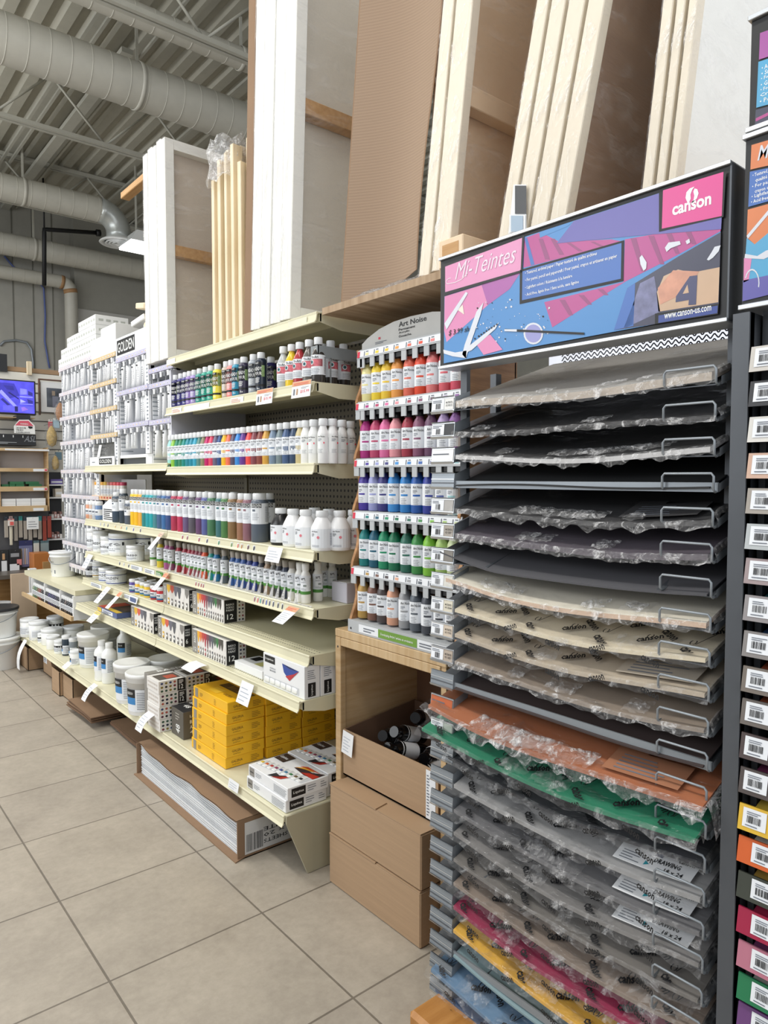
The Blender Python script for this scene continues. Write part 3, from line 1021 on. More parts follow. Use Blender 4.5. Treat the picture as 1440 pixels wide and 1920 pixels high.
# --- third shelf
px = [322, 331, 337, 343, 349, 355.5, 362.5, 369, 376, 383, 389.6, 396.5, 404, 414, 423.6, 432.6, 439.5, 447, 458, 469.5, 479, 490, 501, 513.6, 527, 538.6, 552.6, 564]
cs = ['#a4e0dc', '#92c94a', '#2f8a6a', '#3c8a68', '#1f8f86', '#2f8fa0', '#2a8fa8', '#3aa6c4', '#5c8a84', '#8c8c6c', '#c2206c', '#e04c6a', '#6c6682', '#30508c', '#f0c234', '#f0765c', '#5a526c', '#4090de', '#6a3e98', '#ee5650', '#8a4c56', '#8c4c44', '#d6a44c', '#7c90a8', '#7c8c92', '#4c648c', '#3c506e', '#cdbf92']
nm = ['pale aqua', 'lime green', 'deep green', 'leaf green', 'teal', 'blue teal', 'turquoise', 'sky turquoise', 'grey green', 'olive', 'magenta', 'rose red', 'grey violet', 'navy', 'yellow', 'coral orange', 'dark mauve', 'sky blue', 'violet', 'coral red', 'maroon', 'brown red', 'ochre', 'slate blue', 'grey', 'steel blue', 'dark blue', 'sand']
row('tall', tall_bottle, px, cs, 's3', 0.03, lambda i: '%s paint bottle with white cap, %s from the left on the third shelf' % (nm[i], ORD[i]))
px = [574, 588.5, 606]
row('tallw', lambda c: tall_bottle(c, True), px, '#f2f3f3', 's3', 0.03, lambda i: 'all-white bottle on the third shelf, %s white one after the sand colour' % ORD[i])
for i, p_ in enumerate((623.5, 641.5, 657)):
    X = 1.39 + 0.055*i
    place(('tallw', '#f2f3f3'), None, 'all-white bottle along the third shelf\'s open end, %s behind the corner' % ORD[i], None, (X, yat(p_, X, z=ZS['s3']+0.05), ZS['s3']), 1.3)
for i, p_ in enumerate((580, 596, 614)):
    X = 1.415
    place(('tallw', '#f2f3f3'), None, 'all-white bottle in the back row of the third shelf, %s from the left there' % ORD[i], None, (X+0.03*(i == 2), yat(p_, X), ZS['s3']), 0.5)
# --- fourth shelf, cylinder bottles
px = [232, 253, 260, 268.5, 276, 282, 289, 295, 301.5, 312, 320, 330, 342, 352.5, 363.5, 377, 388, 399, 415, 425, 438, 455, 466.5]
cs = ['#35424f', '#efc22e', '#f0c030', '#eeb04c', '#2f8a8c', '#2aa0ac', '#2aa6b0', '#4a8a94', '#48688f', '#4070a8', '#3a5288', '#b03a58', '#c23c60', '#6c5a82', '#5e5a66', '#6a4a72', '#5a64a0', '#4c7c5c', '#3f7278', '#4f7f4c', '#8a6e4c', '#9a7058', '#8c6470']
nm = ['slate', 'yellow', 'golden yellow', 'orange yellow', 'sea teal', 'turquoise', 'bright turquoise', 'grey teal', 'denim blue', 'blue', 'ultramarine', 'crimson', 'raspberry', 'dull violet', 'grey violet', 'plum', 'periwinkle', 'dull green', 'blue green', 'leaf green', 'olive brown', 'tan', 'rosy brown']
row('cyl', straight_bottle, px, cs, 's4', 0.036, lambda i: '%s cylinder paint bottle, %s from the left on the fourth shelf' % (nm[i], ORD[i]), rz=0.5)
X = XF['s4']+0.045
place('cylbig', lambda: straight_bottle('#5a6472', 0.033, 0.187), 'large slate grey cylinder bottle at the right end of the fourth shelf row', None, (X, yat(487, X, z=ZS['s4']+0.05), ZS['s4']), 0.4)
X = XF['s4']+0.12
place(('cyl', '#35424f'), None, 'slate cylinder bottle behind the large grey one and the black squat bottle', None, (X, yat(505, X, z=ZS['s4']+0.05), ZS['s4']), 0.5)
for i, p_ in enumerate((300, 345, 392, 440)):
    X = XF['s4']+0.12
    place(('cyl', cs[(4, 11, 17, 20)[i]]), None, '%s cylinder bottle in the back row of the fourth shelf, mostly hidden' % ['teal', 'crimson', 'green', 'olive brown'][i], None, (X, yat(p_, X, z=ZS['s4']+0.05), ZS['s4']), 0.5)
X = XF['s4']+0.03
place('cylsmall', lambda: straight_bottle('#566070', 0.026, 0.125), 'short grey bottle between the slate and the yellow cylinder bottles', None, (X, yat(243, X, z=ZS['s4']+0.05), ZS['s4']), 0.4)
# squat white bottles
X = XF['s4']+0.048
place('jugblack', lambda: squat_jug('#1c1d20'), 'black squat bottle with white cap and label at the right of the fourth shelf', None, (X, yat(527, X, z=ZS['s4']+0.05), ZS['s4']), 0.55)
for i, p_ in enumerate((550, 573.5, 604)):
    place('jug', lambda: squat_jug('#f0f1f3'), 'white squat bottle in front on the fourth shelf, %s from the black one' % ORD[i], None, (X, yat(p_, X, z=ZS['s4']+0.05), ZS['s4']), 0.5+0.1*i)
for i, (p_, X) in enumerate(((637, 1.43), (664, 1.50), (617, 1.47), (590, 1.49))):
    place('jug', None, ['white squat bottle at the fourth shelf\'s open end, beside the corner one', 'white squat bottle at the open end, cut off by the wooden rack', 'white squat bottle in the second row behind the corner one', 'white squat bottle in the second row, left of its neighbour'][i], None, (X, yat(p_, X, z=ZS['s4']+0.05), ZS['s4']), 1.1)
# --- fifth shelf, spout bottles
px = [288, 301, 314, 322, 336, 348, 357, 364, 371, 377.6, 385, 397, 407, 421.6, 438, 447.5, 458, 469, 480, 491, 503, 514, 524, 536, 548, 562, 573]
cs = ['#f1f1ee', '#d6c23e', '#a65a92', '#8c4a70', '#a83042', '#a23244', '#a8384a', '#9c3444', '#8a3a4c', '#84404c', '#e8603e', '#2a9a94', '#2c7cb2', '#59646e', '#2f5a9c', '#3a64a8', '#3c5ea4', '#3a4a8c', '#34489c', '#42444c', '#a58c74', '#6c6a66', '#4a4c56', '#3a4258', '#d0cec8', '#f1f1ee', '#f1f1ee']
nm = ['white', 'yellow', 'magenta', 'plum', 'crimson', 'dark crimson', 'rose crimson', 'deep red', 'wine red', 'maroon', 'orange red', 'teal', 'sky blue', 'slate grey', 'blue', 'mid blue', 'cobalt', 'indigo', 'ultramarine', 'charcoal', 'tan', 'grey', 'dark grey', 'navy', 'pale grey', 'white', 'white']
cs[24] = '#e6e5e0'
row('spout', spout_bottle, px, cs, 's5', 0.045, lambda i: '%s spout-capped paint bottle, %s from the left on the fifth shelf' % (nm[i], ORD[i]), rz=0.55)
for i, (p_, X) in enumerate(((596, 1.43), (607, 1.50), (623, 1.52))):
    place(('spout', '#f1f1ee'), None, ['white spout bottle standing alone right of the fifth shelf corner', 'white spout bottle farther back on the fifth shelf, left of two', 'white spout bottle farther back on the fifth shelf, right of two'][i], None, (X, yat(p_, X, z=ZS['s5']+0.05), ZS['s5']), 1.0)
# little frosted fins that keep the spout bottles apart
FIN = film('frosted_fin', 0.45, 0.65, 6, body=0.85)
fins = thing('bottle_divider', 'frosted divider strip with pointed fins between the spout bottles on the fifth shelf', 'shelf divider', (XF['s5']+0.006, yat(573, XF['s5']), ZS['s5']))
mb = MB()
ya = yat(313, XF['s5'])-fins.location.y
mb.box(0, 0.004, -0.02, ya+0.02, 0, 0.006, FIN)
mb.build('base_strip', fins)
edges = [(px[i]+px[i+1])/2 for i in range(2, 25)]
for e in edges:
    yy = yat(e, XF['s5']+0.012, z=ZS['s5'])-fins.location.y
    mb = MB()
    mb.prism([(0.003, yy+0.013, 0), (0.003, yy-0.013, 0), (0.014, yy-0.003, 0.046), (0.014, yy+0.003, 0.046)], (0.002, 0, 0), FIN)
    mb.build('fin', fins)
t = thing('white_carton', 'plain white carton at the right end of the fifth shelf behind the spout bottles', 'box', (1.47, YE+0.012, ZS['s5']))
mb = MB(); mb.rbox(0, 0.24, 0, 0.09, 0.001, 0.072, mat('lilac_white_card', '#c9c8d4', 0.6, var=0.02), 0.002); mb.build('carton', t)
mb = MB(); mb.box(0.002, 0.238, 0.002, 0.05, 0.0725, 0.074, WHITE2); mb.build('lid_flap', t)

# ================================================================ JARS AND TUBS
BAND = mat('navy_print', '#223a78', 0.5, var=0.02)
def jar(r, h, body='#eef0ef', lidm=None, style='plain', bandc=None, text=None, name='paint_jar', cat='jar'):
    o = thing(name, '', cat)
    m = hexm(body, 0.3)
    hl = min(0.022, h*0.22)
    mb = MB()
    mb.lathe([(r*0.94, 0), (r*0.98, 0.003), (r*0.98, h-hl-0.004), (r*0.92, h-hl)], m, 26)
    mb.build('jar_body', o)
    f = cyl_fn(r*0.98+0.0006); g = cyl_fn(r*0.98+0.0011); g2 = cyl_fn(r*0.98+0.0016)
    mb = MB()
    hb = h-hl
    if style == 'golden':
        mb.patch(f, -PI*r, PI*r, hb*0.12, hb*0.92, LABEL, 26)
        mb.patch(g, -PI*r, PI*r, hb*0.12, hb*0.20, hexm(bandc or '#2a4a9c'), 26)
        mb.patch(g, -PI*r, PI*r, hb*0.88, hb*0.93, BAND, 26)
        mb.text(text or 'GOLDEN', g, -r*0.7, hb*0.52, hb*0.24, TXTM, w=r*1.5, res=1)
        mb.lines(g, -r*0.7, r*0.6, hb*0.28, hb*0.46, 2, INK, n=4, fill=0.3)
    elif style == 'lqx':
        mb.patch(f, -r*0.9, r*1.7, hb*0.10, hb*0.62, LABEL, 14)
        mb.patch(g, -r*0.9, -r*0.05, hb*0.40, hb*0.62, BLACK, 5)
        mb.patch(g, -r*0.9, -r*0.05, hb*0.26, hb*0.40, BLUEP, 5)
        mb.text(text or 'GESSO', g2, -r*0.85, hb*0.48, hb*0.06, WHITE, w=r*0.5, res=1)
        mb.lines(g, r*0.05, r*1.5, hb*0.14, hb*0.58, 9, INK, seed=3, n=6, fill=0.35)
    elif style == 'gesso':
        mb.patch(f, -PI*r*0.8, PI*r*0.8, hb*0.10, hb*0.80, LABEL, 20)
        mb.text(text or 'Gesso', g, -r*0.8, hb*0.44, hb*0.22, TXTM, w=r*1.6, res=1)
        mb.lines(g, -r*0.7, r*0.8, hb*0.18, hb*0.36, 3, INK, n=5, fill=0.3)
    elif style == 'basic':
        mb.patch(f, -PI*r, PI*r, hb*0.16, hb*0.72, LABEL, 20)
        mb.patch(g, -PI*r, PI*r, hb*0.16, hb*0.30, hexm(bandc or '#2a6a94'), 20)
        mb.patch(g, -r*0.6, r*0.4, hb*0.48, hb*0.60, INK, 4)
        mb.lines(g, -r*0.6, r*0.9, hb*0.33, hb*0.44, 2, INK, n=4, fill=0.3)
    elif style == 'dark':
        mb.patch(f, -PI*r*0.7, PI*r*0.9, hb*0.2, hb*0.75, LABEL, 16)
        mb.patch(g, -PI*r*0.7, PI*r*0.9, hb*0.60, hb*0.78, BLACK, 12)
        mb.lines(g, -r*0.7, r*1.2, hb*0.24, hb*0.56, 5, INK, n=5, fill=0.35)
    elif style == 'plain2':
        mb.patch(f, -r*0.5, r*1.1, hb*0.2, hb*0.7, LABEL, 8)
        mb.lines(g, -r*0.4, r, hb*0.25, hb*0.64, 6, INK, n=5, fill=0.3)
    if mb.f:
        mb.build('label', o)
    mb = MB()
    mb.lathe([(r*0.97, h-hl), (r, h-hl+0.002), (r, h-0.003), (r*0.95, h), (r*0.90, h), (r*0.88, h-0.002)], lidm or CAPW, 26)
    mb.build('lid', o)
    return o

def tub(r, h, style='lqx', text='GESSO', name='paint_tub'):
    """tapered white tub with a wide rimmed lid"""
    o = thing(name, '', 'tub')
    mb = MB()
    hb = h*0.80
    mb.lathe([(r*0.86, 0), (r*0.88, 0.004), (r*0.95, hb), (r*0.97, hb)], WHITE, 30)
    mb.build('tub_body', o)
    def fn(e):
        return lambda u, v: Vector((-(r*(0.885+0.065*v/hb)+e)*math.cos(u/r), -(r*(0.885+0.065*v/hb)+e)*math.sin(u/r), v))
    f, g, g2 = fn(0.0008), fn(0.0014), fn(0.002)
    mb = MB()
    mb.patch(f, -r*0.6, r*1.6, hb*0.12, hb*0.80, LABEL, 16)
    mb.patch(g, -r*0.6, r*0.12, hb*0.55, hb*0.80, BLACK, 6)
    mb.patch(g, -r*0.6, r*0.12, hb*0.34, hb*0.55, BLUEP, 6)
    mb.text(text, g2, -r*0.52, hb*0.64, hb*0.08, WHITE, w=r*0.5, res=1)
    mb.lines(g, r*0.22, r*1.5, hb*0.2, hb*0.75, 10, INK, seed=4, n=8, fill=0.3)
    mb.build('label', o)
    mb = MB()
    mb.lathe([(r*0.97, hb*0.99), (r, hb), (r*1.01, h*0.90), (r*1.03, h*0.905), (r*1.03, h*0.985), (r*0.99, h), (r*0.93, h*0.99), (r*0.5, h*0.997), (r*0.01, h*0.998)], WHITE, 34)
    mb.build('lid', o)
    return o

def jbox(label, X0, X1, Y0, Y1, z0, z1, name='box', cat='box', m=None, group=None):
    t = thing(name, label, cat, (X0, Y0, z0), 0, group)
    mb = MB(); mb.rbox(0, X1-X0, 0, Y1-Y0, 0, z1-z0, m or WHITE2, 0.0015); mb.build('carton', t)
    return t

def put(key, b, label, px, X, z, rz=0.4, group=None, s=1.0):
    return place(key, b, label, group, (X, yat(px, X, z=z+0.05), z), rz, s)
# fifth shelf, middle unit: big tubs of gesso
z = ZS['s5']
put('gj1', lambda: jar(0.048, 0.125, style='gesso'), 'white lettered tub at the left end of the middle unit\'s fifth shelf', 178, 1.42, z)
put('gj1', None, 'white lettered tub on the fifth shelf, second from its left end', 190, 1.39, z, 0.5)
put('gj2', lambda: jar(0.042, 0.105, style='gesso', text='Molding'), 'smaller white lettered tub in front of the second large one, fifth shelf', 203, 1.37, z, 0.5)
put('gj3', lambda: jar(0.078, 0.125, style='golden', text='gel', bandc='#e8e8e8'), 'broad white tub with dark ring in the middle of the fifth shelf', 231, 1.43, z, 0.5)
put('gj4', lambda: jar(0.047, 0.083, style='gesso', text='Gesso'), 'low white jar with slanted lettering in front of the broad tub', 254, 1.375, z, 0.6)
put('gj3', None, 'broad white tub in shade at the back of the fifth shelf', 279, 1.56, z, 0.5)
# sixth shelf, middle unit
z = ZS['s6']
put('sj0', lambda: jar(0.036, 0.085, body='#4a4a50', style='dark'), 'dark grey jar with red mark at the left end of the sixth shelf', 172, 1.36, z)
put('sj1', lambda: jar(0.050, 0.088, style='golden', text='GOLDEN', bandc='#b08a3a'), 'white jar with ochre band beside the dark grey jar', 187, 1.40, z, 0.5)
put('sj2', lambda: jar(0.050, 0.080, style='golden', text='GOLDEN', bandc='#2a4a9c'), 'white jar with blue band in the middle of three on the sixth shelf', 202, 1.37, z, 0.5)
put('sj3', lambda: jar(0.056, 0.078, style='golden', text='GOLDEN', bandc='#28408c'), 'widest white jar with dark blue ring on the sixth shelf', 218, 1.37, z, 0.6)
for i, (p_, c, l_, n_) in enumerate(((251, '#5a4a9c', None, 'violet'), (262, '#e6b83a', None, 'yellow'), (271, '#cfc04a', None, 'olive yellow'), (279, '#e8c03c', None, 'warm yellow'), (291, '#b02a34', None, 'dark red'), (303, '#c23038', None, 'red'))):
    for k in range(2 if i in (1, 3, 4) else 1):
        put(('bj', c), lambda: jar(0.024, 0.068, body=c, style='basic'), '%s small paint jar with blue band, %s on the sixth shelf%s' % (n_, ORD[i], ', behind its twin' if k else ''), p_+k*5, 1.345+k*0.055, z, 0.5)
# fourth shelf, middle unit, left end: small tiers
z = ZS['s4']
t = thing('bottle_riser', 'small stepped riser with orange label strip at the left end of the fourth shelf', 'display stand', (1.40, yat(222, 1.40), z))
mb = MB(); L = yat(166, 1.40)-t.location.y
mb.box(0, 0.16, 0, L, 0.0, 0.004, WHITE2); mb.box(0.02, 0.16, 0, L, 0.130, 0.134, WHITE2); mb.box(0.155, 0.16, 0, L, 0, 0.235, WHITE2)
mb.box(0.02, 0.16, L-0.004, L, 0, 0.235, WHITE2)
mb.build('riser_body', t)
mb = MB(); f = plane_fn((0.018, L, 0.116), (0, -1, 0), (0, 0, 1))
mb.box(0.018, 0.021, 0, L, 0.112, 0.137, mat('orange_strip', '#e8c3a0', 0.5))
for k, c in enumerate(('#d8a23a', '#e07a4a', '#d0503a', '#c83a3a', '#b02a3a')):
    mb.patch(plane_fn((0.0175, L, 0.118), (0, -1, 0), (0, 0, 1)), 0.12+k*0.05, 0.145+k*0.05, 0.003, 0.014, hexm(c))
mb.build('label_strip', t)
cc = ['#e0a23a', '#d89a3c', '#e2a840', '#d8b040', '#b07a6a', '#d86a6a', '#e05a5a', '#d84a5a', '#c84a6a']
for i in range(9):
    y = t.location.y + L - 0.03 - i*(L-0.05)/8.5
    place(('mini', cc[i]), lambda: jar(0.019, 0.085, body='#e6e2dc', lidm=hexm(cc[i]), style='plain2', name='mini_bottle', cat='paint bottle'), 'tiny bottle with coloured cap, %s from the left on the stepped riser' % ORD[i], 'tiny bottles on the riser', (1.445, y, z+0.134), 0.5)
for i, (p_, c, n_) in enumerate(((168, '#d89a7a', 'peach'), (174, '#c8b0a0', 'beige'), (180, '#b8bcc4', 'grey'), (186, '#6a86b0', 'blue'))):
    put(('mini2', c), lambda: jar(0.022, 0.105, body=c, style='basic', bandc=c, name='mini_bottle', cat='paint bottle'), '%s capped small bottle below the riser, %s from the left on the fourth shelf' % (n_, ORD[i]), p_, 1.365, z, 0.5)
t = thing('milk_carton_box', 'white carton with a gabled top near the left end of the fourth shelf', 'box', (1.35, yat(214, 1.35), z))
mb = MB()
L = yat(191, 1.35)-t.location.y
mb.rbox(0, 0.08, 0, L, 0, 0.085, WHITE2, 0.0015); mb.prism([(0, 0, 0.085), (0.08, 0, 0.085), (0.055, 0, 0.118), (0.04, 0, 0.122)], (0, L, 0), WHITE2)
mb.build('carton', t)
mb = MB(); f = plane_fn((-0.0006, L, 0), (0, -1, 0), (0, 0, 1))
mb.lines(f, L*0.1, L*0.9, 0.01, 0.075, 6, TXTM, seed=2, fill=0.5); mb.build('print', t)
put(('cylw',), lambda: straight_bottle('#3a4a5c', 0.03, 0.165), 'tall white-capped dark bottle beside the gabled carton on the fourth shelf', 221, 1.37, z, 0.3)

# third unit: white bucket on the counter
def bucket(r, h, lidm, label, X, Y, z, text=None, rz=0.4, band=None):
    o = thing('plastic_bucket', label, 'bucket', (X, Y, z), rz)
    mb = MB()
    mb.lathe([(r*0.84, 0), (r*0.86, 0.004), (r*0.95, h*0.78), (r*1.0, h*0.785), (r*1.0, h*0.84), (r*0.96, h*0.845), (r*0.97, h*0.95)], WHITE, 36)
    mb.build('bucket_body', o)
    mb = MB()
    mb.lathe([(r*0.98, h*0.90), (r*1.04, h*0.905), (r*1.05, h*0.97), (r*1.02, h), (r*0.95, h*0.985), (r*0.02, h*0.985)], lidm, 36)
    mb.build('lid', o)
    mb = MB()
    pts = [(r*1.0*math.cos(a), -r*1.0*math.sin(a)*1.02-0.004, h*0.80 - h*0.28*math.sin(a)**1.0) for a in [PI*k/16 for k in range(17)]]
    M = Matrix.Rotation(R(-60), 4, 'Z')
    mb.tube([M @ Vector(p) for p in pts], 0.0028, STEEL, 6)
    mb.build('bail_handle', o)
    fn = lambda e: (lambda u, v: Vector((-(r*(0.86+0.09*v/(h*0.78))+e)*math.cos(u/r), -(r*(0.86+0.09*v/(h*0.78))+e)*math.sin(u/r), v)))
    mb = MB()
    if text:
        mb.text(text, fn(0.001), -r*0.65, h*0.58, h*0.06, TXTM, w=r*0.75, res=1)
        mb.lines(fn(0.001), -r*0.65, -r*0.2, h*0.18, h*0.26, 2, INK)
        mb.patch(fn(0.001), r*0.1, r*0.2, h*0.14, h*0.28, INK)
    if band:
        mb.patch(fn(0.001), -PI*r, PI*r, h*0.12, h*0.66, band, 30)
        mb.patch(fn(0.0016), -r*0.9, r*1.1, h*0.22, h*0.56, LABEL, 12)
        mb.text('GAC', fn(0.0022), -r*0.1, h*0.36, h*0.10, BAND, w=r*0.5, res=1)
    if mb.f:
        mb.build('label', o)
    return o
bx = 1.40
bucket(0.088, 0.170, CAPW, 'white plastic bucket with wire handle standing on the cream counter top', bx, at(119, 1060, X=bx).y, CT+0.001, 'Gesso')
# ink bottles in the cubby bays
def ink_bottle(c, lidm):
    o = thing('ink_bottle', '', 'ink bottle')
    mb = MB(); mb.lathe([(0.0155, 0), (0.0165, 0.002), (0.0165, 0.070), (0.012, 0.080), (0.009, 0.084)], hexm(c, 0.2), 16); mb.build('bottle_body', o)
    mb = MB(); f = cyl_fn(0.0169); g = cyl_fn(0.0173)
    mb.patch(f, -0.04, 0.05, 0.026, 0.058, LABEL, 12); mb.lines(g, -0.012, 0.012, 0.03, 0.055, 4, TXTM, n=3, fill=0.4); mb.build('label', o)
    mb = MB(); lid(mb, 0.0115, 0.083, 0.104, lidm, 14); mb.build('cap', o)
    return o
bays = [('nearest the bucket\'s right', 1.02, 1.19, ['#1c1d22', '#20222a', '#2a2c34', '#1f2026', '#24262e'][:5]), ('middle', 0.60, 0.95, ['#1c2440', '#24203c', '#2c2450', '#1f2a48', '#20242e', '#1c1d22', '#262630', '#1a1c26']), ('', 0.19, 0.52, [])]
lay = [('nearest', 0.04, 0.278, ['#1b1c21', '#20222a', '#2a2c34', '#1c1d22', '#59504e', '#26282e', '#1f2026']), ('middle', 0.335, 0.638, ['#1b1c21', '#1f2128', '#24203c', '#1c2440', '#2c2450', '#1f2a48', '#30285c', '#20242e', '#1a1c26']), ('farthest', 0.695, 0.958, ['#1f2026', '#3a2a26', '#7a3a34', '#6a4a34', '#5a6a4c', '#4c6a5c', '#7a8a6c'])]
for nm_, a, b, cols in lay:
    for i, c in enumerate(cols):
        y = a+0.005 + (b-a-0.01)*i/(len(cols)-1)
        place(('ink', c), lambda: ink_bottle(c, CAPW), 'small dark ink bottle with white cap in the %s cubby bay, %s from its right' % (nm_, ORD[i]), 'ink bottles in the cubby', (1.25+0.019, SEAM[2]+y, PC), 0.6)

# bottom shelf, from the far end towards the camera
z = ZS['b']
def bput(key, b, label, px, py, rz=0.4, z=z, s=1.0):
    p = at(px, py, Z=z)
    return place(key, b, label, None, (p.x, p.y, z), rz, s)
bput('bt1', lambda: jar(0.062, 0.125, style='plain2'), 'white lidded jar at the far left end of the bottom shelf', 56, 1192)
bput('bt1', None, 'white lidded jar behind and right of the far left one on the bottom shelf', 73, 1198, 1.0)
bput('bt2', lambda: jar(0.055, 0.14, style='dark'), 'white jar with black ringed lid at the back, left part of the bottom shelf', 104, 1192)
for i, (x_, y_) in enumerate(((70, 1200), (77, 1205))):
    bput('bt3', lambda: jar(0.021, 0.065, style='dark'), 'small white jar with black band, %s of two before the round tubs' % ['left', 'right'][i], x_, y_)
bput('bt4', lambda: jar(0.068, 0.105, style='none'), 'round white tub in the middle of the far group on the bottom shelf', 98, 1207)
bput('bt5', lambda: jar(0.042, 0.085, style='none'), 'small plain white tub in front of the round tub', 100, 1216)
bput('bt6', lambda: jar(0.036, 0.085, style='dark'), 'white jar with dark label left of the blue labelled bottles', 113, 1224)
bput('bt4', None, 'round white tub in the shade at the back of the bottom shelf', 138, 1202)
bput('lb1', lambda: jar(0.027, 0.125, body='#2a3844', style='lqx', text='LIQUID', name='medium_bottle', cat='bottle'), 'dark bottle with blue label, left of two among the white tubs', 125, 1228)
bput('lb2', lambda: jar(0.026, 0.118, body='#7a8288', style='lqx', text='MATTE', name='medium_bottle', cat='bottle'), 'grey bottle with blue label, right of two among the white tubs', 138, 1231)
bput('lb3', lambda: jar(0.032, 0.085, style='lqx', text='GEL'), 'short white jar with black and blue label before the big tub', 142, 1245)
bput('tubL', lambda: tub(0.088, 0.195, text='GESSO'), 'big white tub with blue label, farthest of three on the bottom shelf', 176, 1247, 0.5)
bput('tubL', None, 'big white tub in shade behind the farthest labelled one', 200, 1230, 0.9)
bput('tubL', None, 'big white tub with blue label, middle of three on the bottom shelf', 249, 1312, 0.45)
bput('tubL', None, 'big white tub with blue label, nearest of three beside the grey box', 273, 1333, 0.5)
p = at(300, 1300, Z=z)
bput('tubL', None, 'big white tub in shade behind the nearest labelled one', 312, 1303, 0.9)
def jugbottle():
    o = thing('medium_bottle', '', 'bottle')
    r = 0.036
    o.scale = (1.13, 1.13, 1.16)
    mb = MB(); mb.lathe([(r*0.93, 0), (r, 0.005), (r*0.94, 0.035), (r, 0.045), (r, 0.128), (r*0.9, 0.142), (r*0.5, 0.158), (r*0.46, 0.164)], WHITE, 26); mb.build('bottle_body', o)
    mb = MB(); f = cyl_fn(r+0.0006); g = cyl_fn(r+0.0012); g2 = cyl_fn(r+0.0018)
    mb.patch(f, -0.04, 0.07, 0.05, 0.118, LABEL, 12); mb.patch(g, -0.034, 0.006, 0.092, 0.118, BLACK, 5); mb.patch(g, -0.034, 0.006, 0.070, 0.092, BLUEP, 5)
    mb.text('GLOSS', g2, -0.03, 0.102, 0.006, WHITE, w=0.022, res=1); mb.lines(g, 0.014, 0.055, 0.055, 0.112, 9, INK, n=4, fill=0.35); mb.build('label', o)
    mb = MB(); lid(mb, r*0.50, 0.162, 0.186, WHITE, 18); mb.build('cap', o)
    return o
JS = (1.13, 1.13, 1.17)
bput('jugb', jugbottle, 'white bottle with blue label, left of the front pair on the bottom shelf', 192, 1274, s=JS)
bput('jugb', None, 'white bottle with blue label, nearest of the pair on the bottom shelf', 206, 1279, 0.6, s=JS)
bput('jugb', None, 'white bottle standing back in shade behind the front pair', 233, 1246, 1.2, s=JS)
# buckets on the floor at the end of the row
by = 5.52
bxx = at(-4, 1200, Y=by).x
bucket(0.145, 0.225, WHITE, 'large white bucket on the floor at the far end, below the black lidded one', bxx, by, 0.0)
bucket(0.138, 0.205, DARK, 'white bucket with black lid stacked on the large white bucket', bxx-0.005, by, 0.224)
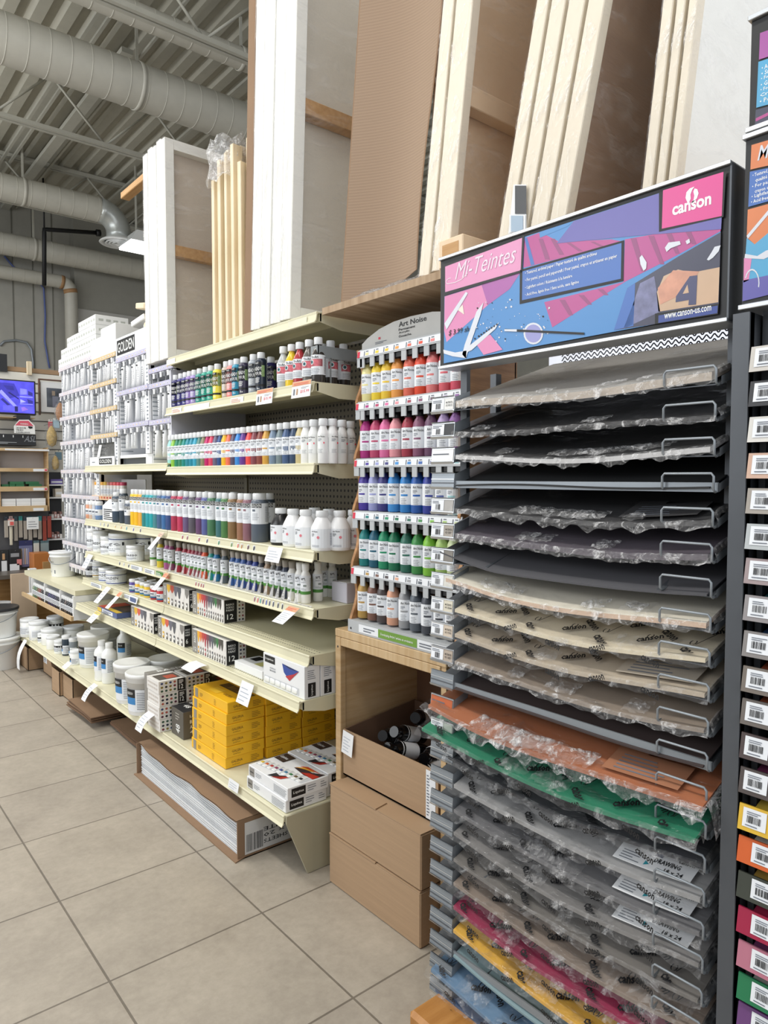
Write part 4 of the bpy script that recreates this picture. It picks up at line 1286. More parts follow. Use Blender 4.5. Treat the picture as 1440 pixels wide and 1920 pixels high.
# ================================================================ BOXES ON THE SHELVES
GREYC = mat('grey_card', '#8d8a85', 0.6, var=0.04)
WHITEC = mat('box_white', '#e4e2df', 0.5, var=0.02)
DRIP = ['#e0a83c', '#d0604a', '#b83e48', '#6a6878', '#55585f', '#6f7378', '#4f6a58', '#585450', '#6c6a68', '#e8e6e4']
def paint_box(label, key, pa, pb, pc, k, n, cols, dx=0.02, h=0.098, side_text=True, z=None):
    """boxed set of tubes: dripping colours on the front, black end panel with the count"""
    X = XF[k]+dx
    zz_ = ZS[k]+0.04
    ya, yb = yat(pa, X, z=zz_), yat(pb, X, z=zz_)
    W = ya-yb
    D = max(0.06, at(pc, [1160, 1250][k == 's7'], Y=yb).x - X)
    t = thing('paint_set_box', label, 'boxed paint set', (X, yb, ZS[k]+0.0009 if z is None else z), 0, 'boxed paint sets on the shelves')
    mb = MB(); mb.rbox(0, D, 0, W, 0, h, WHITEC, 0.001); mb.build('carton', t)
    mb = MB()
    f = plane_fn((-0.0006, W, 0), (0, -1, 0), (0, 0, 1)); g = plane_fn((-0.0011, W, 0), (0, -1, 0), (0, 0, 1)); g2 = plane_fn((-0.0016, W, 0), (0, -1, 0), (0, 0, 1))
    sp = W*0.16
    mb.patch(f, 0.001, sp, 0.001, h-0.001, GREYC)
    mb.text('BASICS', g, sp*0.72, h*0.45, sp*0.38, WHITE, w=h*0.42, res=1, rot=R(90))
    mb.text(str(n), g, sp*0.30, h*0.10, h*0.16, WHITE, w=sp*0.5, res=1)
    q = random.Random(n)
    m = len(cols)
    for i, c in enumerate(cols):
        a = sp + (W-sp)*i/m; b = sp + (W-sp)*(i+1)/m
        d = h*q.uniform(0.42, 0.72)
        cx, w = (a+b)/2, (b-a)
        out = [(a, h-0.001), (a, h*0.78), (a+w*0.12, h*0.72), (cx-w*0.2, d), (cx, d-h*0.06), (cx+w*0.2, d), (b-w*0.12, h*0.72), (b, h*0.78), (b, h-0.001)]
        mb.add([f(*p) for p in out], [tuple(range(9))], hexm(c))
        mb.patch(g, cx-w*0.22, cx+w*0.22, h*0.06, h*0.36, hexm('#7d7a78') if i % 3 else hexm(c))
        mb.patch(g2, cx-w*0.16, cx+w*0.16, h*0.18, h*0.27, WHITE)
        mb.patch(g2, cx-w*0.16, cx+w*0.16, h*0.05, h*0.10, BLACK)
    mb.build('front_print', t)
    mb = MB()
    bw = D*0.6
    f = plane_fn((0, -0.0006, 0), (1, 0, 0), (0, 0, 1)); g = plane_fn((0, -0.0012, 0), (1, 0, 0), (0, 0, 1))
    mb.patch(f, 0.002, bw, 0.002, h-0.002, BLACK)
    for i, s in enumerate(('BASICS', 'ACRYLIC', 'PAINT')):
        mb.text(s, g, bw*0.16, h*(0.74-0.12*i), h*0.085, WHITE, w=bw*0.62, res=1)
    mb.text(str(n), g, bw*0.22, h*0.16, h*0.22, WHITE, w=bw*(0.5 if n > 9 else 0.28), res=2)
    for i in range(n):
        cxx = bw + (D-bw)*(0.3 if i % 2 else 0.7)
        cz = h*(0.1+0.15*(i//2)) if n > 6 else h*(0.12+0.2*(i//2))
        rr = min(h*0.045, (D-bw)*0.16)
        mb.add([f(cxx+rr*math.cos(2*PI*j/10), cz+rr*math.sin(2*PI*j/10)) for j in range(10)], [tuple(range(10))], hexm(['#2a2e3c', '#3a3f5a', '#8a3a44', '#9a7a5a', '#b0a8a0', '#4a4a50'][i % 6]))
    mb.build('end_print', t)
    return t
C6 = ['#e0b43c', '#d0604e', '#6a6a78', '#575a62', '#e6e4e2', '#84827f']
C12 = ['#e8b03c', '#e07a40', '#c04a40', '#b03a48', '#7a4450', '#5a5060', '#585c66', '#4a5a50', '#3f7a4a', '#56504c', '#4a4844', '#e6e4e2']
paint_box('boxed paint set with broad drips, left one of two on the sixth shelf', 'a', 306, 354, 364, 's6', 6, C6)
paint_box('boxed set of twelve paints with black end panel, right one on the sixth shelf', 'b', 361, 420, 460, 's6', 12, C12)
paint_box('boxed paint set on the seventh shelf, leftmost, standing on the middle unit', 'c', 246, 287.5, 300, 's7', 6, C6)
paint_box('boxed set of six paints on the seventh shelf, middle one of three', 'd', 296, 345, 362, 's7', 6, C6)
paint_box('boxed set of twelve paints on the seventh shelf, rightmost of three', 'e', 361, 424, 462, 's7', 12, C12, h=0.10)

# flat colourful box in the middle unit
X = XF['s7']+0.012
yb = yat(219, X, z=ZS['s7'])
t = thing('craft_kit_box', 'flat colourful craft kit box lying on the middle unit\'s seventh shelf', 'box', (X, yb, ZS['s7']+0.0009))
W = yat(183, X, z=ZS['s7'])-yb
mb = MB(); mb.rbox(0, 0.16, 0, W, 0, 0.027, hexm('#5a6a9c'), 0.001); mb.build('carton', t)
mb = MB()
f = plane_fn((0, W, 0.0276), (0, -1, 0), (1, 0, 0))
mb.patch(f, 0.004, W-0.004, 0.004, 0.15, hexm('#3c3c44')); g = plane_fn((0, W, 0.0281), (0, -1, 0), (1, 0, 0))
mb.patch(g, 0.004, W*0.35, 0.004, 0.15, hexm('#b84a3a')); mb.patch(g, W*0.35, W-0.01, 0.004, 0.035, hexm('#e0c050')); mb.patch(g, W*0.5, W*0.85, 0.06, 0.13, hexm('#6a5a58'))
f = plane_fn((-0.0006, W, 0), (0, -1, 0), (0, 0, 1)); mb.patch(f, W*0.25, W*0.8, 0.004, 0.023, LABEL); mb.patch(f, 0.002, W*0.22, 0.002, 0.025, hexm('#e0c050'))
mb.lines(plane_fn((-0.0012, W, 0), (0, -1, 0), (0, 0, 1)), W*0.3, W*0.75, 0.007, 0.02, 2, BAND)
mb.build('print', t)

# seventh shelf right: small white box, three white sets
z = ZS['s7']+0.0009
X = XF['s7']+0.035
pa, pb = at(440, 1262, X=X).y, at(492, 1284, X=X).y
t = thing('paint_set_box', 'small flat white box lying left of the upright white paint sets', 'boxed paint set', (X, pb, z))
mb = MB(); mb.rbox(0, 0.11, 0, pa-pb, 0, 0.030, WHITE2, 0.001); mb.build('carton', t)
mb = MB(); f = plane_fn((0, pa-pb, 0.0306), (0, -1, 0), (1, 0, 0)); mb.patch(f, 0.02, 0.07, 0.055, 0.10, BLACK); mb.patch(f, 0.10, 0.15, 0.03, 0.07, hexm('#dcd890'))
f = plane_fn((0, -0.0006, 0), (1, 0, 0), (0, 0, 1)); mb.patch(f, 0.06, 0.105, 0.003, 0.022, BLACK); mb.build('print', t)
X = XF['s7']+0.022
ya, yb = yat(494, X, z=z+0.05), max(YE+0.008, yat(585, X, z=z+0.05))
W = ya-yb
for i, (xo, d) in enumerate(((0.0, 0.062), (0.066, 0.062), (0.132, 0.062))):
    t = thing('paint_set_box', ['white upright paint set box with blue and red diamond on its front', 'white upright paint set box, second behind the diamond printed one', 'white upright paint set box, farthest behind beside the wooden cabinet'][i], 'boxed paint set', (X+xo, yb, z))
    h = 0.112
    mb = MB(); mb.rbox(0, d, 0, W, 0, h, WHITE2, 0.001); mb.build('carton', t)
    mb = MB()
    if i == 0:
        f = plane_fn((-0.0006, W, 0), (0, -1, 0), (0, 0, 1)); g = plane_fn((-0.0012, W, 0), (0, -1, 0), (0, 0, 1)); g2 = plane_fn((-0.0018, W, 0), (0, -1, 0), (0, 0, 1))
        mb.patch(f, W*0.04, W*0.30, h*0.72, h*0.95, BLACK); mb.text('Liquitex', g, W*0.06, h*0.79, h*0.09, WHITE, w=W*0.21, res=1)
        mb.text('ACRYLIC', f, W*0.17, h*0.55, h*0.05, INK, w=W*0.15, res=1); mb.text('MARKER', f, W*0.17, h*0.47, h*0.05, INK, w=W*0.15, res=1)
        mb.add([f(*p) for p in ((W*0.48, h*0.86), (W*0.52, h*0.60), (W*0.66, h*0.40), (W*0.88, h*0.80))], [(0, 1, 2, 3)], hexm('#2f4a9c'))
        mb.add([g(*p) for p in ((W*0.56, h*0.50), (W*0.66, h*0.40), (W*0.88, h*0.80), (W*0.76, h*0.66))], [(0, 1, 2, 3)], hexm('#b8323c'))
        mb.add([g(*p) for p in ((W*0.48, h*0.86), (W*0.66, h*0.78), (W*0.88, h*0.80), (W*0.62, h*0.83))], [(0, 1, 2, 3)], hexm('#1f2a50'))
        mb.patch(f, W*0.03, W*0.88, h*0.05, h*0.28, hexm('#c9ccd2'))
        for j in range(6):
            a = W*(0.05+0.135*j)
            mb.lathe([(0.009, 0), (0.010, W*0.01), (0.010, W*0.085), (0.006, W*0.11)], WHITE, 12, M=Matrix.Translation(g(a, h*0.16)) @ Matrix.Rotation(R(90), 4, 'X') @ Matrix.Scale(0.25, 4, (1, 0, 0)))
    f = plane_fn((0, -0.0006, 0), (1, 0, 0), (0, 0, 1)); g = plane_fn((0, -0.0012, 0), (1, 0, 0), (0, 0, 1))
    mb.patch(f, d*0.22, d*0.72, h*0.06, h*0.48, BLACK)
    mb.text('Liquitex', g, d*0.56, h*0.10, d*0.16, WHITE, w=h*0.33, res=1, rot=R(90))
    mb.lines(f, d*0.2, d*0.75, h*0.60, h*0.90, 5, INK, seed=i, fill=0.3)
    mb.build('print', t)

# bottom shelf, near unit: stacked sets
z = ZS['b']+0.0009
XB0 = XF['b']+0.02
def dots_box(label, X, Y0, W, D, z0, h, n=12):
    t = thing('paint_set_box', label, 'boxed paint set', (X, Y0, z0), 0, 'stacked sets with colour dots')
    mb = MB(); mb.rbox(0, D, 0, W, 0, h, WHITEC, 0.001); mb.build('carton', t)
    mb = MB()
    f = plane_fn((0, -0.0006, 0), (1, 0, 0), (0, 0, 1)); g = plane_fn((0, -0.0012, 0), (1, 0, 0), (0, 0, 1))
    mb.patch(f, D*0.70, D*0.995, 0.001, h-0.001, BLACK)
    mb.text('12', g, D*0.76, h*0.15, h*0.36, WHITE, w=D*0.16, res=2)
    mb.lines(g, D*0.75, D*0.94, h*0.58, h*0.92, 3, WHITE, fill=0.5)
    q = random.Random(int(z0*1000))
    for i in range(12):
        cx, cz = D*(0.12+0.16*(i % 4)), h*(0.2+0.3*(i//4))
        mb.add([f(cx+D*0.05*math.cos(2*PI*j/10), cz+h*0.09*math.sin(2*PI*j/10)) for j in range(10)], [tuple(range(10))], hexm(q.choice(['#2a2e44', '#7a3040', '#b05a4a', '#8a7a3a', '#3a4a7a', '#25272c', '#5a2a44', '#3a5a4a'])))
    f = plane_fn((-0.0006, W, 0), (0, -1, 0), (0, 0, 1))
    for i in range(8):
        for j in range(2):
            mb.patch(f, W*(0.1+0.105*i), W*(0.14+0.105*i), h*(0.25+0.32*j), h*(0.40+0.32*j), hexm('#b9aba0'))
    f = plane_fn((0, W, h+0.0006), (0, -1, 0), (1, 0, 0))
    mb.patch(f, W*0.2, W*0.85, D*0.1, D*0.9, hexm('#5a5552')); mb.patch(plane_fn((0, W, h+0.0011), (0, -1, 0), (1, 0, 0)), W*0.4, W*0.8, D*0.4, D*0.8, hexm('#b85a48'))
    mb.build('print', t)
    return t
pa, pb = at(283, 1300, X=XB0).y, at(304, 1300, X=XB0).y
W = 0.145
XS = at(300, 1374, Z=z).x
yb_ = at(300, 1374, Z=z).y
Wd = yat(278, XS, z=z)-yb_
hh = 0.0565
for k in range(4):
    dots_box('white paint set with colour dots, %s of the front stack' % ['lowest', 'second from the bottom', 'third from the bottom', 'topmost'][k], XS-0.003*(k % 2), yb_, Wd, 0.122, z+k*hh, hh-0.001)
for k in range(4):
    dots_box('white paint set with colour dots, %s of the second stack behind' % ['lowest', 'second from the bottom', 'third from the bottom', 'topmost'][k], XS+0.127, yb_+0.004*(k % 2), Wd, 0.122, z+k*hh, hh-0.001)
for k in range(3):
    dots_box('white paint set with colour dots, %s of the third stack deep in the shelf' % ['lowest', 'middle', 'topmost'][k], XS+0.254, yb_+0.003, Wd, 0.122, z+k*hh, hh-0.001)
t = jbox('tall grey card box lying behind the nearest tub and the dotted sets', XS+0.005, XS+0.38, yb_+Wd+0.004, yb_+Wd+0.052, z, z+0.228, 'paint_set_box', 'boxed paint set', GREYC)
mb = MB(); f = plane_fn((0, 0.048, 0.2286), (0, -1, 0), (1, 0, 0)); mb.text('BASICS', f, 0.042, 0.05, 0.03, WHITE, w=0.16, res=1, rot=R(90)); mb.build('print', t)
GB = mat('dark_grey_card', '#5d5952', 0.6, var=0.04)
ybx = yat(344, XB0+0.008, z=z)
Wx = yat(322, XB0+0.008, z=z)-ybx
t = jbox('dark grey box lettered 48 standing beside the yellow box stack', XB0+0.008, XB0+0.115, ybx, ybx+Wx, z, z+0.118, 'paint_set_box', 'boxed paint set', GB)
mb = MB(); h = 0.118
f = plane_fn((0, Wx, h+0.0006), (0, -1, 0), (1, 0, 0)); mb.patch(f, 0.001, Wx-0.001, 0.001, 0.106, DARK); mb.text('BASICS', plane_fn((0, Wx, h+0.0011), (0, -1, 0), (1, 0, 0)), Wx*0.1, 0.075, 0.02, WHITE, w=Wx*0.75, res=1); mb.text('48', plane_fn((0, Wx, h+0.0011), (0, -1, 0), (1, 0, 0)), Wx*0.25, 0.035, 0.028, WHITE, w=Wx*0.4, res=1)
f = plane_fn((-0.0006, Wx, 0), (0, -1, 0), (0, 0, 1)); mb.text('48', f, Wx*0.72, h*0.14, Wx*0.34, WHITE, w=h*0.32, res=2, rot=R(90))
mb.lines(f, Wx*0.35, Wx*0.7, h*0.62, h*0.92, 3, mat('light_grey_print', '#a9a59d', 0.6), fill=0.4)
f = plane_fn((0, -0.0006, 0), (1, 0, 0), (0, 0, 1))
for i, s in enumerate(('Liquitex', 'BASICS', 'ACRYLIC', '48')):
    mb.text(s, f, 0.03, h*(0.74-0.19*i), h*0.13, WHITE, w=0.065 if i < 3 else 0.03, res=1)
mb.build('print', t)

# yellow boxes
YEL = mat('yellow_card', '#f2bb22', 0.4, var=0.03)
YELP = film('yellow_clear_sleeve', 0.25, 0.5, 10, tint=(1.0, 0.85, 0.2))
YPR = mat('brown_print', '#8a6420', 0.5)
def yellow_box(top=False):
    o = thing('paint_set_box', '', 'boxed paint set')
    D, W, h = 0.165, 0.30, 0.042
    mb = MB(); mb.rbox(0, D, 0, W, 0, h, YEL, 0.0015); mb.build('carton', o)
    mb = MB()
    f = plane_fn((-0.0006, W, 0), (0, -1, 0), (0, 0, 1))
    mb.patch(f, W*0.06, W*0.145, 0.002, h-0.004, GREYC); mb.lines(f, W*0.2, W*0.30, h*0.3, h*0.7, 3, YPR, fill=0.4); mb.lines(f, W*0.62, W*0.70, h*0.2, h*0.8, 4, YPR, seed=4, fill=0.3)
    f = plane_fn((0, -0.0006, 0), (1, 0, 0), (0, 0, 1))
    mb.text('GALERIA', f, D*0.14, h*0.42, h*0.24, YPR, w=D*0.30, res=1); mb.text('ACRYLIC', f, D*0.17, h*0.2, h*0.11, YPR, w=D*0.2, res=1); mb.lines(f, D*0.66, D*0.9, h*0.2, h*0.8, 4, YPR, fill=0.3)
    mb.build('print', o)
    if top:
        mb = MB(); f = plane_fn((0, W, h+0.0006), (0, -1, 0), (1, 0, 0)); g = plane_fn((0, W, h+0.0012), (0, -1, 0), (1, 0, 0))
        mb.patch(f, W*0.22, W*0.96, D*0.50, D*0.78, hexm('#5c4420'))
        for j in range(9):
            mb.patch(g, W*(0.24+0.08*j), W*(0.295+0.08*j), D*0.55, D*0.74, hexm(['#7a5a24', '#6a4c22', '#8a6a30'][j % 3]))
        mb.patch(g, W*0.30, W*0.55, D*0.12, D*0.40, mat('yellow_light', '#f8c838', 0.3))
        mb.text('GALERIA', g, W*0.62, D*0.22, D*0.09, YPR, w=W*0.22, res=1)
        mb.build('window_print', o)
    return o
xg = XB0+0.004
yg = yat(423, xg, z=z)
for k in range(6):
    dxx = [0.0, 0.002, 0.004, 0.002, 0.006, 0.012][k]
    place('ybox' if k < 5 else 'yboxtop', (lambda: yellow_box()) if k < 5 else (lambda: yellow_box(True)), 'yellow paint set box, %s of the front stack of six' % ['lowest', 'second from the bottom', 'third from the bottom', 'fourth from the bottom', 'fifth from the bottom', 'topmost'][k], 'stacked yellow paint sets', (xg+dxx, yg-0.004*(k % 2)+0.006*(k == 5), z+k*0.0425))
for s, (xo, yo, n) in enumerate(((0.175, -0.01, 6), (0.346, -0.01, 5))):
    for k in range(n):
        place('ybox', None, 'yellow paint set box, %s of the %s stack' % (['lowest', 'second from the bottom', 'third from the bottom', 'fourth from the bottom', 'fifth from the bottom', 'topmost'][k if k < n-1 else 5], ['second', 'third, deepest'][s]), 'stacked yellow paint sets', (xg+xo, yg+yo+0.003*(k % 3), z+k*0.0425))

# white tube sets, two stacks of two
def tube_set():
    o = thing('paint_set_box', '', 'boxed paint set')
    D, W, h = 0.165, 0.262, 0.042
    mb = MB(); mb.rbox(0, D, 0, W, 0, h, WHITE2, 0.0015); mb.build('carton', o)
    mb = MB()
    f = plane_fn((-0.0006, W, 0), (0, -1, 0), (0, 0, 1)); g = plane_fn((-0.0012, W, 0), (0, -1, 0), (0, 0, 1))
    mb.patch(f, W*0.03, W*0.16, h*0.15, h*0.88, GREYC); mb.text('Liquitex', g, W*0.04, h*0.4, h*0.22, DARK, w=W*0.10, res=1)
    mb.lines(f, W*0.19, W*0.36, h*0.35, h*0.75, 3, INK, fill=0.3); mb.lines(f, W*0.66, W*0.98, h*0.15, h*0.8, 6, INK, seed=5, fill=0.3)
    f = plane_fn((0, -0.0006, 0), (1, 0, 0), (0, 0, 1)); g = plane_fn((0, -0.0012, 0), (1, 0, 0), (0, 0, 1))
    mb.patch(f, D*0.09, D*0.43, h*0.16, h*0.86, BLACK); mb.text('Liquitex', g, D*0.13, h*0.36, h*0.28, WHITE, w=D*0.26, res=1)
    mb.lines(f, D*0.48, D*0.7, h*0.3, h*0.85, 3, INK, fill=0.3); mb.lines(f, D*0.80, D*0.95, h*0.3, h*0.85, 3, INK, seed=2, fill=0.3)
    t0 = plane_fn((0, W, h+0.0006), (0, -1, 0), (1, 0, 0)); t1 = plane_fn((0, W, h+0.0012), (0, -1, 0), (1, 0, 0)); t2 = plane_fn((0, W, h+0.0018), (0, -1, 0), (1, 0, 0))
    P = lambda fn, pts, m: mb.add([fn(W*a, D*b) for a, b in pts], [tuple(range(len(pts)))], m)
    P(t0, [(0.04, 0.14), (0.98, 0.34), (0.98, 0.62), (0.04, 0.42)], hexm('#c6c9ce'))
    P(t1, [(0.02, 0.62), (0.26, 0.62), (0.26, 0.96), (0.02, 0.96)], hexm('#3c3230'))
    mb.text('Liquitex', t2, W*0.05, D*0.72, D*0.12, WHITE, w=W*0.17, res=1)
    P(t1, [(0.50, 0.66), (0.62, 0.82), (0.80, 0.80), (0.97, 0.96), (0.98, 0.66), (0.80, 0.60)], hexm('#3a2c30'))
    P(t2, [(0.50, 0.68), (0.62, 0.86), (0.84, 0.84), (0.66, 0.78)], hexm('#e0a03a'))
    P(t2, [(0.52, 0.80), (0.62, 0.90), (0.92, 0.90), (0.72, 0.84)], hexm('#d8502c'))
    P(t2, [(0.70, 0.62), (0.80, 0.74), (0.98, 0.80), (0.98, 0.62)], hexm('#b03226'))
    P(t2, [(0.48, 0.02), (0.50, 0.22), (0.60, 0.20), (0.70, 0.34), (0.66, 0.12)], hexm('#2c3038'))
    P(t2, [(0.56, 0.04), (0.64, 0.22), (0.74, 0.30), (0.70, 0.12)], hexm('#c23a30'))
    mb.build('print', o)
    for j in range(9):
        a = 0.07+0.1*j
        mb = MB()
        M = Matrix.Translation(t0(W*(a+0.02), D*(0.16+a*0.2))) @ Matrix.Rotation(R(90), 4, 'Y') @ Matrix.Rotation(R(-6), 4, 'X')
        mb.lathe([(0.0085, 0), (0.010, 0.002), (0.010, 0.034), (0.0065, 0.037), (0.0065, 0.045)], WHITE, 12, M=M @ Matrix.Scale(0.3, 4, (1, 0, 0)))
        c = hexm(['#e0c040', '#d86a3a', '#b83a3a', '#8a3a5a', '#3a4a8c', '#3a7a9c', '#3a7a4c', '#6a5a3a', '#2a2c30'][j])
        mb.box(-0.001, 0.001, -0.006, 0.006, 0.012, 0.022, c, M=M @ Matrix.Translation((-0.0035, 0, 0)))
        mb.build('paint_tube', o)
    return o
xw = XF['b']+0.012
yw = YE+0.008
for s in range(2):
    for k in range(2):
        place('tset', tube_set, 'white tube set box, %s of the stack %s' % (['lower', 'upper'][k], ['at the front corner of the bottom shelf', 'behind the corner one, beside the wooden cabinet'][s]), 'white tube sets on the bottom shelf', (xw+s*0.172+0.004*k, yw+0.006*(1-k)+0.012*s, z+k*0.0425))

# ================================================================ PRICE CARDS
def card(label, px, py, X, w, h, tilt=0.0, m=None, head=None, words=None, roll=0.0, bend=0.0, lines=4, name='price_card', seed=1):
    """card hanging from the price channel by its top edge (px, py = top centre)"""
    p = at(px, py, X=X)
    t = thing(name, label, 'price card', p)
    ux = Vector((0, -1, 0)); uy = Vector((-math.sin(tilt), 0, -math.cos(tilt)))
    nrm = Vector((-math.cos(tilt), 0, math.sin(tilt)))
    cr, sr = math.cos(roll), math.sin(roll)
    def fn(e):
        def f(u, v):
            a, b = u-w/2, v
            a, b = a*cr - b*sr, a*sr + b*cr
            return ux*a + uy*b + nrm*(e + bend*math.sin(PI*v/h))
        return f
    mb = MB()
    mb.grid(fn(0), 1, 6, m or WHITE2, False, 0, w, 0, h)
    mb.grid(fn(-0.0008), 1, 6, m or WHITE2, False, 0, w, 0, h)
    mb.build('card', t)
    mb = MB()
    fl = lambda e: (lambda u, v: fn(e)(u, h-v))
    f = fl(0.0006)
    if head:
        mb.patch(f, 0.001, w-0.001, h*0.72, h-0.001, head)
        mb.lines(fl(0.0011), w*0.1, w*0.9, h*0.78, h*0.94, 2, RED if head is ORANGE else INK, seed=seed, fill=0.3)
    if words:
        mb.text(words, f, w*0.48, h*0.24, h*0.20, RED, w=w*0.46, res=1)
        mb.patch(f, w*0.10, w*0.18, h*0.18, h*0.55, INK); mb.patch(f, w*0.26, w*0.34, h*0.18, h*0.55, hexm('#b08a6a'))
        mb.lines(f, w*0.5, w*0.92, h*0.52, h*0.66, 2, INK, fill=0.3)
    elif lines:
        mb.lines(f, w*0.12, w*0.88, h*0.15, h*(0.66 if head else 0.85), lines, mat('faint_print', '#a9b0bd', 0.6), seed=seed, fill=0.22)
    if mb.f:
        mb.build('print', t)
    return t
card('white and orange price card on the second shelf edge, left of two', 497, 729, XF['s2']-0.014, 0.115, 0.056, 0.12, head=ORANGE, words='$15.99')
card('white and orange price card on the second shelf edge, right one near the corner', 566, 714, XF['s2']-0.014, 0.115, 0.056, 0.12, head=ORANGE, words='$15.99', seed=2)
card('long narrow price card hanging from the fourth shelf above the spout bottles', 305, 998, XF['s4']-0.014, 0.045, 0.10, 0.7, head=hexm('#e9b9a0'), roll=0.05, lines=6)
card('white price card under the black squat bottle on the fourth shelf edge', 517, 1026, XF['s4']-0.014, 0.098, 0.055, 0.35, lines=4)
card('narrow white and orange price card left of the first drip box', 314, 1074, XF['s5']-0.014, 0.045, 0.10, 0.75, head=ORANGE, lines=5)
card('white and orange price card jutting from the fifth shelf corner', 553, 1138, XF['s5']-0.014, 0.07, 0.085, 1.0, head=ORANGE, lines=5)
card('white price card at the left end of the fifth shelf, below the lettered tubs', 170, 1040, XF['s5']-0.014, 0.085, 0.085, 0.5, lines=3)
card('white price card hanging under the widest white jar, sixth shelf', 204, 1101, XF['s6']-0.014, 0.070, 0.105, 0.75, lines=4)
card('narrow orange topped price card beside the blue plate on the sixth shelf', 228, 1110, XF['s6']-0.014, 0.048, 0.11, 0.8, head=ORANGE, lines=5)
card('white and yellow price card with barcode under the flat craft kit', 186, 1147, XF['s7']-0.016, 0.085, 0.075, 0.85, head=hexm('#e8d27a'), lines=3)
card('white card with a blue plate clipped to the sixth shelf edge', 251, 1118, XF['s6']-0.012, 0.115, 0.034, 0.3, head=None, lines=0, m=WHITE2)
p = at(251, 1118, X=XF['s6']-0.0135)
mb = MB(); mb.box(-0.0075, -0.006, -0.04, 0.035, -0.028, -0.006, hexm('#5a6a94')); o = mb.build('blue_plate'); o.location = p
tag(o, 'small blue name plate on the white card of the sixth shelf edge', 'sign')
card('white card curling out under the rightmost twelve paint set', 378, 1243, XF['s7']-0.011, 0.10, 0.07, 1.3, bend=0.006, lines=0)
card('white price card hanging below the small flat white box', 465, 1280, XF['s7']-0.016, 0.088, 0.080, 0.35, lines=4)
card('white price card hanging from the bottom shelf below the white bottles', 180, 1283, XF['b']-0.016, 0.062, 0.10, 0.75, bend=0.01, lines=5)
card('small white card on the bottom shelf edge near the far tubs', 131, 1242, XF['b']-0.014, 0.072, 0.045, 0.9, lines=0)
card('white curling price card hanging below the nearest big tub', 284, 1337, XF['b']-0.016, 0.072, 0.092, 0.75, bend=0.012, lines=5)
card('small barcode sticker on the bottom shelf edge below the yellow stack', 439, 1464, XF['b']-0.012, 0.075, 0.034, 0.2, lines=3)
card('long paper strip hanging from the far left end of the bottom shelf', 48, 1200, XF['b']-0.02, 0.075, 0.20, 0.25, bend=0.02, lines=0)
# ================================================================ WHITE TUBE RACKS
TUBEW = mat('tube_white', '#f3f5f8', 0.35, var=0.02)
def tube(name_text, s):
    o = thing('paint_tube', '', 'paint tube')
    r, h = 0.0165*s, 0.135*s
    mb = MB()
    seg, n = 14, 5
    vs_, fs = [], []
    for i in range(n+1):
        t = i/n
        z = h*(0.97-0.97*t)
        a, b = r*(1-t*0.85), r*(1+0.25*t)
        for k in range(seg):
            an = 2*PI*k/seg
            vs_.append((b*math.cos(an), a*math.sin(an), z))
    for i in range(n):
        for k in range(seg):
            k2 = (k+1) % seg
            fs.append((i*seg+k2, i*seg+k, (i+1)*seg+k, (i+1)*seg+k2))
    fs.append(tuple(range(seg)))
    fs.append(tuple(n*seg+k for k in range(seg-1, -1, -1)))
    mb.add(vs_, fs, TUBEW, True)
    mb.build('tube_body', o)
    mb = MB(); mb.lathe([(r*0.62, h*0.97), (r*0.62, h), (r*0.55, h*1.10), (r*0.4, h*1.11)], CAPW, 12); mb.build('cap', o)
    mb = MB()
    fn = lambda u, v: Vector((-math.sqrt(max(0, 1-(u/r)**2))*r*(1.02+0.2*(1-v/h))-0.0008, -u*(0.2+0.8*v/h), v))
    if name_text:
        mb.text('GOLDEN', fn, -r*0.1, h*0.18, r*0.85, BLACK, w=h*0.52, res=1, rot=R(90))
        mb.patch(fn, -r*0.5, r*0.5, h*0.84, h*0.90, BLACK, 3)
    else:
        mb.lines(fn, -r*0.45, r*0.45, h*0.3, h*0.8, 6, INK, n=2, fill=0.3)
    mb.build('print', o)
    return o

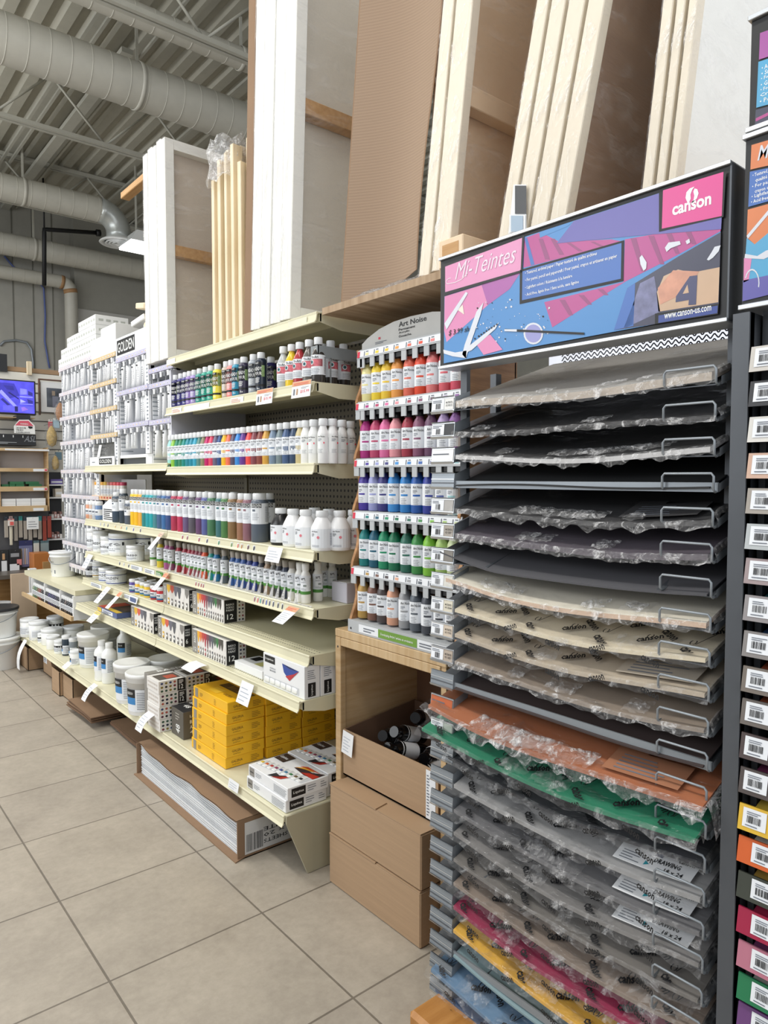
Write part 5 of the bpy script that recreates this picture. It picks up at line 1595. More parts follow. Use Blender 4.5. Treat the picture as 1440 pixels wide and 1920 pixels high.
def tube_rack(label, X, Y0, Y1, z0, tops, strip, nper, header=None, depth=0.24, lead=0.012, fill=0.93, rowname='', s=1.0, skip=()):
    """white gravity rack: shelves of tubes behind slotted label strips; tops = heights of the strips"""
    t = thing('tube_rack', label, 'display rack', (X, Y0, z0))
    W = Y1-Y0
    H = tops[0]-z0
    RW = mat('rack_white', '#e6e8ec', 0.4, var=0.02)
    mb = MB(); mb.box(depth, depth+0.012, 0, W, 0, H, RW); mb.build('back_panel', t)
    for y in (0, W-0.006):
        mb = MB(); mb.box(0.012, depth, y, y+0.006, 0, H, RW)
        if y:
            zz = 0.02
            while zz < H-0.02:
                mb.box(0.012, 0.08, y-0.0015, y, zz, zz+0.006, hexm('#9aa2a8')); zz += 0.022
        mb.build('side_panel', t)
    mb = MB()
    mb.box(0.0, 0.03, 0, 0.055, 0, H-0.02, RW)
    zz = 0.02
    while zz < H-0.02:
        mb.box(-0.0008, 0, 0.012, 0.03, zz, zz+0.007, hexm('#8a929c')); zz += 0.019
    mb.build('post', t)
    for ri, zt in enumerate(tops):
        zz = zt-z0
        mb = MB()
        mb.box(-0.006, 0.0, 0.0, W, zz-0.024, zz, strip)
        mb.box(0.0, depth, 0.0, W, zz-0.030, zz-0.026, RW)
        n = int(W/0.042)
        for i in range(n):
            y = W*(i+0.5)/n
            mb.box(-0.0066, -0.006, y-0.012, y+0.006, zz-0.016, zz-0.008, WHITE)
            mb.box(-0.0072, -0.0066, y-0.006, y+0.001, zz-0.0145, zz-0.010, hexm(['#d8b060', '#c8707a', '#7a80b0', '#9aa0a8', '#b08a6a'][(i+ri) % 5]))
            mb.box(-0.004, 0.0, y-0.010, y+0.010, zz-0.052, zz-0.026, RW if i % 2 else hexm('#7d8088'))
        mb.build('label_strip', t)
        nb = tops[ri+1] if ri+1 < len(tops) else z0+0.03
        if ri in skip:
            continue
        hgt = zt-0.03-nb
        sc_ = min(1.0, (hgt-0.004)/0.152)*s
        for i in range(nper):
            if rnd.random() > fill:
                continue
            y = Y1-0.07-(W-0.14)*(i+0.0)/(nper-1)
            txt = rnd.random() < 0.42
            o = place(('tube', txt), lambda: tube(txt, 1.0), 'white paint tube, %s from the left in the %s row of the %s' % (ORD[i], ORD[ri], rowname), 'tubes in the ' + rowname, (X+lead+rnd.uniform(0, 0.02), y, nb+0.001), rnd.uniform(0.1, 0.5), sc_)
    if header:
        mb = MB(); mb.box(-0.004, 0.0, 0.0, W, H+0.001, H+header, RW)
        f = plane_fn((-0.0046, W, H), (0, -1, 0), (0, 0, 1)); g = plane_fn((-0.0052, W, H), (0, -1, 0), (0, 0, 1))
        mb.patch(f, 0.02, 0.28, header*0.12, header*0.88, BLACK); mb.text('GOLDEN', g, 0.03, header*0.24, header*0.52, WHITE, w=0.24)
        mb.build('header_card', t)
    return t
XR = 1.372
zr = lambda px, py: at(px, py, X=XR).z
zg = 1.403
YSTK = yat(279, 1.36)+0.010
YA1, YA0 = yat(223, XR), YSTK
TA = [zr(222, 672), zr(222, 735), zr(222, 797)]
tube_rack('narrow white tube rack below the wrapped canvases, right of the lilac strip rack', XR+0.002, SEAM[1]+0.006, YSTK-0.003, zg+0.002, [1.872, TA[1]-0.004, TA[2]-0.004], mat('lilac_strip', '#c0bed6', 0.5), 3, rowname='narrow rack', fill=1.0)
tube_rack('white tube rack with lilac strips, widest of the three on the shelf', XR, YA0, YA1, zg+0.055, TA, mat('lilac_strip', '#c0bed6', 0.5), 9, header=0.105, rowname='lilac strip rack')
t = thing('rack_riser', 'white riser with dark hollow front under the lilac strip rack', 'riser', (XR+0.01, YA0, zg))
mb = MB(); mb.box(0, 0.24, 0, YA1-YA0, 0.038, 0.054, WHITE2); mb.box(0.02, 0.24, 0, YA1-YA0, 0, 0.038, STEELD); mb.box(0, 0.24, 0, 0.08, 0, 0.038, WHITE2); mb.build('riser_body', t)
YB1, YB0 = SEAM[2]-0.004, YA1+0.006
TB = [zr(163, 680), zr(163, 726), zr(163, 772), zr(163, 818)]
tube_rack('white tube rack with tan strips, middle of the three tube racks', XR, YB0, YB1, zg+0.004, TB, mat('tan_strip', '#d2bb94', 0.5), 9, fill=0.85, rowname='tan strip rack', skip=(3,))
t = thing('display_tray', 'clear display tray with lettered white front under the tan strip rack', 'tray', (XR-0.012, YB0+0.03, zg))
L = YB1-YB0-0.03
mb = MB(); mb.box(0, 0.005, 0, L, 0, 0.052, WHITE2); f = plane_fn((-0.0006, L, 0), (0, -1, 0), (0, 0, 1)); g = plane_fn((-0.0012, L, 0), (0, -1, 0), (0, 0, 1))
mb.patch(f, L*0.40, L*0.92, 0.008, 0.042, BLACK); mb.text('GOLDEN', g, L*0.43, 0.015, 0.021, WHITE, w=L*0.46); mb.lines(f, L*0.1, L*0.3, 0.02, 0.03, 1, INK); mb.build('front', t)
mb = MB(); mb.box(0.006, 0.15, 0.02, L-0.02, 0.003, 0.12, film('clear_tray', 0.15, 0.5, 20)); mb.build('clear_bin', t)
mb = MB(); mb.prism([(-0.004, L*0.55, 0.05), (-0.004, L*0.66, 0.05), (0.0, L*0.58, 0.12), (0.0, L*0.48, 0.12)], (0.002, 0, 0), WHITE2); mb.build('hanging_card', t)
XC = 1.42
zc = lambda py: at(116, py, X=XC).z
YC1, YC0 = yat(116, XC), SEAM[2]+0.02
TC = [zc(y) for y in (690, 737, 783, 829, 881, 926, 968, 1012, 1050)]
tube_rack('tall white tube rack with pale strips standing on the far counter', XC, YC0, YC1, CT+0.001, TC, mat('pale_strip', '#d2ccd4', 0.5), 10, rowname='tall far rack', depth=0.22)

# white slotted boxes stacked on top of the racks
SLOT = mat('slot_grey', '#b9bdb8', 0.5)
def slotted(label, X, Y0, Y1, z0, h, D=0.2):
    t = thing('white_slotted_box', label, 'box', (X, Y0, z0), 0, 'white slotted boxes')
    mb = MB(); mb.rbox(0, D, 0, Y1-Y0, 0, h, WHITE, 0.002)
    n = max(2, int((Y1-Y0)/0.045))
    for i in range(n):
        y = (Y1-Y0)*(i+0.5)/n
        mb.box(-0.0008, 0, y-0.015, y+0.012, h*0.38, h*0.62, SLOT)
    for i in range(4):
        mb.box(D*(0.1+0.22*i), D*(0.24+0.22*i), -0.0008, 0, h*0.38, h*0.62, SLOT)
    mb.build('carton', t)
zt = TC[0]+0.001
hb = 0.058
Wc = YC1-YC0
for k, (a, b) in enumerate(((0.0, 1.0), (0.0, 0.80), (0.0, 0.62), (0.0, 0.42))):
    slotted('white slotted box on the tall far rack, %s of four in a stepped pile' % ['lowest', 'second', 'third', 'topmost'][k], XC-0.005, YC0, YC0+Wc*b, zt+k*(hb+0.001), hb)
    if k in (1, 2):
        slotted('white slotted box at the left of the pile, level %s' % ['two', 'three'][k-1], XC-0.002, YC0+Wc*b+0.004, YC0+Wc*(b+0.13), zt+k*(hb+0.001), hb)
zt = TB[0]+0.001
n = 6
for i in range(n):
    y = YB0+0.25+(YB1-YB0-0.27)*i/n
    jbox('white upright card box on the tan strip rack, %s from the right' % ORD[i], XR, XR+0.14, y, y+(YB1-YB0-0.27)/n-0.004, zt, zt+0.115, 'white_upright_box', 'box', WHITE)
jbox('plain white carton at the right end on the tan strip rack', XR-0.002, XR+0.2, YB0, YB0+0.24, zt, zt+0.155, 'white_carton', 'box', WHITE)
# crumpled white bundle on the lilac rack
zt = TA[0]+0.106
t = thing('paper_bundle', 'crumpled bundle of white and cream packing on top of the lilac strip rack', 'packing paper', (XR+0.03, yat(262, XR), zt))
q = random.Random(3)
for k in range(7):
    mb = MB(); M = Matrix.Translation((0.03+0.02*(k % 3), -0.15+0.055*(k % 4), 0.016+0.034*(k//2))) @ Matrix.Rotation(q.uniform(-0.25, 0.25), 4, 'X') @ Matrix.Rotation(q.uniform(-0.3, 0.3), 4, 'Z')
    mb.rbox(-0.06, 0.10, -0.06, 0.06, -0.015, 0.015, WHITE if k % 2 else PALE, 0.004, M=M); mb.build('folded_sheet', t)

# ================================================================ CANVASES ON TOP
WRAP = film('plastic_wrap', 0.05, 0.25, 5, (1, 1, 2.5), bs=9, body=0.9)
WRAPV = film('plastic_wrap_vertical', 0.2, 0.6, 7, (4, 4, 0.35), bs=9, body=0.82)
BAR = wood('stretcher_bar', '#c79d6c', '#b2854f', 0.6, 4, (14, 1, 14))
def canvas(label, X0, D, Yn, th, z0, H, lean=0.0, wrap=False, bars=(0.5,), back=LINEN, frame=CANVW, edge=0.045, barm=BAR, wrapm=None, near_too=False, group=None):
    """stretched canvas standing on edge, its back towards the near end of the aisle"""
    t = thing('stretched_canvas', label, 'canvas', (X0, Yn, z0), 0, group)
    t.rotation_euler = (lean, 0, 0)
    mb = MB()
    mb.rbox(0, edge, 0, th, 0, H, frame, 0.002); mb.rbox(D-edge, D, 0, th, 0, H, frame, 0.002)
    mb.box(edge, D-edge, 0.001, th, 0, edge, frame); mb.box(edge, D-edge, 0.001, th, H-edge, H, frame)
    mb.build('frame', t)
    mb = MB(); mb.box(edge*0.6, D-edge*0.6, th-0.006, th-0.001, edge*0.6, H-edge*0.6, back); mb.build('canvas_sheet', t)
    for b in bars:
        mb = MB(); mb.rbox(edge, D-edge, 0.004, th-0.008, H*b-0.026, H*b+0.026, barm, 0.002); mb.build('cross_bar', t)
    if wrap:
        mb = MB()
        wm = wrapm or WRAPV
        e = 0.001
        q = random.Random(len(label))
        def face(u, v):
            return Vector((-e-0.001-0.001*math.sin(7*v+3*u), -e + (th+2*e)*u, -e+(H+2*e)*v))
        def near(u, v):
            return Vector((-e+(D+2*e)*u, -e-0.0005-0.0005*math.sin(9*u+5*v), -e+(H+2*e)*v))
        mb.grid(face, 6, 16, wm)
        if near_too:
            mb.grid(near, 10, 16, WRAP)
        mb.build('plastic_wrap', t)
    return t
zs1 = ZS['s1']+0.003
# wrapped stack at the left end of the nearest unit
y0 = yat(320, 1.36); y1 = yat(279, 1.36)
n = 5
th = (y1-y0)/n
H1 = at(300, 258, X=1.36).z - at(300, 653, X=1.36).z
for i in range(n):
    canvas('canvas of the wrapped stack left of the pale strips, %s from the front' % ORD[i], 1.355+0.003*(i % 2), 0.62, y0+th*i+0.001, th-0.0045, zs1+0.006, H1+0.04+0.012*(i % 2), -0.0, wrap=True, near_too=(i == 0), bars=(0.5,) if i == 0 else (), group='wrapped canvas stack at the far end')
# pale wooden stretcher bars leaning in a bundle
q = random.Random(12)
xs = 1.36
ya, yb = yat(407, xs), yat(465, xs)
HT = at(455, 255, X=1.37).z-zs1; HL = at(425, 325, X=1.37).z-zs1
for i in range(15):
    f = i/14
    H = HL-0.015*(i % 3)
    if i in (3, 4, 6, 8, 9, 11, 13):
        H = HT - 0.012*(i % 4)
    t = tag(MB().rbox(0, 0.045, -0.0105, 0.0105, 0, H, PALE, 0.002).build('stretcher_strip'), 'pale wooden strip in the upright bundle beside the wrapped stack, %s from the left' % ORD[i], 'wooden strip', 'bundle of pale wooden strips')
    t.location = (xs+0.022*(i % 3)-0.006, ya+(yb-ya)*f, zs1)
    t.rotation_euler = (q.uniform(0.0, 0.03)-0.012*(1-f), 0, q.uniform(-0.3, 0.3))
mb = MB()
yy0, yy1 = yb-0.01, ya+0.02
zb = zs1+HL-0.03
PW = film('crinkled_wrap', 0.25, 0.75, 22, (1, 1, 1), bs=30, body=0.9)
def bag(u, v):
    a = 2*PI*u
    rr = 1+0.10*math.sin(5*a+9*v)+0.06*math.sin(11*a-6*v)
    return Vector((xs+0.035+0.075*rr*math.cos(a), (yy0+yy1)/2+0.06+((yy1-yy0)/2-0.02)*rr*math.sin(a)*0.8, zb+(HT-HL+0.06)*v+0.012*math.sin(7*a)))
mb.grid(bag, 28, 10, PW)
tag(mb.build('plastic_bag'), 'crinkled clear plastic pulled over the tops of the pale wooden strips', 'plastic wrap')
# small orange wooden ledge sticking out beyond the wrapped stack
p = at(226, 367, X=1.5)
mb = MB(); pbt = at(226, 367, X=1.45); mb.rbox(0, 0.05, y1+0.006-pbt.y, 0.0, -0.018, 0.018, BAR, 0.003); o = mb.build('wooden_batten'); o.location = (1.45, pbt.y, pbt.z)
tag(o, 'orange wooden batten sticking out left of the wrapped canvas stack', 'wooden batten')
# tall brown cardboard edge, then the tall wrapped canvases
L1 = 0.055
Xc = 1.352
yk = yat(469, Xc, 580)
t = tag(MB().rbox(0, 0.60, 0, 0.055, 0, 1.55, CARD2, 0.003).build('cardboard_sleeve'), 'tall brown cardboard sleeve standing left of the tall wrapped canvases', 'cardboard')
t.location = (Xc+0.004, yk+0.004, zs1); t.rotation_euler = (L1*0.9, 0, 0)
yb = yat(545, Xc, 580)
n = 4
th = (yk-yb)/n
for i in range(n):
    canvas('tall canvas in clear wrap on the top shelf, %s of four from the front' % ORD[i], Xc-0.004+0.003*(i % 2), 0.52, yb+th*i, th-0.005, zs1+0.004, 1.55, L1, wrap=True, near_too=(i == 0), bars=(0.47,) if i == 0 else (), back=mat('pale_linen', '#d9d3c8', 0.85, var=0.03, ns=200), group='tall wrapped canvases')
# plywood board that carries the panels
zbd = at(607, 588, X=1.36).z
PLY = wood('plywood', '#b79f84', '#94795c', 0.65, 3, (1, 12, 1))
t = tag(MB().box(0.0, 0.60, 0.45, YE-0.015, 0, 0.022, PLY).build('plywood_board'), 'plywood board shelf above the wooden colour rack, carrying the tall panels', 'shelf board')
t.location = (1.352, 0, zbd-0.006)
zp = zbd+0.018
mb = MB()
def scrap(u, v):
    return Vector((0.03+0.10*u, -0.30+0.38*v, 0.003+0.03*abs(math.sin(9*v+4*u))*math.sin(PI*u)+0.006))
mb.grid(scrap, 8, 22, film('scrap_wrap', 0.4, 0.9, 20))
o = mb.build('plastic_scrap'); o.location = (1.352, 1.80, zp)
tag(o, 'crumpled clear plastic scrap lying on the plywood board edge', 'plastic wrap')
# large corrugated cardboard sheet, slightly bowed
KR = bpy.data.materials.new('corrugated_kraft'); KR.use_nodes = True
nt = KR.node_tree; b = nt.nodes['Principled BSDF']; b.inputs['Roughness'].default_value = 0.85
tc = nt.nodes.new('ShaderNodeTexCoord'); wv = nt.nodes.new('ShaderNodeTexWave'); wv.bands_direction = 'Z'; wv.inputs['Scale'].default_value = 36; wv.inputs['Distortion'].default_value = 0.4
rp = nt.nodes.new('ShaderNodeValToRGB'); rp.color_ramp.elements[0].color = lin('#9b8571'); rp.color_ramp.elements[1].color = lin('#a48d78')
nt.links.new(tc.outputs['Object'], wv.inputs['Vector']); nt.links.new(wv.outputs[0], rp.inputs[0]); nt.links.new(rp.outputs[0], b.inputs['Base Color'])
bp = nt.nodes.new('ShaderNodeBump'); bp.inputs['Strength'].default_value = 0.1; bp.inputs['Distance'].default_value = 0.003
nt.links.new(wv.outputs[0], bp.inputs['Height']); nt.links.new(bp.outputs[0], b.inputs['Normal'])
def kraft(X, dy):
    pL0, pL1 = at(641, 570, X=1.39), at(676, 0, X=1.39)
    pR0, pR1 = at(782, 505, X=1.47), at(826, 0, X=1.47)
    def fn(u, v):
        a = pL0.lerp(pL1, v); b_ = pR0.lerp(pR1, v)
        p = a.lerp(b_, u)
        p.x += 0.05*math.sin(PI*u)*0.8
        p.y += dy + 0.01*math.sin(5*v)*u
        return p
    return fn
mb = MB()
f0, f1 = kraft(0, 0), kraft(0, 0.006)
mb.grid(lambda u, v: f0(u, v*1.25), 14, 20, KR); mb.grid(lambda u, v: f1(1-u, v*1.25), 14, 20, KR)
for u in (0.0, 1.0):
    mb.grid(lambda a, v, u=u: f0(u, v*1.25).lerp(f1(u, v*1.25), a), 1, 20, CARD2)
mb.grid(lambda u, a: f0(u, 0).lerp(f1(u, 0), a), 14, 1, CARD2)
tag(mb.build('cardboard_sheet'), 'large bowed corrugated cardboard sheet in front of the tall panels', 'cardboard')
t = tag(MB().rbox(0, 0.03, 0, 0.035, 0, 1.2, BAR, 0.002).build('wooden_strip'), 'orange wooden strip upright at the right edge of the big cardboard sheet', 'wooden strip')
p = at(806, 470, X=1.50); t.location = (p.x, p.y-0.015, zp+0.004); t.rotation_euler = (0.055, 0, 0)

# cradled panels leaning on the board
WEDGE = mat('panel_edge', '#e6dcca', 0.6, var=0.04)
BIRCH_SHADED = wood('shaded_panel_back', '#a3866f', '#957863', 0.7, 3, (1, 1, 6))  # darker birch: shade on the middle group's back put into the colour
def panel_group(what, cuts, xf, D, faces, bars, y_top=0, ys=(470,), H=1.45, wrapface=None, under=None):
    """cuts: px of the edges at y=ys[0] and at y=0, from left to right"""
    (pb, pt) = cuts
    k = len(pb)-1
    a0, b0 = at(pb[0], ys[0], X=xf), at(pt[0], y_top, X=xf); a1, b1 = at(pb[k], ys[0], X=xf), at(pt[k], y_top, X=xf)
    lean = math.atan2((a0.y-b0.y+a1.y-b1.y)/2, (b0.z-a0.z+b1.z-a1.z)/2)
    for i in range(k):
        Yl, Yr = yat(pb[i], xf, ys[0]), yat(pb[i+1], xf, ys[0])
        a = at(pb[i+1], ys[0], X=xf)
        near = (i == k-1)
        # foot of the panel on the board
        dz = a.z-zp
        yfoot = a.y + dz*math.tan(lean)
        canvas(what % ORD[i], xf, D, yfoot, (Yl-Yr)*math.cos(lean)-0.007, zp+0.004+0.0, H, lean, wrap=True, near_too=near, bars=bars if near else (), back=faces, frame=WEDGE, edge=0.03, barm=BIRCH, wrapm=film('panel_wrap', 0.04, 0.6, 13, (1.6, 1.6, 0.8), bs=16, body=1.0))
panel_group('birch cradled panel in clear wrap beside the cardboard sheet, %s from the left', ([789, 812, 846], [835, 862, 878]), 1.375, 0.5, BIRCH, (0.31,), ys=(430,))
panel_group('cradled panel in crinkled wrap of the middle leaning group, %s from the left', ([932, 958, 988, 1022, 1057], [1004, 1033, 1063, 1097, 1131]), 1.38, 0.5, BIRCH_SHADED, (0.72,), ys=(430,))
panel_group('white panel in clear wrap of the right leaning group, %s from the left', ([1199, 1224, 1246, 1268], [1238, 1262, 1285, 1307]), 1.385, 0.62, CANVW, (), ys=(340,))
# silver barcode sticker sheet on the middle group
p0 = at(962, 436, X=1.374)
mb = MB()
f = lambda u, v: at(955+u*30, 436-v*88, X=1.372)
mb.patch(f, 0, 1, 0, 0.38, WHITE2); mb.patch(f, 0.35, 1.05, 0.4, 1, hexm('#3a3c40')); mb.patch(lambda u, v: at(955+u*30, 436-v*88, X=1.371), 0.1, 0.85, 0.02, 0.36, hexm('#9fb4c8'))
mb.add([at(953, 438, X=1.3735), at(987, 438, X=1.3735), at(987, 346, X=1.3735), at(963, 346, X=1.3735)], [(0, 1, 2, 3)], WHITE2)
tag(mb.build('barcode_sheet'), 'dark and silver barcode sheet tucked between the middle leaning panels', 'label')
# small wooden easel block behind the header
p = at(848, 468, X=1.36)
t = tag(MB().rbox(0, 0.12, -0.045, 0.045, 0, 0.075, BIRCH, 0.003).box(-0.001, 0, -0.03, 0.03, 0.02, 0.06, BAR).build('wooden_block'), 'small wooden frame block on the board behind the printed header', 'wooden block')
t.location = (1.353, p.y, zp+0.001)

# ================================================================ WOODEN CABINET, CARTONS AND COLOUR RACK
XCAB = 1.39
yl, yr = 1.918, 1.395
zt = at(640, 1180, X=XCAB).z
cabt = thing('wooden_cabinet', 'open pine cabinet carrying the bottle colour rack, cartons pushed inside', 'cabinet', (XCAB, yr, 0))
W = yl-yr
mb = MB(); mb.box(0, 0.36, W-0.02, W, 0, zt-0.02, PINE); mb.build('side_panel', cabt)
mb = MB(); mb.box(0, 0.36, 0, 0.02, 0, zt-0.02, PINE); mb.build('side_panel', cabt)
mb = MB(); mb.rbox(-0.004, 0.36, -0.004, W+0.004, zt-0.026, zt, PINEY, 0.002); mb.build('top', cabt)
mb = MB(); mb.box(0.35, 0.36, 0.02, W-0.02, 0, zt-0.026, mat('cabinet_back', '#7a5a45', 0.7)); mb.build('back_panel', cabt)
mb = MB(); mb.rbox(-0.004, 0.02, W-0.026, W+0.003, 0.0, zt-0.027, PINE, 0.002); mb.lathe([(0.004, 0), (0.0005, 0.0008)], DARK, 10, M=Matrix.Translation((-0.0042, W-0.012, zt-0.06)) @ Matrix.Rotation(R(-90), 4, 'Y'), caps=False); mb.build('face_frame', cabt)
mb = MB(); mb.rbox(-0.004, 0.016, 0.02, W-0.027, zt-0.055, zt-0.027, PINEY, 0.002); mb.build('face_rail', cabt)
CY0, CY1 = 1.424, 1.868
zc1 = at(620, 1468, X=1.32).z
def carton(label, X, Y0, Y1, z0, h, D=0.34):
    t = thing('cardboard_carton', label, 'carton', (X, Y0, z0))
    W = Y1-Y0
    mb = MB(); mb.rbox(0, D, 0, W, 0, h, CARD, 0.004); mb.build('carton_body', t)
    mb = MB()
    # two top flaps meeting along the front strip, with a step at the seam
    mb.prism([(0.0, 0.002, h-0.001), (0.0, W*0.44, h-0.001), (0.05, W*0.46, h-0.001), (0.05, 0.002, h-0.001)], (0, 0, 0.0035), CARD)
    mb.prism([(-0.001, W*0.455, h-0.001), (-0.001, W-0.002, h-0.001), (0.05, W-0.002, h-0.001), (0.05, W*0.475, h-0.001)], (0, 0, 0.0045), CARD)
    mb.box(0.05, D-0.002, 0.002, W-0.002, h-0.001, h+0.0025, CARD)
    mb.build('flap', t)
    return t
hc = zc1/2
carton('closed brown carton on the floor under the wooden cabinet, lower of two', 1.32, CY0, CY1, 0.0, hc-0.004)
carton('closed brown carton stacked on the lower one, under the open carton', 1.322, CY0, CY1-0.002, hc, hc-0.005)
zo = zc1+0.001
t = thing('open_carton', 'open brown carton full of black bottles inside the wooden cabinet', 'carton', (1.392, 1.428, zo))
W = 1.885-1.428
hf, hk = 0.155, 0.19
mb = MB()
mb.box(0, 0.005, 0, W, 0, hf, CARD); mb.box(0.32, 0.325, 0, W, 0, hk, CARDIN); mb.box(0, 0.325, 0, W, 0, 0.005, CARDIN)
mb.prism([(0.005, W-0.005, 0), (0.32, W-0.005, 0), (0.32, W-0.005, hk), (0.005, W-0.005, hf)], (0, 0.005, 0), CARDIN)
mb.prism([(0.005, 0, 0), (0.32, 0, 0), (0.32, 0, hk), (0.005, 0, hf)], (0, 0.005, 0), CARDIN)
mb.build('carton_body', t)
mb = MB(); f = plane_fn((-0.0008, 0.05, 0.004), (0, -1, 0), (0, 0, 1)); mb.patch(f, 0, 0.04, 0, 0.145, LABEL); mb.lines(plane_fn((-0.0014, 0.05, 0.004), (0, -1, 0), (0, 0, 1)), 0.004, 0.016, 0.01, 0.135, 14, INK, fill=0.4); mb.build('side_label', t)
BL = mat('black_gloss', '#0d0d0f', 0.18, var=0.02)
def black_bottle():
    o = thing('black_bottle', '', 'bottle')
    mb = MB(); mb.lathe([(0.024, 0), (0.026, 0.004), (0.026, 0.115), (0.018, 0.135), (0.013, 0.14)], BL, 18); mb.build('bottle_body', o)
    mb = MB(); mb.lathe([(0.0264, 0.045), (0.0264, 0.105)], LABEL, 18, caps=False); mb.lathe([(0.0266, 0.112), (0.0262, 0.116)], LABEL, 18, caps=False); mb.build('label', o)
    mb = MB(); lid(mb, 0.019, 0.138, 0.165, BL, 16); mb.build('cap', o)
    return o
q = random.Random(5)
spots = [(0.16, 0.355, 0.165, 1.0), (0.15, 0.235, 0.150, 0.9), (0.17, 0.12, 0.145, 0.95), (0.09, 0.30, 0.115, 0.8), (0.09, 0.185, 0.11, 0.7), (0.10, 0.075, 0.115, 0.8), (0.06, 0.36, 0.09, 0.3), (0.055, 0.25, 0.07, 0.2), (0.055, 0.135, 0.07, 0.25)]
for i, (dx, dy, dz, tl) in enumerate(spots):
    o = place('blackb', black_bottle, 'black bottle with white label lying in the open carton, %s of the jumble' % ORD[i], 'black bottles in the open carton', (1.392+dx+0.125, 1.428+dy, zo+0.04+dz*0.72))
    # caps point towards the aisle, a little up
    o.rotation_euler = (0.25*q.uniform(-1, 1), R(-78)+0.2*q.uniform(-1, 1), 0.35+0.3*q.uniform(-1, 1))
card('white price card stuck to the corner of the open carton', 653, 1374, 1.384, 0.058, 0.075, 0.05, lines=5, roll=0.08, seed=7)

# --- sloping wooden display of squeeze bottles
zb = zt+0.001
XN = 1.40
rack = thing('bottle_rack', 'wooden display rack with grey slotted strips and five rows of colour bottles', 'display rack', (XN, 0, zb))
HN = at(750, 597, X=1.43).z - zb
def lean_x(z):
    return 0.035*z/0.9
strips_y = [672, 770, 876, 973, 1076]
tops = [at(668, y-16, X=XN+0.02).z - zb for y in strips_y]
YN1 = yat(668, XN+0.02)
YN0 = 1.362
for yy, inner in ((YN1-0.002, False), (YN0, True)):
    mb = MB()
    pts_f, N = [], 60
    top = tops[0]
    for k in range(N+1):
        z = top*k/N
        ph = 0
        zz = [0.03]+sorted(tops)
        # scalloped front edge between neighbouring strips
        lo = max([a for a in zz if a <= z+1e-6] or [0.0]); hi = min([a for a in zz if a > z+1e-6] or [lo+0.18])
        ph = (z-lo)/max(hi-lo, 1e-3)
        pts_f.append((lean_x(z)-0.006+0.024*math.sin(PI*min(1, max(0, ph)))**1.5, z))
    poly = [(x, yy, z) for x, z in pts_f] + [(0.24, yy, top), (0.24, yy, 0)]
    mb.prism(poly, (0, 0.012, 0), OAK)
    mb.build('side_panel', rack)
mb = MB(); mb.box(0.235, 0.245, YN0, YN1+0.006, 0, tops[0]+0.02, OAK); mb.build('back_panel', rack)
NST = mat('rack_grey_plastic', '#b4b8bc', 0.4, var=0.03)
W = YN1-YN0+0.012
bx_ = [690.5, 709, 727, 746, 769, 790, 812, 836, 858]
rows_c = [
 (['#ebe3a4', '#efd23e', '#efca44', '#efa556', '#e3705c', '#e65238', '#e78484', '#df6672', '#d8586e'], ['pale yellow', 'yellow', 'warm yellow', 'light orange', 'coral orange', 'scarlet', 'salmon', 'rose', 'deep rose']),
 (['#ad3280', '#bd4a70', '#df72a6', '#e89ca6', '#a63c4e', '#8a5874', '#6c4c68', '#b6a0ce', '#8a5c9e'], ['magenta', 'dusky rose', 'pink', 'pale pink', 'crimson', 'mauve', 'plum', 'lilac', 'violet']),
 (['#4c3c9e', '#9ca2d6', '#3c3c80', '#4292d8', '#3084cc', '#2c60b0', '#3644a0', '#5c6aa8', '#a2d0d6'], ['violet blue', 'periwinkle', 'indigo', 'sky blue', 'azure', 'royal blue', 'ultramarine', 'slate blue', 'pale aqua']),
 (['#147c7c', '#1c5c74', '#1e8e66', '#167250', '#2e6c5c', '#3e8c4a', '#80c040', '#a8c878', '#c2cfa2'], ['teal', 'deep blue green', 'emerald', 'bottle green', 'pine green', 'leaf green', 'lime green', 'pale green', 'pale sage']),
 (['#b6924e', '#7c584c', '#50484a', '#dfa68a', '#9c9ea2', '#5c646e', '#484c56', '#40444c', '#6c6c70'], ['ochre', 'brown', 'dark umber', 'peach', 'light grey', 'slate', 'charcoal', 'dark charcoal', 'grey'])]
rn = ['top', 'second', 'middle', 'fourth', 'bottom']
floors = [tops[1], tops[2], tops[3], tops[4], 0.045]
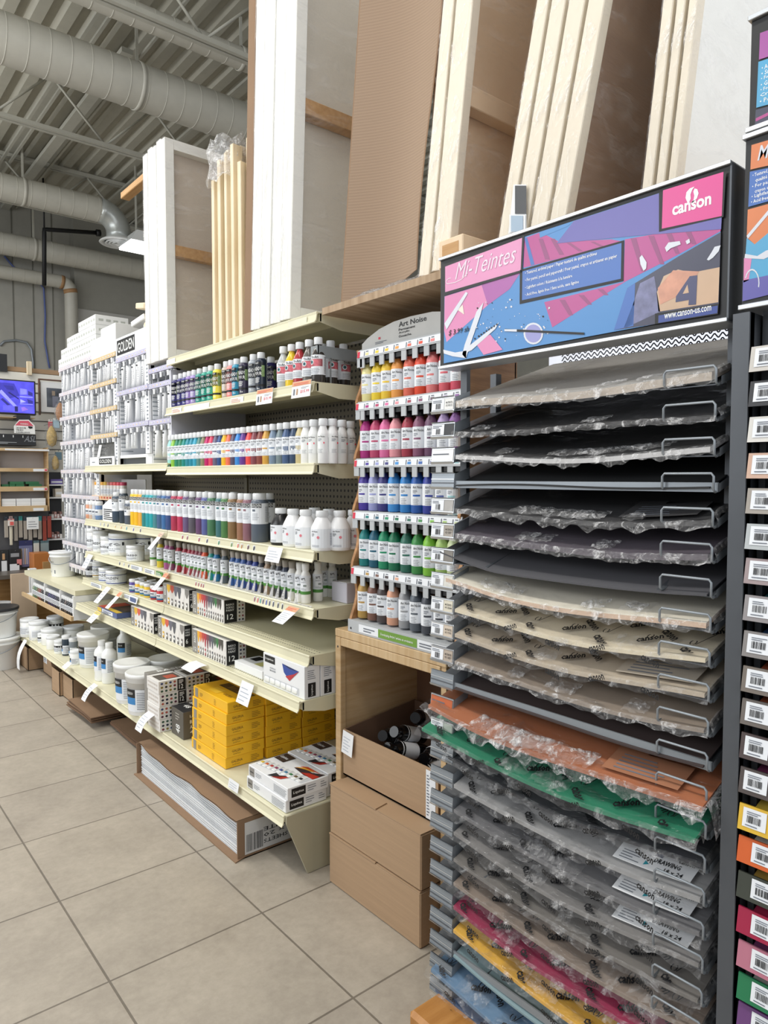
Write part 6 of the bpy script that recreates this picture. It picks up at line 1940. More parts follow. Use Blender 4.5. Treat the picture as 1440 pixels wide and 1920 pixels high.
for ri, zt_ in enumerate(tops):
    lx = lean_x(zt_)
    mb = MB()
    hS = 0.060
    # strip with a row of dark slots: upper band, teeth between the slots
    mb.prism([(lx-0.004, YN0-0.006, zt_), (lx-0.008, YN0-0.006, zt_-0.030), (lx-0.004, YN0-0.006, zt_-0.030), (lx, YN0-0.006, zt_)], (0, W, 0), NST)
    for i in range(len(bx_)):
        yc = yat(bx_[i], XN+lx)
        mb.box(lx-0.007, lx-0.003, yc-0.0248+0.014, yc+0.0248-0.0, zt_-hS, zt_-0.030, NST) if False else None
        mb.box(lx-0.007, lx-0.003, yc+0.012, yc+0.034, zt_-hS, zt_-0.030, NST)
        mb.box(lx-0.001, lx+0.002, yc-0.03, yc+0.03, zt_-hS*0.75, zt_-0.028, BLACK)
    mb.box(lx+0.001, lx+0.19, YN0+0.014, YN1-0.004, zt_-0.004, zt_, NST)
    mb.box(lx-0.007, lx-0.003, YN1-0.020, YN1+0.006, zt_-hS*0.95, zt_-0.030, NST)
    f = plane_fn((lx-0.0086, YN1+0.006, zt_-0.026), (0, -1, 0), (0.13, 0, 1)); g = plane_fn((lx-0.0092, YN1+0.006, zt_-0.026), (0, -1, 0), (0.13, 0, 1))
    mb.patch(f, 0.002, W-0.01, 0.001, 0.022, LABEL)
    mb.patch(g, 0.003, 0.016, 0.0, 0.020, RED)
    for i in range(len(bx_)):
        u = YN1+0.006-yat(bx_[i], XN+lx)
        mb.patch(g, u-0.012, u-0.008, 0.003, 0.018, INK); mb.patch(g, u-0.004, u+0.012, 0.004, 0.012, hexm(rows_c[ri][0][i])); mb.patch(g, u-0.002, u+0.010, 0.015, 0.018, INK)
    mb.build('label_strip', rack)
    for i in range(len(bx_)):
        c = rows_c[ri][0][i]
        X = XN+lean_x(floors[ri])+0.027
        place(('gouache', c), lambda: gouache_bottle(c), '%s bottle, %s from the left in the %s row of the wooden rack' % (rows_c[ri][1][i], ORD[i], rn[ri]), None, (X, yat(bx_[i]+(4 if ri > 2 else 0)-(3*ri), X), zb+floors[ri]+0.001), 0.55+rnd.uniform(-0.25, 0.15), 1.0)
mb = MB(); mb.prism([(-0.008, YN0-0.006, 0), (-0.008, YN0-0.006, 0.040), (0.19, YN0-0.006, 0.044), (0.19, YN0-0.006, 0)], (0, W+0.004, 0), NST)
f = plane_fn((-0.0088, YN1+0.006, 0.0), (0, -1, 0), (0, 0, 1)); g = plane_fn((-0.0096, YN1+0.006, 0.0), (0, -1, 0), (0, 0, 1))
mb.patch(f, 0.055, W-0.02, 0.006, 0.032, LABEL); mb.patch(g, 0.155, 0.335, 0.006, 0.032, mat('lime_strip', '#6f9a3c', 0.5)); mb.text('Developing Artist / artiste en croissance', plane_fn((-0.0102, YN1+0.006, 0.0), (0, -1, 0), (0, 0, 1)), 0.168, 0.013, 0.010, WHITE, w=0.15, res=1)
mb.lines(g, 0.08, 0.14, 0.012, 0.028, 2, INK); mb.lines(g, 0.345, 0.42, 0.012, 0.028, 2, INK)
mb.lathe([(0.004, 0), (0.0005, 0.002)], BLACK, 10, M=Matrix.Translation((-0.0085, YN1-0.006, 0.012)) @ Matrix.Rotation(R(-90), 4, 'Y'), caps=False)
mb.build('base_tray', rack)
# rounded header board
mb = MB()
lx = lean_x(tops[0])
z0_ = tops[0]
yA, yB = YN1+0.004, YN0-0.004
hh = HN-tops[0]+0.004
out = [(yA, z0_), (yA, z0_+hh*0.30), (yA-0.03, z0_+hh*0.52), (yA-0.09, z0_+hh*0.80), (yA-0.16, z0_+hh*0.96), (yA-0.24, z0_+hh), (yB+0.16, z0_+hh*0.96), (yB+0.09, z0_+hh*0.8), (yB+0.03, z0_+hh*0.52), (yB, z0_+hh*0.3), (yB, z0_)]
mb.prism([(lx+0.012, y, z) for y, z in out], (0.004, 0, 0), mat('header_card', '#c9c9c6', 0.5))
f = plane_fn((lx+0.011, yA, z0_), (0, -1, 0), (0, 0, 1))
mb.text('Art Noise', f, 0.185, hh*0.66, hh*0.22, BLACK, w=0.125)
for i, s in enumerate(('Permanent', 'Acrylic', 'Gouache.')):
    mb.text(s, f, 0.185, hh*(0.50-0.14*i), hh*0.10, BLACK, w=[0.075, 0.05, 0.06][i], res=2)
mb.lines(f, 0.07, 0.13, hh*0.16, hh*0.28, 2, INK); mb.patch(f, 0.086, 0.096, hh*0.34, hh*0.44, RED)
mb.build('header_board', rack)

# ================================================================ THINGS ON THE FLOOR UNDER THE BOTTOM SHELF
XFB = 1.144
ya_, yb_ = at(262, 1450, Z=0).y, at(445, 1615, Z=0).y
hb_ = 0.142
t = thing('flat_carton', 'long flat carton of white canvas boards on the floor under the bottom shelf', 'carton', (XFB, yb_, 0.0))
W = ya_-yb_
mb = MB()
mb.box(0.012, 0.46, 0, W, 0, 0.004, CARD2)
mb.prism([(-0.012, -0.01, 0.0), (-0.012, W+0.004, 0.0), (0.03, W, 0.004), (0.03, 0, 0.004)], (0, 0, 0.004), CARD2)
mb.box(0.002, 0.46, 0, 0.005, 0, hb_, CARD2); mb.box(0.0, 0.46, W-0.005, W, 0, hb_, CARD2); mb.box(0.455, 0.46, 0, W, 0, hb_, CARD2)
f = lambda u, v: Vector((0.0-0.006*math.sin(11*u)-0.004*math.sin(23*u+1)+0.46*v, W*u, hb_+0.004*math.sin(9*u)*(1-v)+0.002))
mb.grid(f, 24, 4, CARD2, False); mb.grid(lambda u, v: f(1-u, v)-Vector((0, 0, 0.005)), 24, 4, CARD2, False)
mb.build('carton_body', t)
mb = MB(); f = plane_fn((0.03, -0.0008, 0.012), (1, 0, 0), (0, 0, 1)); g = plane_fn((0.03, -0.0014, 0.012), (1, 0, 0), (0, 0, 1))
mb.patch(f, 0.0, 0.24, 0, 0.115, mat('label_grey_white', '#cfcfcf', 0.6))
for i, s in enumerate(('CANVAS PANEL', 'WHITE', '16 x 20', '24 SHEETS')):
    mb.text(s, g, 0.225, 0.028+0.021*i, 0.013, TXTM, w=-0.15 if i != 2 else -0.11, res=1) if False else mb.text(s, lambda u, v: g(0.235-u, 0.11-v), 0.02, 0.012+0.022*i, 0.014, TXTM, w=0.14 if i else 0.10, res=1)
mb.barcode(g, 0.006, 0.075, 0.008, 0.07, TXTM, 16)
mb.build('label', t)
mb = MB()
n = 26
for i in range(n):
    z = 0.006+(hb_-0.014)*i/n
    mb.box(0.016+0.004*((i*7) % 5)/5, 0.44, 0.012, W-0.012, z, z+(hb_-0.014)/n*0.72, WHITE2 if i % 2 else mat('board_edge_grey', '#c5c9cf', 0.5))
o = mb.build('canvas_boards', t); o['kind'] = 'stuff'
# flattened cardboard
q = random.Random(8)
for i in range(6):
    p = at(128 if i < 3 else 165, 1330 if i < 3 else 1365, Z=0.02)
    D, W = 0.42, 0.42 if i < 3 else 0.46
    z = 0.004+0.010*(i % 3)+(0.012 if i >= 3 else 0.03)
    mb = MB()
    yy = at(255, 1418, Z=0).y if i >= 3 else at(178, 1358, Z=0.03).y
    xx = at(255, 1418, Z=0).x+0.01*i if i >= 3 else at(178, 1358, Z=0.03).x
    f = lambda u, v: Vector((D*u, W*v, 0.010*math.sin(3*u+i)*(1-u)*math.sin(PI*v)+0.004*math.sin(5*v+i)))
    mb.grid(f, 8, 8, CARD2, False); mb.grid(lambda u, v: f(1-u, v)+Vector((0, 0, 0.006)), 8, 8, CARD2, False)
    for v in (0, 1):
        mb.grid(lambda u, a, v=v: f(u, v)+Vector((0, 0, 0.006*a)), 8, 1, CARDIN, False); mb.grid(lambda u, a, v=v: f(v, u)+Vector((0, 0, 0.006*a)), 8, 1, CARDIN, False)
    o = mb.build('flattened_carton'); o.location = (xx-0.02+q.uniform(0, 0.02), yy+(0.004 if i >= 3 else 0.01), z); o.rotation_euler = (0, 0, q.uniform(-0.02, 0.02))
    tag(o, 'flattened brown carton under the bottom shelf, %s of the %s pile' % (['lowest', 'middle', 'topmost'][i % 3], 'nearer' if i >= 3 else 'farther'), 'flattened carton', 'flattened cartons on the floor')
# small open cartons further along
def small_carton(label, px, py, W, h, D=0.34, open_top=True, sticker_=False):
    p = at(px, py, Z=0)
    t = thing('small_carton', label, 'carton', (p.x, p.y, 0.0))
    mb = MB()
    mb.box(0, 0.004, 0, W, 0, h, CARD); mb.box(D-0.004, D, 0, W, 0, h, CARD); mb.box(0, D, 0, 0.004, 0, h, CARD); mb.box(0, D, W-0.004, W, 0, h, CARD); mb.box(0, D, 0, W, 0, 0.004, CARDIN)
    mb.build('carton_body', t)
    mb = MB(); mb.prism([(0, W*0.06, h), (0, W*0.94, h), (-0.05, W*0.90, h+0.012 if not open_top else h-0.03), (-0.05, W*0.1, h+0.012 if not open_top else h-0.03)], (0, 0, 0.003), CARD2) if not open_top else mb.prism([(0.0, W-0.004, h), (0.16, W-0.004, h), (0.16, W+0.01, h+0.03), (0.0, W+0.01, h+0.03)], (0, 0.003, 0), CARD2)
    mb.build('flap', t)
    if sticker_:
        mb = MB(); f = plane_fn((-0.0008, W, h*0.45), (0, -1, 0), (0, 0, 1)); mb.patch(f, W*0.05, W*0.35, 0, h*0.42, LABEL); mb.lines(plane_fn((-0.0014, W, h*0.45), (0, -1, 0), (0, 0, 1)), W*0.1, W*0.3, h*0.05, h*0.36, 4, INK); mb.build('label', t)
small_carton('small brown carton on the floor under the far end of the bottom shelf', 53, 1258, 0.22, 0.155)
small_carton('brown carton with white sticker under the bottom shelf, second from the far end', 103, 1276, 0.28, 0.158, sticker_=True)
small_carton('narrow open carton with torn flap, third from the far end under the shelf', 112, 1306, 0.17, 0.148)
small_carton('open square carton nearest the flattened cardboard, under the bottom shelf', 137, 1320, 0.20, 0.140, 0.30)
# ================================================================ PAPER RACK WITH PRINTED HEADER
XP = 1.17
YL, YM, YR = 1.222, 1.147, 0.543          # left end of the label holders, their right end, right end of the trays
ZT0, DZT = 1.509, 0.0588
SL = 0.34                                  # trays rise towards the back
prk = thing('paper_rack', 'grey steel rack of sloping trays holding sheets of coloured paper under a printed header', 'paper rack', (XP, YR, 0.0))
NT = 25
LBL = ['#e8e8e6', '#1f2024', '#f0f0f0', None, '#a9a7a4', '#a49c92', '#7a756e', '#d5d4cc', '#d8d2c0', '#cdbfae', '#b3a597', None, '#c2663c', '#b9c4b9'] + [None]*11
def holder_fn(z, e=0.0):
    o = Vector((-0.006-e, YL-YR, z-0.018))
    return lambda u, v: o + Vector((0, -1, 0))*u + Vector((0.10, 0, 1)).normalized()*v
for i in range(NT):
    z = ZT0-DZT*i
    mb = MB()
    # sloping side plates and back rod
    for a, b in ((YM-YR-0.10, YL-YR), (0.0, 0.105)):
        mb.add([(0.0, a, z-0.016), (0.0, b, z-0.016), (0.44, b, z-0.016+SL*0.44), (0.44, a, z-0.016+SL*0.44), (0.0, a, z-0.018), (0.0, b, z-0.018), (0.44, b, z-0.018+SL*0.44), (0.44, a, z-0.018+SL*0.44)],
               [(0, 1, 2, 3), (7, 6, 5, 4), (0, 4, 5, 1), (1, 5, 6, 2), (2, 6, 7, 3), (3, 7, 4, 0)], STEELD)
    mb.box(0.432, 0.44, 0, YL-YR, z-0.024+SL*0.44, z-0.016+SL*0.44, STEELD)
    mb.add([(0.0, -0.001, z-0.018), (0.44, -0.001, z-0.018+SL*0.44), (0.44, -0.001, z+0.0+SL*0.44), (0.0, -0.001, z-0.004)], [(0, 1, 2, 3)], STEEL)
    if i in (3, 11, 22):
        mb.box(-0.001, 0.003, 0.0, YM-YR, z-0.018, z-0.002, STEEL)
    tr = mb.build('tray', prk)
    mb = MB()
    f = holder_fn(z)
    hl = 0.034
    W = YL-YM
    mb.patch(f, 0, W, 0, hl, STEEL if LBL[i] is None else ALU)
    b = holder_fn(z, -0.003); mb.patch(lambda u, v: b(W-u, v), 0, W, 0, hl, STEELD)
    mb.patch(lambda u, v: f(u, 0)+Vector((-0.004*v, 0, 0.006*v-0.004)), 0, W, 0, 1, ALU)
    mb.patch(lambda u, v: f(u, hl)+Vector((-0.005*(1-v), 0, 0.003*(1-v)-0.001)), 0, W, 0, 1, ALU)
    mb.patch(lambda u, v: f(W, u*hl)+Vector((0.05*v, 0, 0.017*v-0.002)), 0, 1, 0, 1, STEEL)
    if LBL[i]:
        g, g2 = holder_fn(z, 0.0012), holder_fn(z, 0.002)
        mb.patch(g, 0.002, W-0.002, 0.004, hl-0.003, hexm(LBL[i]))
        if i not in (2, 12):
            mb.patch(g2, 0.003, W*0.58, 0.005, hl-0.004, LABEL)
            mb.barcode(holder_fn(z, 0.0026), W*0.22, W*0.44, 0.007, 0.020, TXTM, 10, seed=i)
            mb.lines(holder_fn(z, 0.0026), 0.006, W*0.5, 0.022, 0.029, 2, INK, seed=i)
            if i in (0, 5, 8, 9, 10):
                mb.text('MI-TEINTES', holder_fn(z, 0.0026), W*0.66, 0.0185, 0.0045, TXTM, w=W*0.28, res=1); mb.text(['335 WHITE', '', '', '', '', '429 GREY', '', '', '407 CREAM', '343 OYSTER', '431 GREY'][i] or 'GREY', holder_fn(z, 0.0026), W*0.66, 0.0115, 0.0045, TXTM, w=W*0.28, res=1)
        else:
            mb.lines(g2, 0.006, W*0.8, 0.018, 0.024, 1, INK, seed=i)
    else:
        g = holder_fn(z, 0.0012); mb.patch(g, 0.0, W, 0.010, 0.0125, STEELD); mb.patch(g, 0.0, W, 0.019, 0.021, ALU)
    mb.build('label_holder', tr)
    # bent wire stop at the right
    mb = MB()
    y0, y1 = 0.094, 0.004
    zz = z-0.014
    mb.tube([(0.03, y0, zz+0.004), (-0.004, y0, zz), (-0.008, y0, zz+0.004), (-0.008, y0, zz+0.022), (-0.008, y0-0.004, zz+0.027), (-0.008, y1+0.004, zz+0.027), (-0.008, y1, zz+0.022), (-0.008, y1, zz+0.0), (-0.002, y1, zz-0.004), (0.06, y1, zz+0.016)], 0.0022, STEEL, 8)
    mb.build('wire_stop', tr)
# rack frame
mb = MB()
mb.box(-0.002, 0.46, -0.046, -0.024, 0.0, 1.60, STEELD); mb.box(-0.006, 0.012, -0.046, -0.020, 0.0, 1.60, STEELD); mb.build('side_frame', prk)
for xx in (0.20, 0.44):
    mb = MB(); mb.box(xx, xx+0.02, YL-YR-0.02, YL-YR-0.001, 0.05, 1.60, STEELD); mb.build('post', prk)
# expanded metal panel behind the top tray
mb = MB()
zm0, zm1 = ZT0+0.05, 1.80
xm = 0.447
n = 34
dy = (YL-YR-0.05)/n
dz = dy*0.62
zz = zm0+0.05
r_ = 0
while zz < zm1:
    for k in range(n):
        a = 0.01+dy*k
        mb.prism([(xm, a, zz), (xm, a+0.0035, zz), (xm, a+dy/2+0.0035, zz+dz/1), (xm, a+dy/2, zz+dz/1)], (0.0015, 0, 0), DARK)
        mb.prism([(xm, a+dy, zz), (xm, a+dy+0.0035, zz), (xm, a+dy/2+0.0035, zz+dz/1), (xm, a+dy/2, zz+dz/1)], (0.0015, 0, 0), DARK)
    zz += dz
mb.build('mesh_panel', prk)
mb = MB(); mb.box(xm, xm+0.004, -0.03, YL-YR, 0.05, zm0-0.03, DARK); mb.build('back_panel', prk)
ls = thing('bright_strip', 'bright white strip glimpsed through the mesh behind the topmost paper', 'light', (1.78, 0.62, 1.665))  # glowing strip added to give the bright band behind the mesh
mb = MB(); mb.box(0.03, 0.07, 0, 0.74, -0.02, 0.10, WHITE); mb.build('housing', ls)
mb = MB(); mb.box(0, 0.03, 0.01, 0.73, -0.01, 0.09, mat('glow_strip', '#eef3ff', 0.5, var=0.01, emit=0.9)); mb.build('tube', ls)  # plain self-lit slab of the added strip
WB = wood('rack_base_wood', '#c08a4e', '#a97339', 0.4, 4, (1, 10, 1))
pb = at(764, 1893, Z=0.085)
mb = MB(); mb.rbox(pb.x-XP, 0.40, -0.06, pb.y-YR, 0.0, 0.085, WB, 0.010); mb.build('base', prk)
mb = MB()
mb.box(0.02, 0.44, 0.0, YL-YR-0.02, 0.0856, 0.0875, STEELD)
mb.build('bottom_plate', prk)

# ---- packs of paper
PW1 = film('sheet_wrap', 0.05, 0.42, 9, (1.5, 0.6, 1), bs=26, body=0.16)
PW2 = film('crumpled_fold', 0.10, 0.85, 30, (0.7, 1.0, 1.0), bs=45, body=0.9)
PW3 = film('soft_fold', 0.06, 0.5, 22, (0.6, 1.0, 1.0), bs=30, body=0.7)
PRN = mat('wrap_print', '#15161a', 0.5)
def pack(i, c, desc, th=0.006, sag=0.014, wrap=True, printed=False, left=0.0, front=0.0, roll=0.5, seed=0, card=None, curl=0.0, right=0.0, edge=None, dep=0.44, bunch=1.0):
    z = ZT0-DZT*i
    q = random.Random(100+i+seed)
    t = thing('paper_pack', desc, 'paper pack', (XP, YR, z), 0, 'packs of paper in the tray rack')
    y0, y1 = 0.012-right, YM-YR-0.006+left
    ph, amp = q.uniform(0, 6), 0.0025
    def S(u, v, e=0.0):
        # u 0..1 left to right, v 0..1 front to back
        y = y1+(y0-y1)*u
        x = -0.006-front + dep*v
        zz = -0.013 + SL*(x+0.006) - sag*math.sin(PI*min(1, max(0, u)))*(1-0.8*v) + amp*math.sin(7*u+ph)*(1-v) + curl*max(0, 0.25-u)*4*(1-v)
        return Vector((x, y, zz+e))
    m = hexm(c, 0.75)
    me = hexm(edge, 0.7) if edge else mat('paper_edges', '#cfcac4', 0.8, var=0.12, ns=40, stretch=(1, 1, 60)) if th > 0.009 else m
    mb = MB()
    nu, nv = 22, 6
    mb.grid(lambda u, v: S(u, v, th), nu, nv, m); mb.grid(lambda u, v: S(1-u, v, 0), nu, nv, m)
    mb.grid(lambda u, a: S(u, 0, th*a), nu, 2, me, False); mb.grid(lambda a, v: S(1, v, th*(a)), 1, nv, me, False); mb.grid(lambda a, v: S(0, v, th*(1-a)), 1, nv, me, False)
    mb.build('paper_sheets', t)
    if wrap:
        mb = MB()
        A = [q.uniform(0.6, 1.4) for _ in range(8)]
        def crum(u, k):
            return 0.5*math.sin(31*u*A[0]+ph+k)+0.3*math.sin(57*u*A[1]+2*k)+0.35*math.sin(97*u*A[2]+3*k)
        def Wt(u, v):
            # wrap above the sheets, bunching and folding over the front edge
            if v < 0.18:
                k = (0.18-v)/0.18
                p = S(u, 0, th+0.003)
                p.x += -0.004-roll*0.010*k - (0.002 if printed else 0.004)*crum(u, 1)*k
                p.z += -k*(th+0.008+roll*0.008*crum(u, 2)) + roll*0.005*abs(crum(u, 3))*math.sin(PI*k)
            else:
                p = S(u*1.0, (v-0.18)/0.82*0.92, th+0.0035+0.0015*crum(u, 4+3*v))
            p.y += (0.5-u)*0.03*0 + 0.010*(0.5-u)*2
            return p
        mb.grid(Wt, 64, 10, PW1, v0=0.18)
        PF = PW3 if printed else PW2
        mb.grid(Wt, 90, 6, PF, v1=0.18)
        # loose folds riding along the front edge
        for kk in range(int(1+1.6*roll) if printed else int(2+3*roll)):
            u0, wd = q.uniform(0.0, 0.8), q.uniform(0.06, 0.2)
            sg = q.uniform(0.4, 1.0)
            def fold(a, b, u0=u0, wd=wd, sg=sg, kk=kk):
                u = min(1.0, u0+wd*a)
                p = S(u, 0.02+0.08*b, th+0.004)
                p.z += 0.006*sg*roll*math.sin(PI*b)*math.sin(PI*a)*(1+0.5*math.sin(40*a+kk)) + 0.002*math.sin(25*b+9*a)
                p.x -= 0.010*(1-b)*roll*(1+0.4*math.sin(30*a+2*kk))
                return p
            mb.grid(fold, 16, 6, PF)
        # bunched ends
        def Rt(u, v):
            p = S(1.0, u*0.9, th*0.5)
            p.y += (-0.012*v - 0.008*abs(crum(u, 5))*v)*min(1.5, bunch)
            p.z += (0.016*math.sin(PI*v*0.9)+0.005*crum(u, 6)*v)*min(bunch, 1.2) - 0.03*max(0, bunch-1)*v*v*(1-u)
            return p
        mb.grid(Rt, 22, 7, PF)
        if printed:
            f = lambda uu, vv: Wt(0.02+uu/(y1-y0), 0.0)  # placeholder
            def fp(u, v):
                p = S(min(1, max(0, u/(y1-y0))), min(1, max(0.0, v/dep)), th+0.0075)
                return p
            cols = 7
            for k in range(cols):
                for r2 in range(2):
                    u = (k+0.25+0.5*(r2 % 2))*(y1-y0)/cols+q.uniform(-0.012, 0.012)
                    v = 0.005+0.05*r2+q.uniform(0, 0.012)
                    if card and u/(y1-y0) > 0.60:
                        continue
                    mb.text('canson', fp, u, v, 0.0145, PRN, w=0.048, res=1, rot=R(28 if (k+r2) % 2 else -38), bold=0.035)
                    for sgn in (0, 1):
                        pts = [(u+0.012+0.005*sgn+0.004*math.cos(a)*(1 if sgn else -1), v+0.026+0.007*math.sin(a)) for a in [R(x) for x in (-80, -30, 20, 60)]]
                        inn = [(x-0.0022*(1 if sgn else -1), y) for x, y in reversed(pts)]
                        mb.add([fp(*p) for p in pts+inn], [tuple(range(8))], PRN)
                    if k % 2 == r2:
                        a_, b_ = (u+0.02, v+0.02), (u+0.045, v+0.075)
                        mb.add([fp(*a_), fp(a_[0]+0.002, a_[1]), fp(b_[0]+0.002, b_[1]), fp(*b_)], [(0, 1, 2, 3)], PRN)
            # print folding over the front edge
            for k in range(5):
                u = (k+0.55)/5.6
                p0 = S(u, 0, 0)
                def ff(a, b, p0=p0):
                    return p0+Vector((-0.0115-0.006*roll, -a, b-0.004))
                mb.text('canson', ff, 0, 0, 0.011, PRN, w=0.036, res=1, rot=R(20 if k % 2 else -15), bold=0.03)
        mb.build('plastic_wrap', t)
    if card:
        mb = MB()
        u0 = 0.70
        def fc(e):
            return lambda u, v: S(u0+u/(y1-y0), (0.012+v)/dep, th+0.0075+e)
        f, g = fc(0), fc(0.0007)
        cm = WHITE2 if card == 2 else mat('clear_card_%d' % i, tuple(min(1, 0.75*int(c[k:k+2], 16)/255+0.16) for k in (1, 3, 5)), 0.25)
        mb.patch(f, 0, 0.15, 0, 0.062, cm, 6)
        mb.patch(f, 0, 0.06, -0.0, 0.075, cm, 3)
        if card == 2:
            mb.text('Canson', g, 0.008, 0.040, 0.022, PRN, w=0.065, res=2, shear=0.35)
            mb.patch(g, 0.068, 0.082, 0.034, 0.043, hexm('#2f3c66'), 1)
            mb.text('DRAWING', g, 0.072, 0.020, 0.011, PRN, w=0.05, res=1); mb.text('18 x 24', g, 0.098, 0.006, 0.009, PRN, w=0.035, res=1)
            mb.text('canson', g, 0.112, 0.035, 0.008, PRN, w=0.03, res=1); mb.lines(g, 0.01, 0.05, 0.006, 0.03, 4, INK, seed=i, fill=0.3)
            mb.add([g(0.062+0.006*math.cos(2*PI*j/3), 0.012+0.006*math.sin(2*PI*j/3)) for j in range(3)], [(0, 1, 2)], hexm('#3a9aa8'))
        else:
            mb.lines(g, 0.02, 0.13, 0.008, 0.055, 5, INK, seed=i, fill=0.3)
        mb.build('product_card', t)
    return t
pack(0, '#a9a7a4', 'thick pack of grey-white paper in the topmost tray, brown board edges', 0.014, 0.004, dep=0.36, roll=0.4, edge='#b9aea2')
pack(1, '#1b1b1e', 'thin pack of black paper in the second tray from the top', 0.004, 0.006, roll=0.25)
pack(2, '#2a2a2c', 'black sheets with bright wrapped edge in the third tray', 0.009, 0.010, roll=0.8, edge='#c4c4c6')
pack(3, '#232426', 'few dark sheets lying flat in the empty-labelled fourth tray', 0.002, 0.0, wrap=False)
pack(4, '#2c2c2f', 'dark grey paper in bunched clear wrap in the fifth tray', 0.006, 0.014, roll=1.0, card=1)
pack(5, '#57505a', 'purplish grey paper pack in the sixth tray', 0.009, 0.014, roll=0.4)
pack(6, '#505055', 'loose dark grey sheet curling up at its left end, seventh tray', 0.003, 0.016, wrap=False, curl=0.02, left=0.05)
pack(7, '#d9d3c4', 'ivory white paper with smooth top in the eighth tray', 0.009, 0.012, roll=0.7, left=0.03, curl=0.008, edge='#d0b49c')
pack(8, '#cfc4ae', 'cream paper in wrap with repeated black print, ninth tray', 0.007, 0.014, printed=True, roll=0.7, edge='#d8cdb4')
pack(9, '#b7aa98', 'beige paper in printed wrap in the tenth tray', 0.007, 0.014, printed=True, roll=0.6, card=1)
pack(10, '#8a7d70', 'taupe paper in wrap with a torn flap, eleventh tray', 0.006, 0.014, roll=0.6)
pack(11, '#3c3130', 'dark brown sheets in the twelfth tray without wrap', 0.003, 0.008, wrap=False)
pack(12, '#a4623f', 'copper brown paper in bulging wrap reaching over its orange label', 0.008, 0.014, roll=1.6, left=0.065, front=0.022, curl=0.006, card=1, right=0.01, bunch=2.6)
pack(13, '#1c7a5a', 'green paper in printed wrap sticking out to the left', 0.007, 0.016, printed=True, roll=1.2, left=0.085, front=0.024, curl=0.006)
pack(14, '#34353a', 'charcoal paper in printed wrap just below the green pack', 0.007, 0.018, printed=True, roll=0.8, left=0.02, card=1)
pack(15, '#989899', 'light grey paper in printed wrap, second below the green pack', 0.008, 0.018, printed=True, roll=0.8, card=2)
pack(16, '#67676a', 'mid grey paper in printed wrap, third below the green pack', 0.007, 0.02, printed=True, roll=1.1, card=2)
pack(17, '#7c7a79', 'pale grey paper in printed wrap, fourth below the green pack', 0.007, 0.02, printed=True, roll=1.1, card=2)
pack(18, '#6e6a66', 'warm grey paper in printed wrap, third above the crimson pack', 0.006, 0.02, printed=True, roll=0.6)
pack(19, '#85776c', 'fawn paper in crumpled printed wrap directly above the crimson pack', 0.007, 0.02, printed=True, roll=1.2)
pack(20, '#8e2046', 'crimson paper in printed wrap near the bottom', 0.007, 0.018, printed=True, roll=0.7)
pack(21, '#d8a63c', 'yellow paper in printed wrap between crimson and pale blue', 0.007, 0.02, printed=True, roll=0.6, card=2)
pack(22, '#7f969c', 'pale blue grey sheets without wrap under the yellow pack', 0.004, 0.016, wrap=False)
pack(23, '#5f7e9c', 'sky blue paper in printed wrap near the bottom of the rack', 0.008, 0.02, printed=True, roll=1.0, left=0.06, front=0.015)
pack(24, '#45597c', 'denim blue paper in printed wrap in the lowest visible tray', 0.008, 0.012, printed=True, roll=0.8, left=0.06)

# ---- printed header sign
def sign_common(mb, P, q4, m, e):
    """q4: polygon in source-image pixels lying in the sign's plane"""
    mb.add([at(x, y, X=XP-0.0002*e-0.003)-P for x, y in q4], [tuple(range(len(q4)))], m)
B = lambda pts: [(800+x*0.44444, 300+y*0.44444) for x, y in pts]
P = prk.location
zt0, zt1 = at(828, 690, X=XP).z, at(828, 487, X=XP).z
yL_, yR_ = yat(826, XP, 590), yat(1366, XP, 460)
mb = MB()
mb.box(0.0, 0.055, yR_-YR, yL_-YR, zt0, zt1, BLACK)
for zz in (zt0-0.003, zt1-0.003):
    mb.rbox(-0.006, 0.058, yR_-YR-0.002, yL_-YR+0.002, zz, zz+0.007, ALU, 0.001)
mb.box(-0.001, 0.058, yR_-YR-0.003, yR_-YR, zt0, zt1, STEELD)
for yy in (yR_-YR+0.004, yL_-YR-0.03):
    mb.box(0.058, 0.07, yy, yy+0.02, zt0-0.3, zt1, STEELD)
hd = mb.build('header_sign', prk)
PK, PK2, MAG, MAGD, VIO, BLU, BLUD, NAVY = (mat('print_'+n, c, 0.3, var=0.02) for n, c in (('pink', '#dc8fba'), ('rose_pink', '#d780b0'), ('magenta', '#b03a86'), ('dark_magenta', '#8c2f70'), ('violet', '#5d57a6'), ('blue', '#3b83c4'), ('deep_blue', '#2f64b4'), ('navy', '#2b2c48')))
SAND, HOT, SILV, ORC = (mat('print_'+n, c, 0.3, var=v) for n, c, v in (('sand', '#c9a88a', 0.12), ('hot_pink', '#d8388c', 0.02), ('silver', '#d4d8e2', 0.04), ('orchid', '#a552a0', 0.03)))
mb = MB()
S_ = lambda pts, m, e: sign_common(mb, P, B(pts), m, e)
S_([(75, 575), (398, 470), (410, 325), (980, 140), (1245, 60), (1232, 612), (965, 692), (72, 858)], BLU, 1)
S_([(404, 330), (1245, 64), (1232, 612), (402, 690)], BLU, 1.5)
S_([(78, 450), (403, 328), (398, 465), (78, 560)], PK, 2)
S_([(76, 575), (232, 527), (258, 612), (84, 768), (74, 720)], PK2, 2)
S_([(232, 525), (396, 474), (350, 545), (258, 612)], ORC, 2)
S_([(412, 330), (480, 305), (560, 345), (780, 335), (832, 345), (408, 455)], MAG, 2)
S_([(836, 335), (1244, 262), (1240, 300), (1060, 400), (840, 512), (530, 706), (496, 600), (830, 515)], MAG, 2)
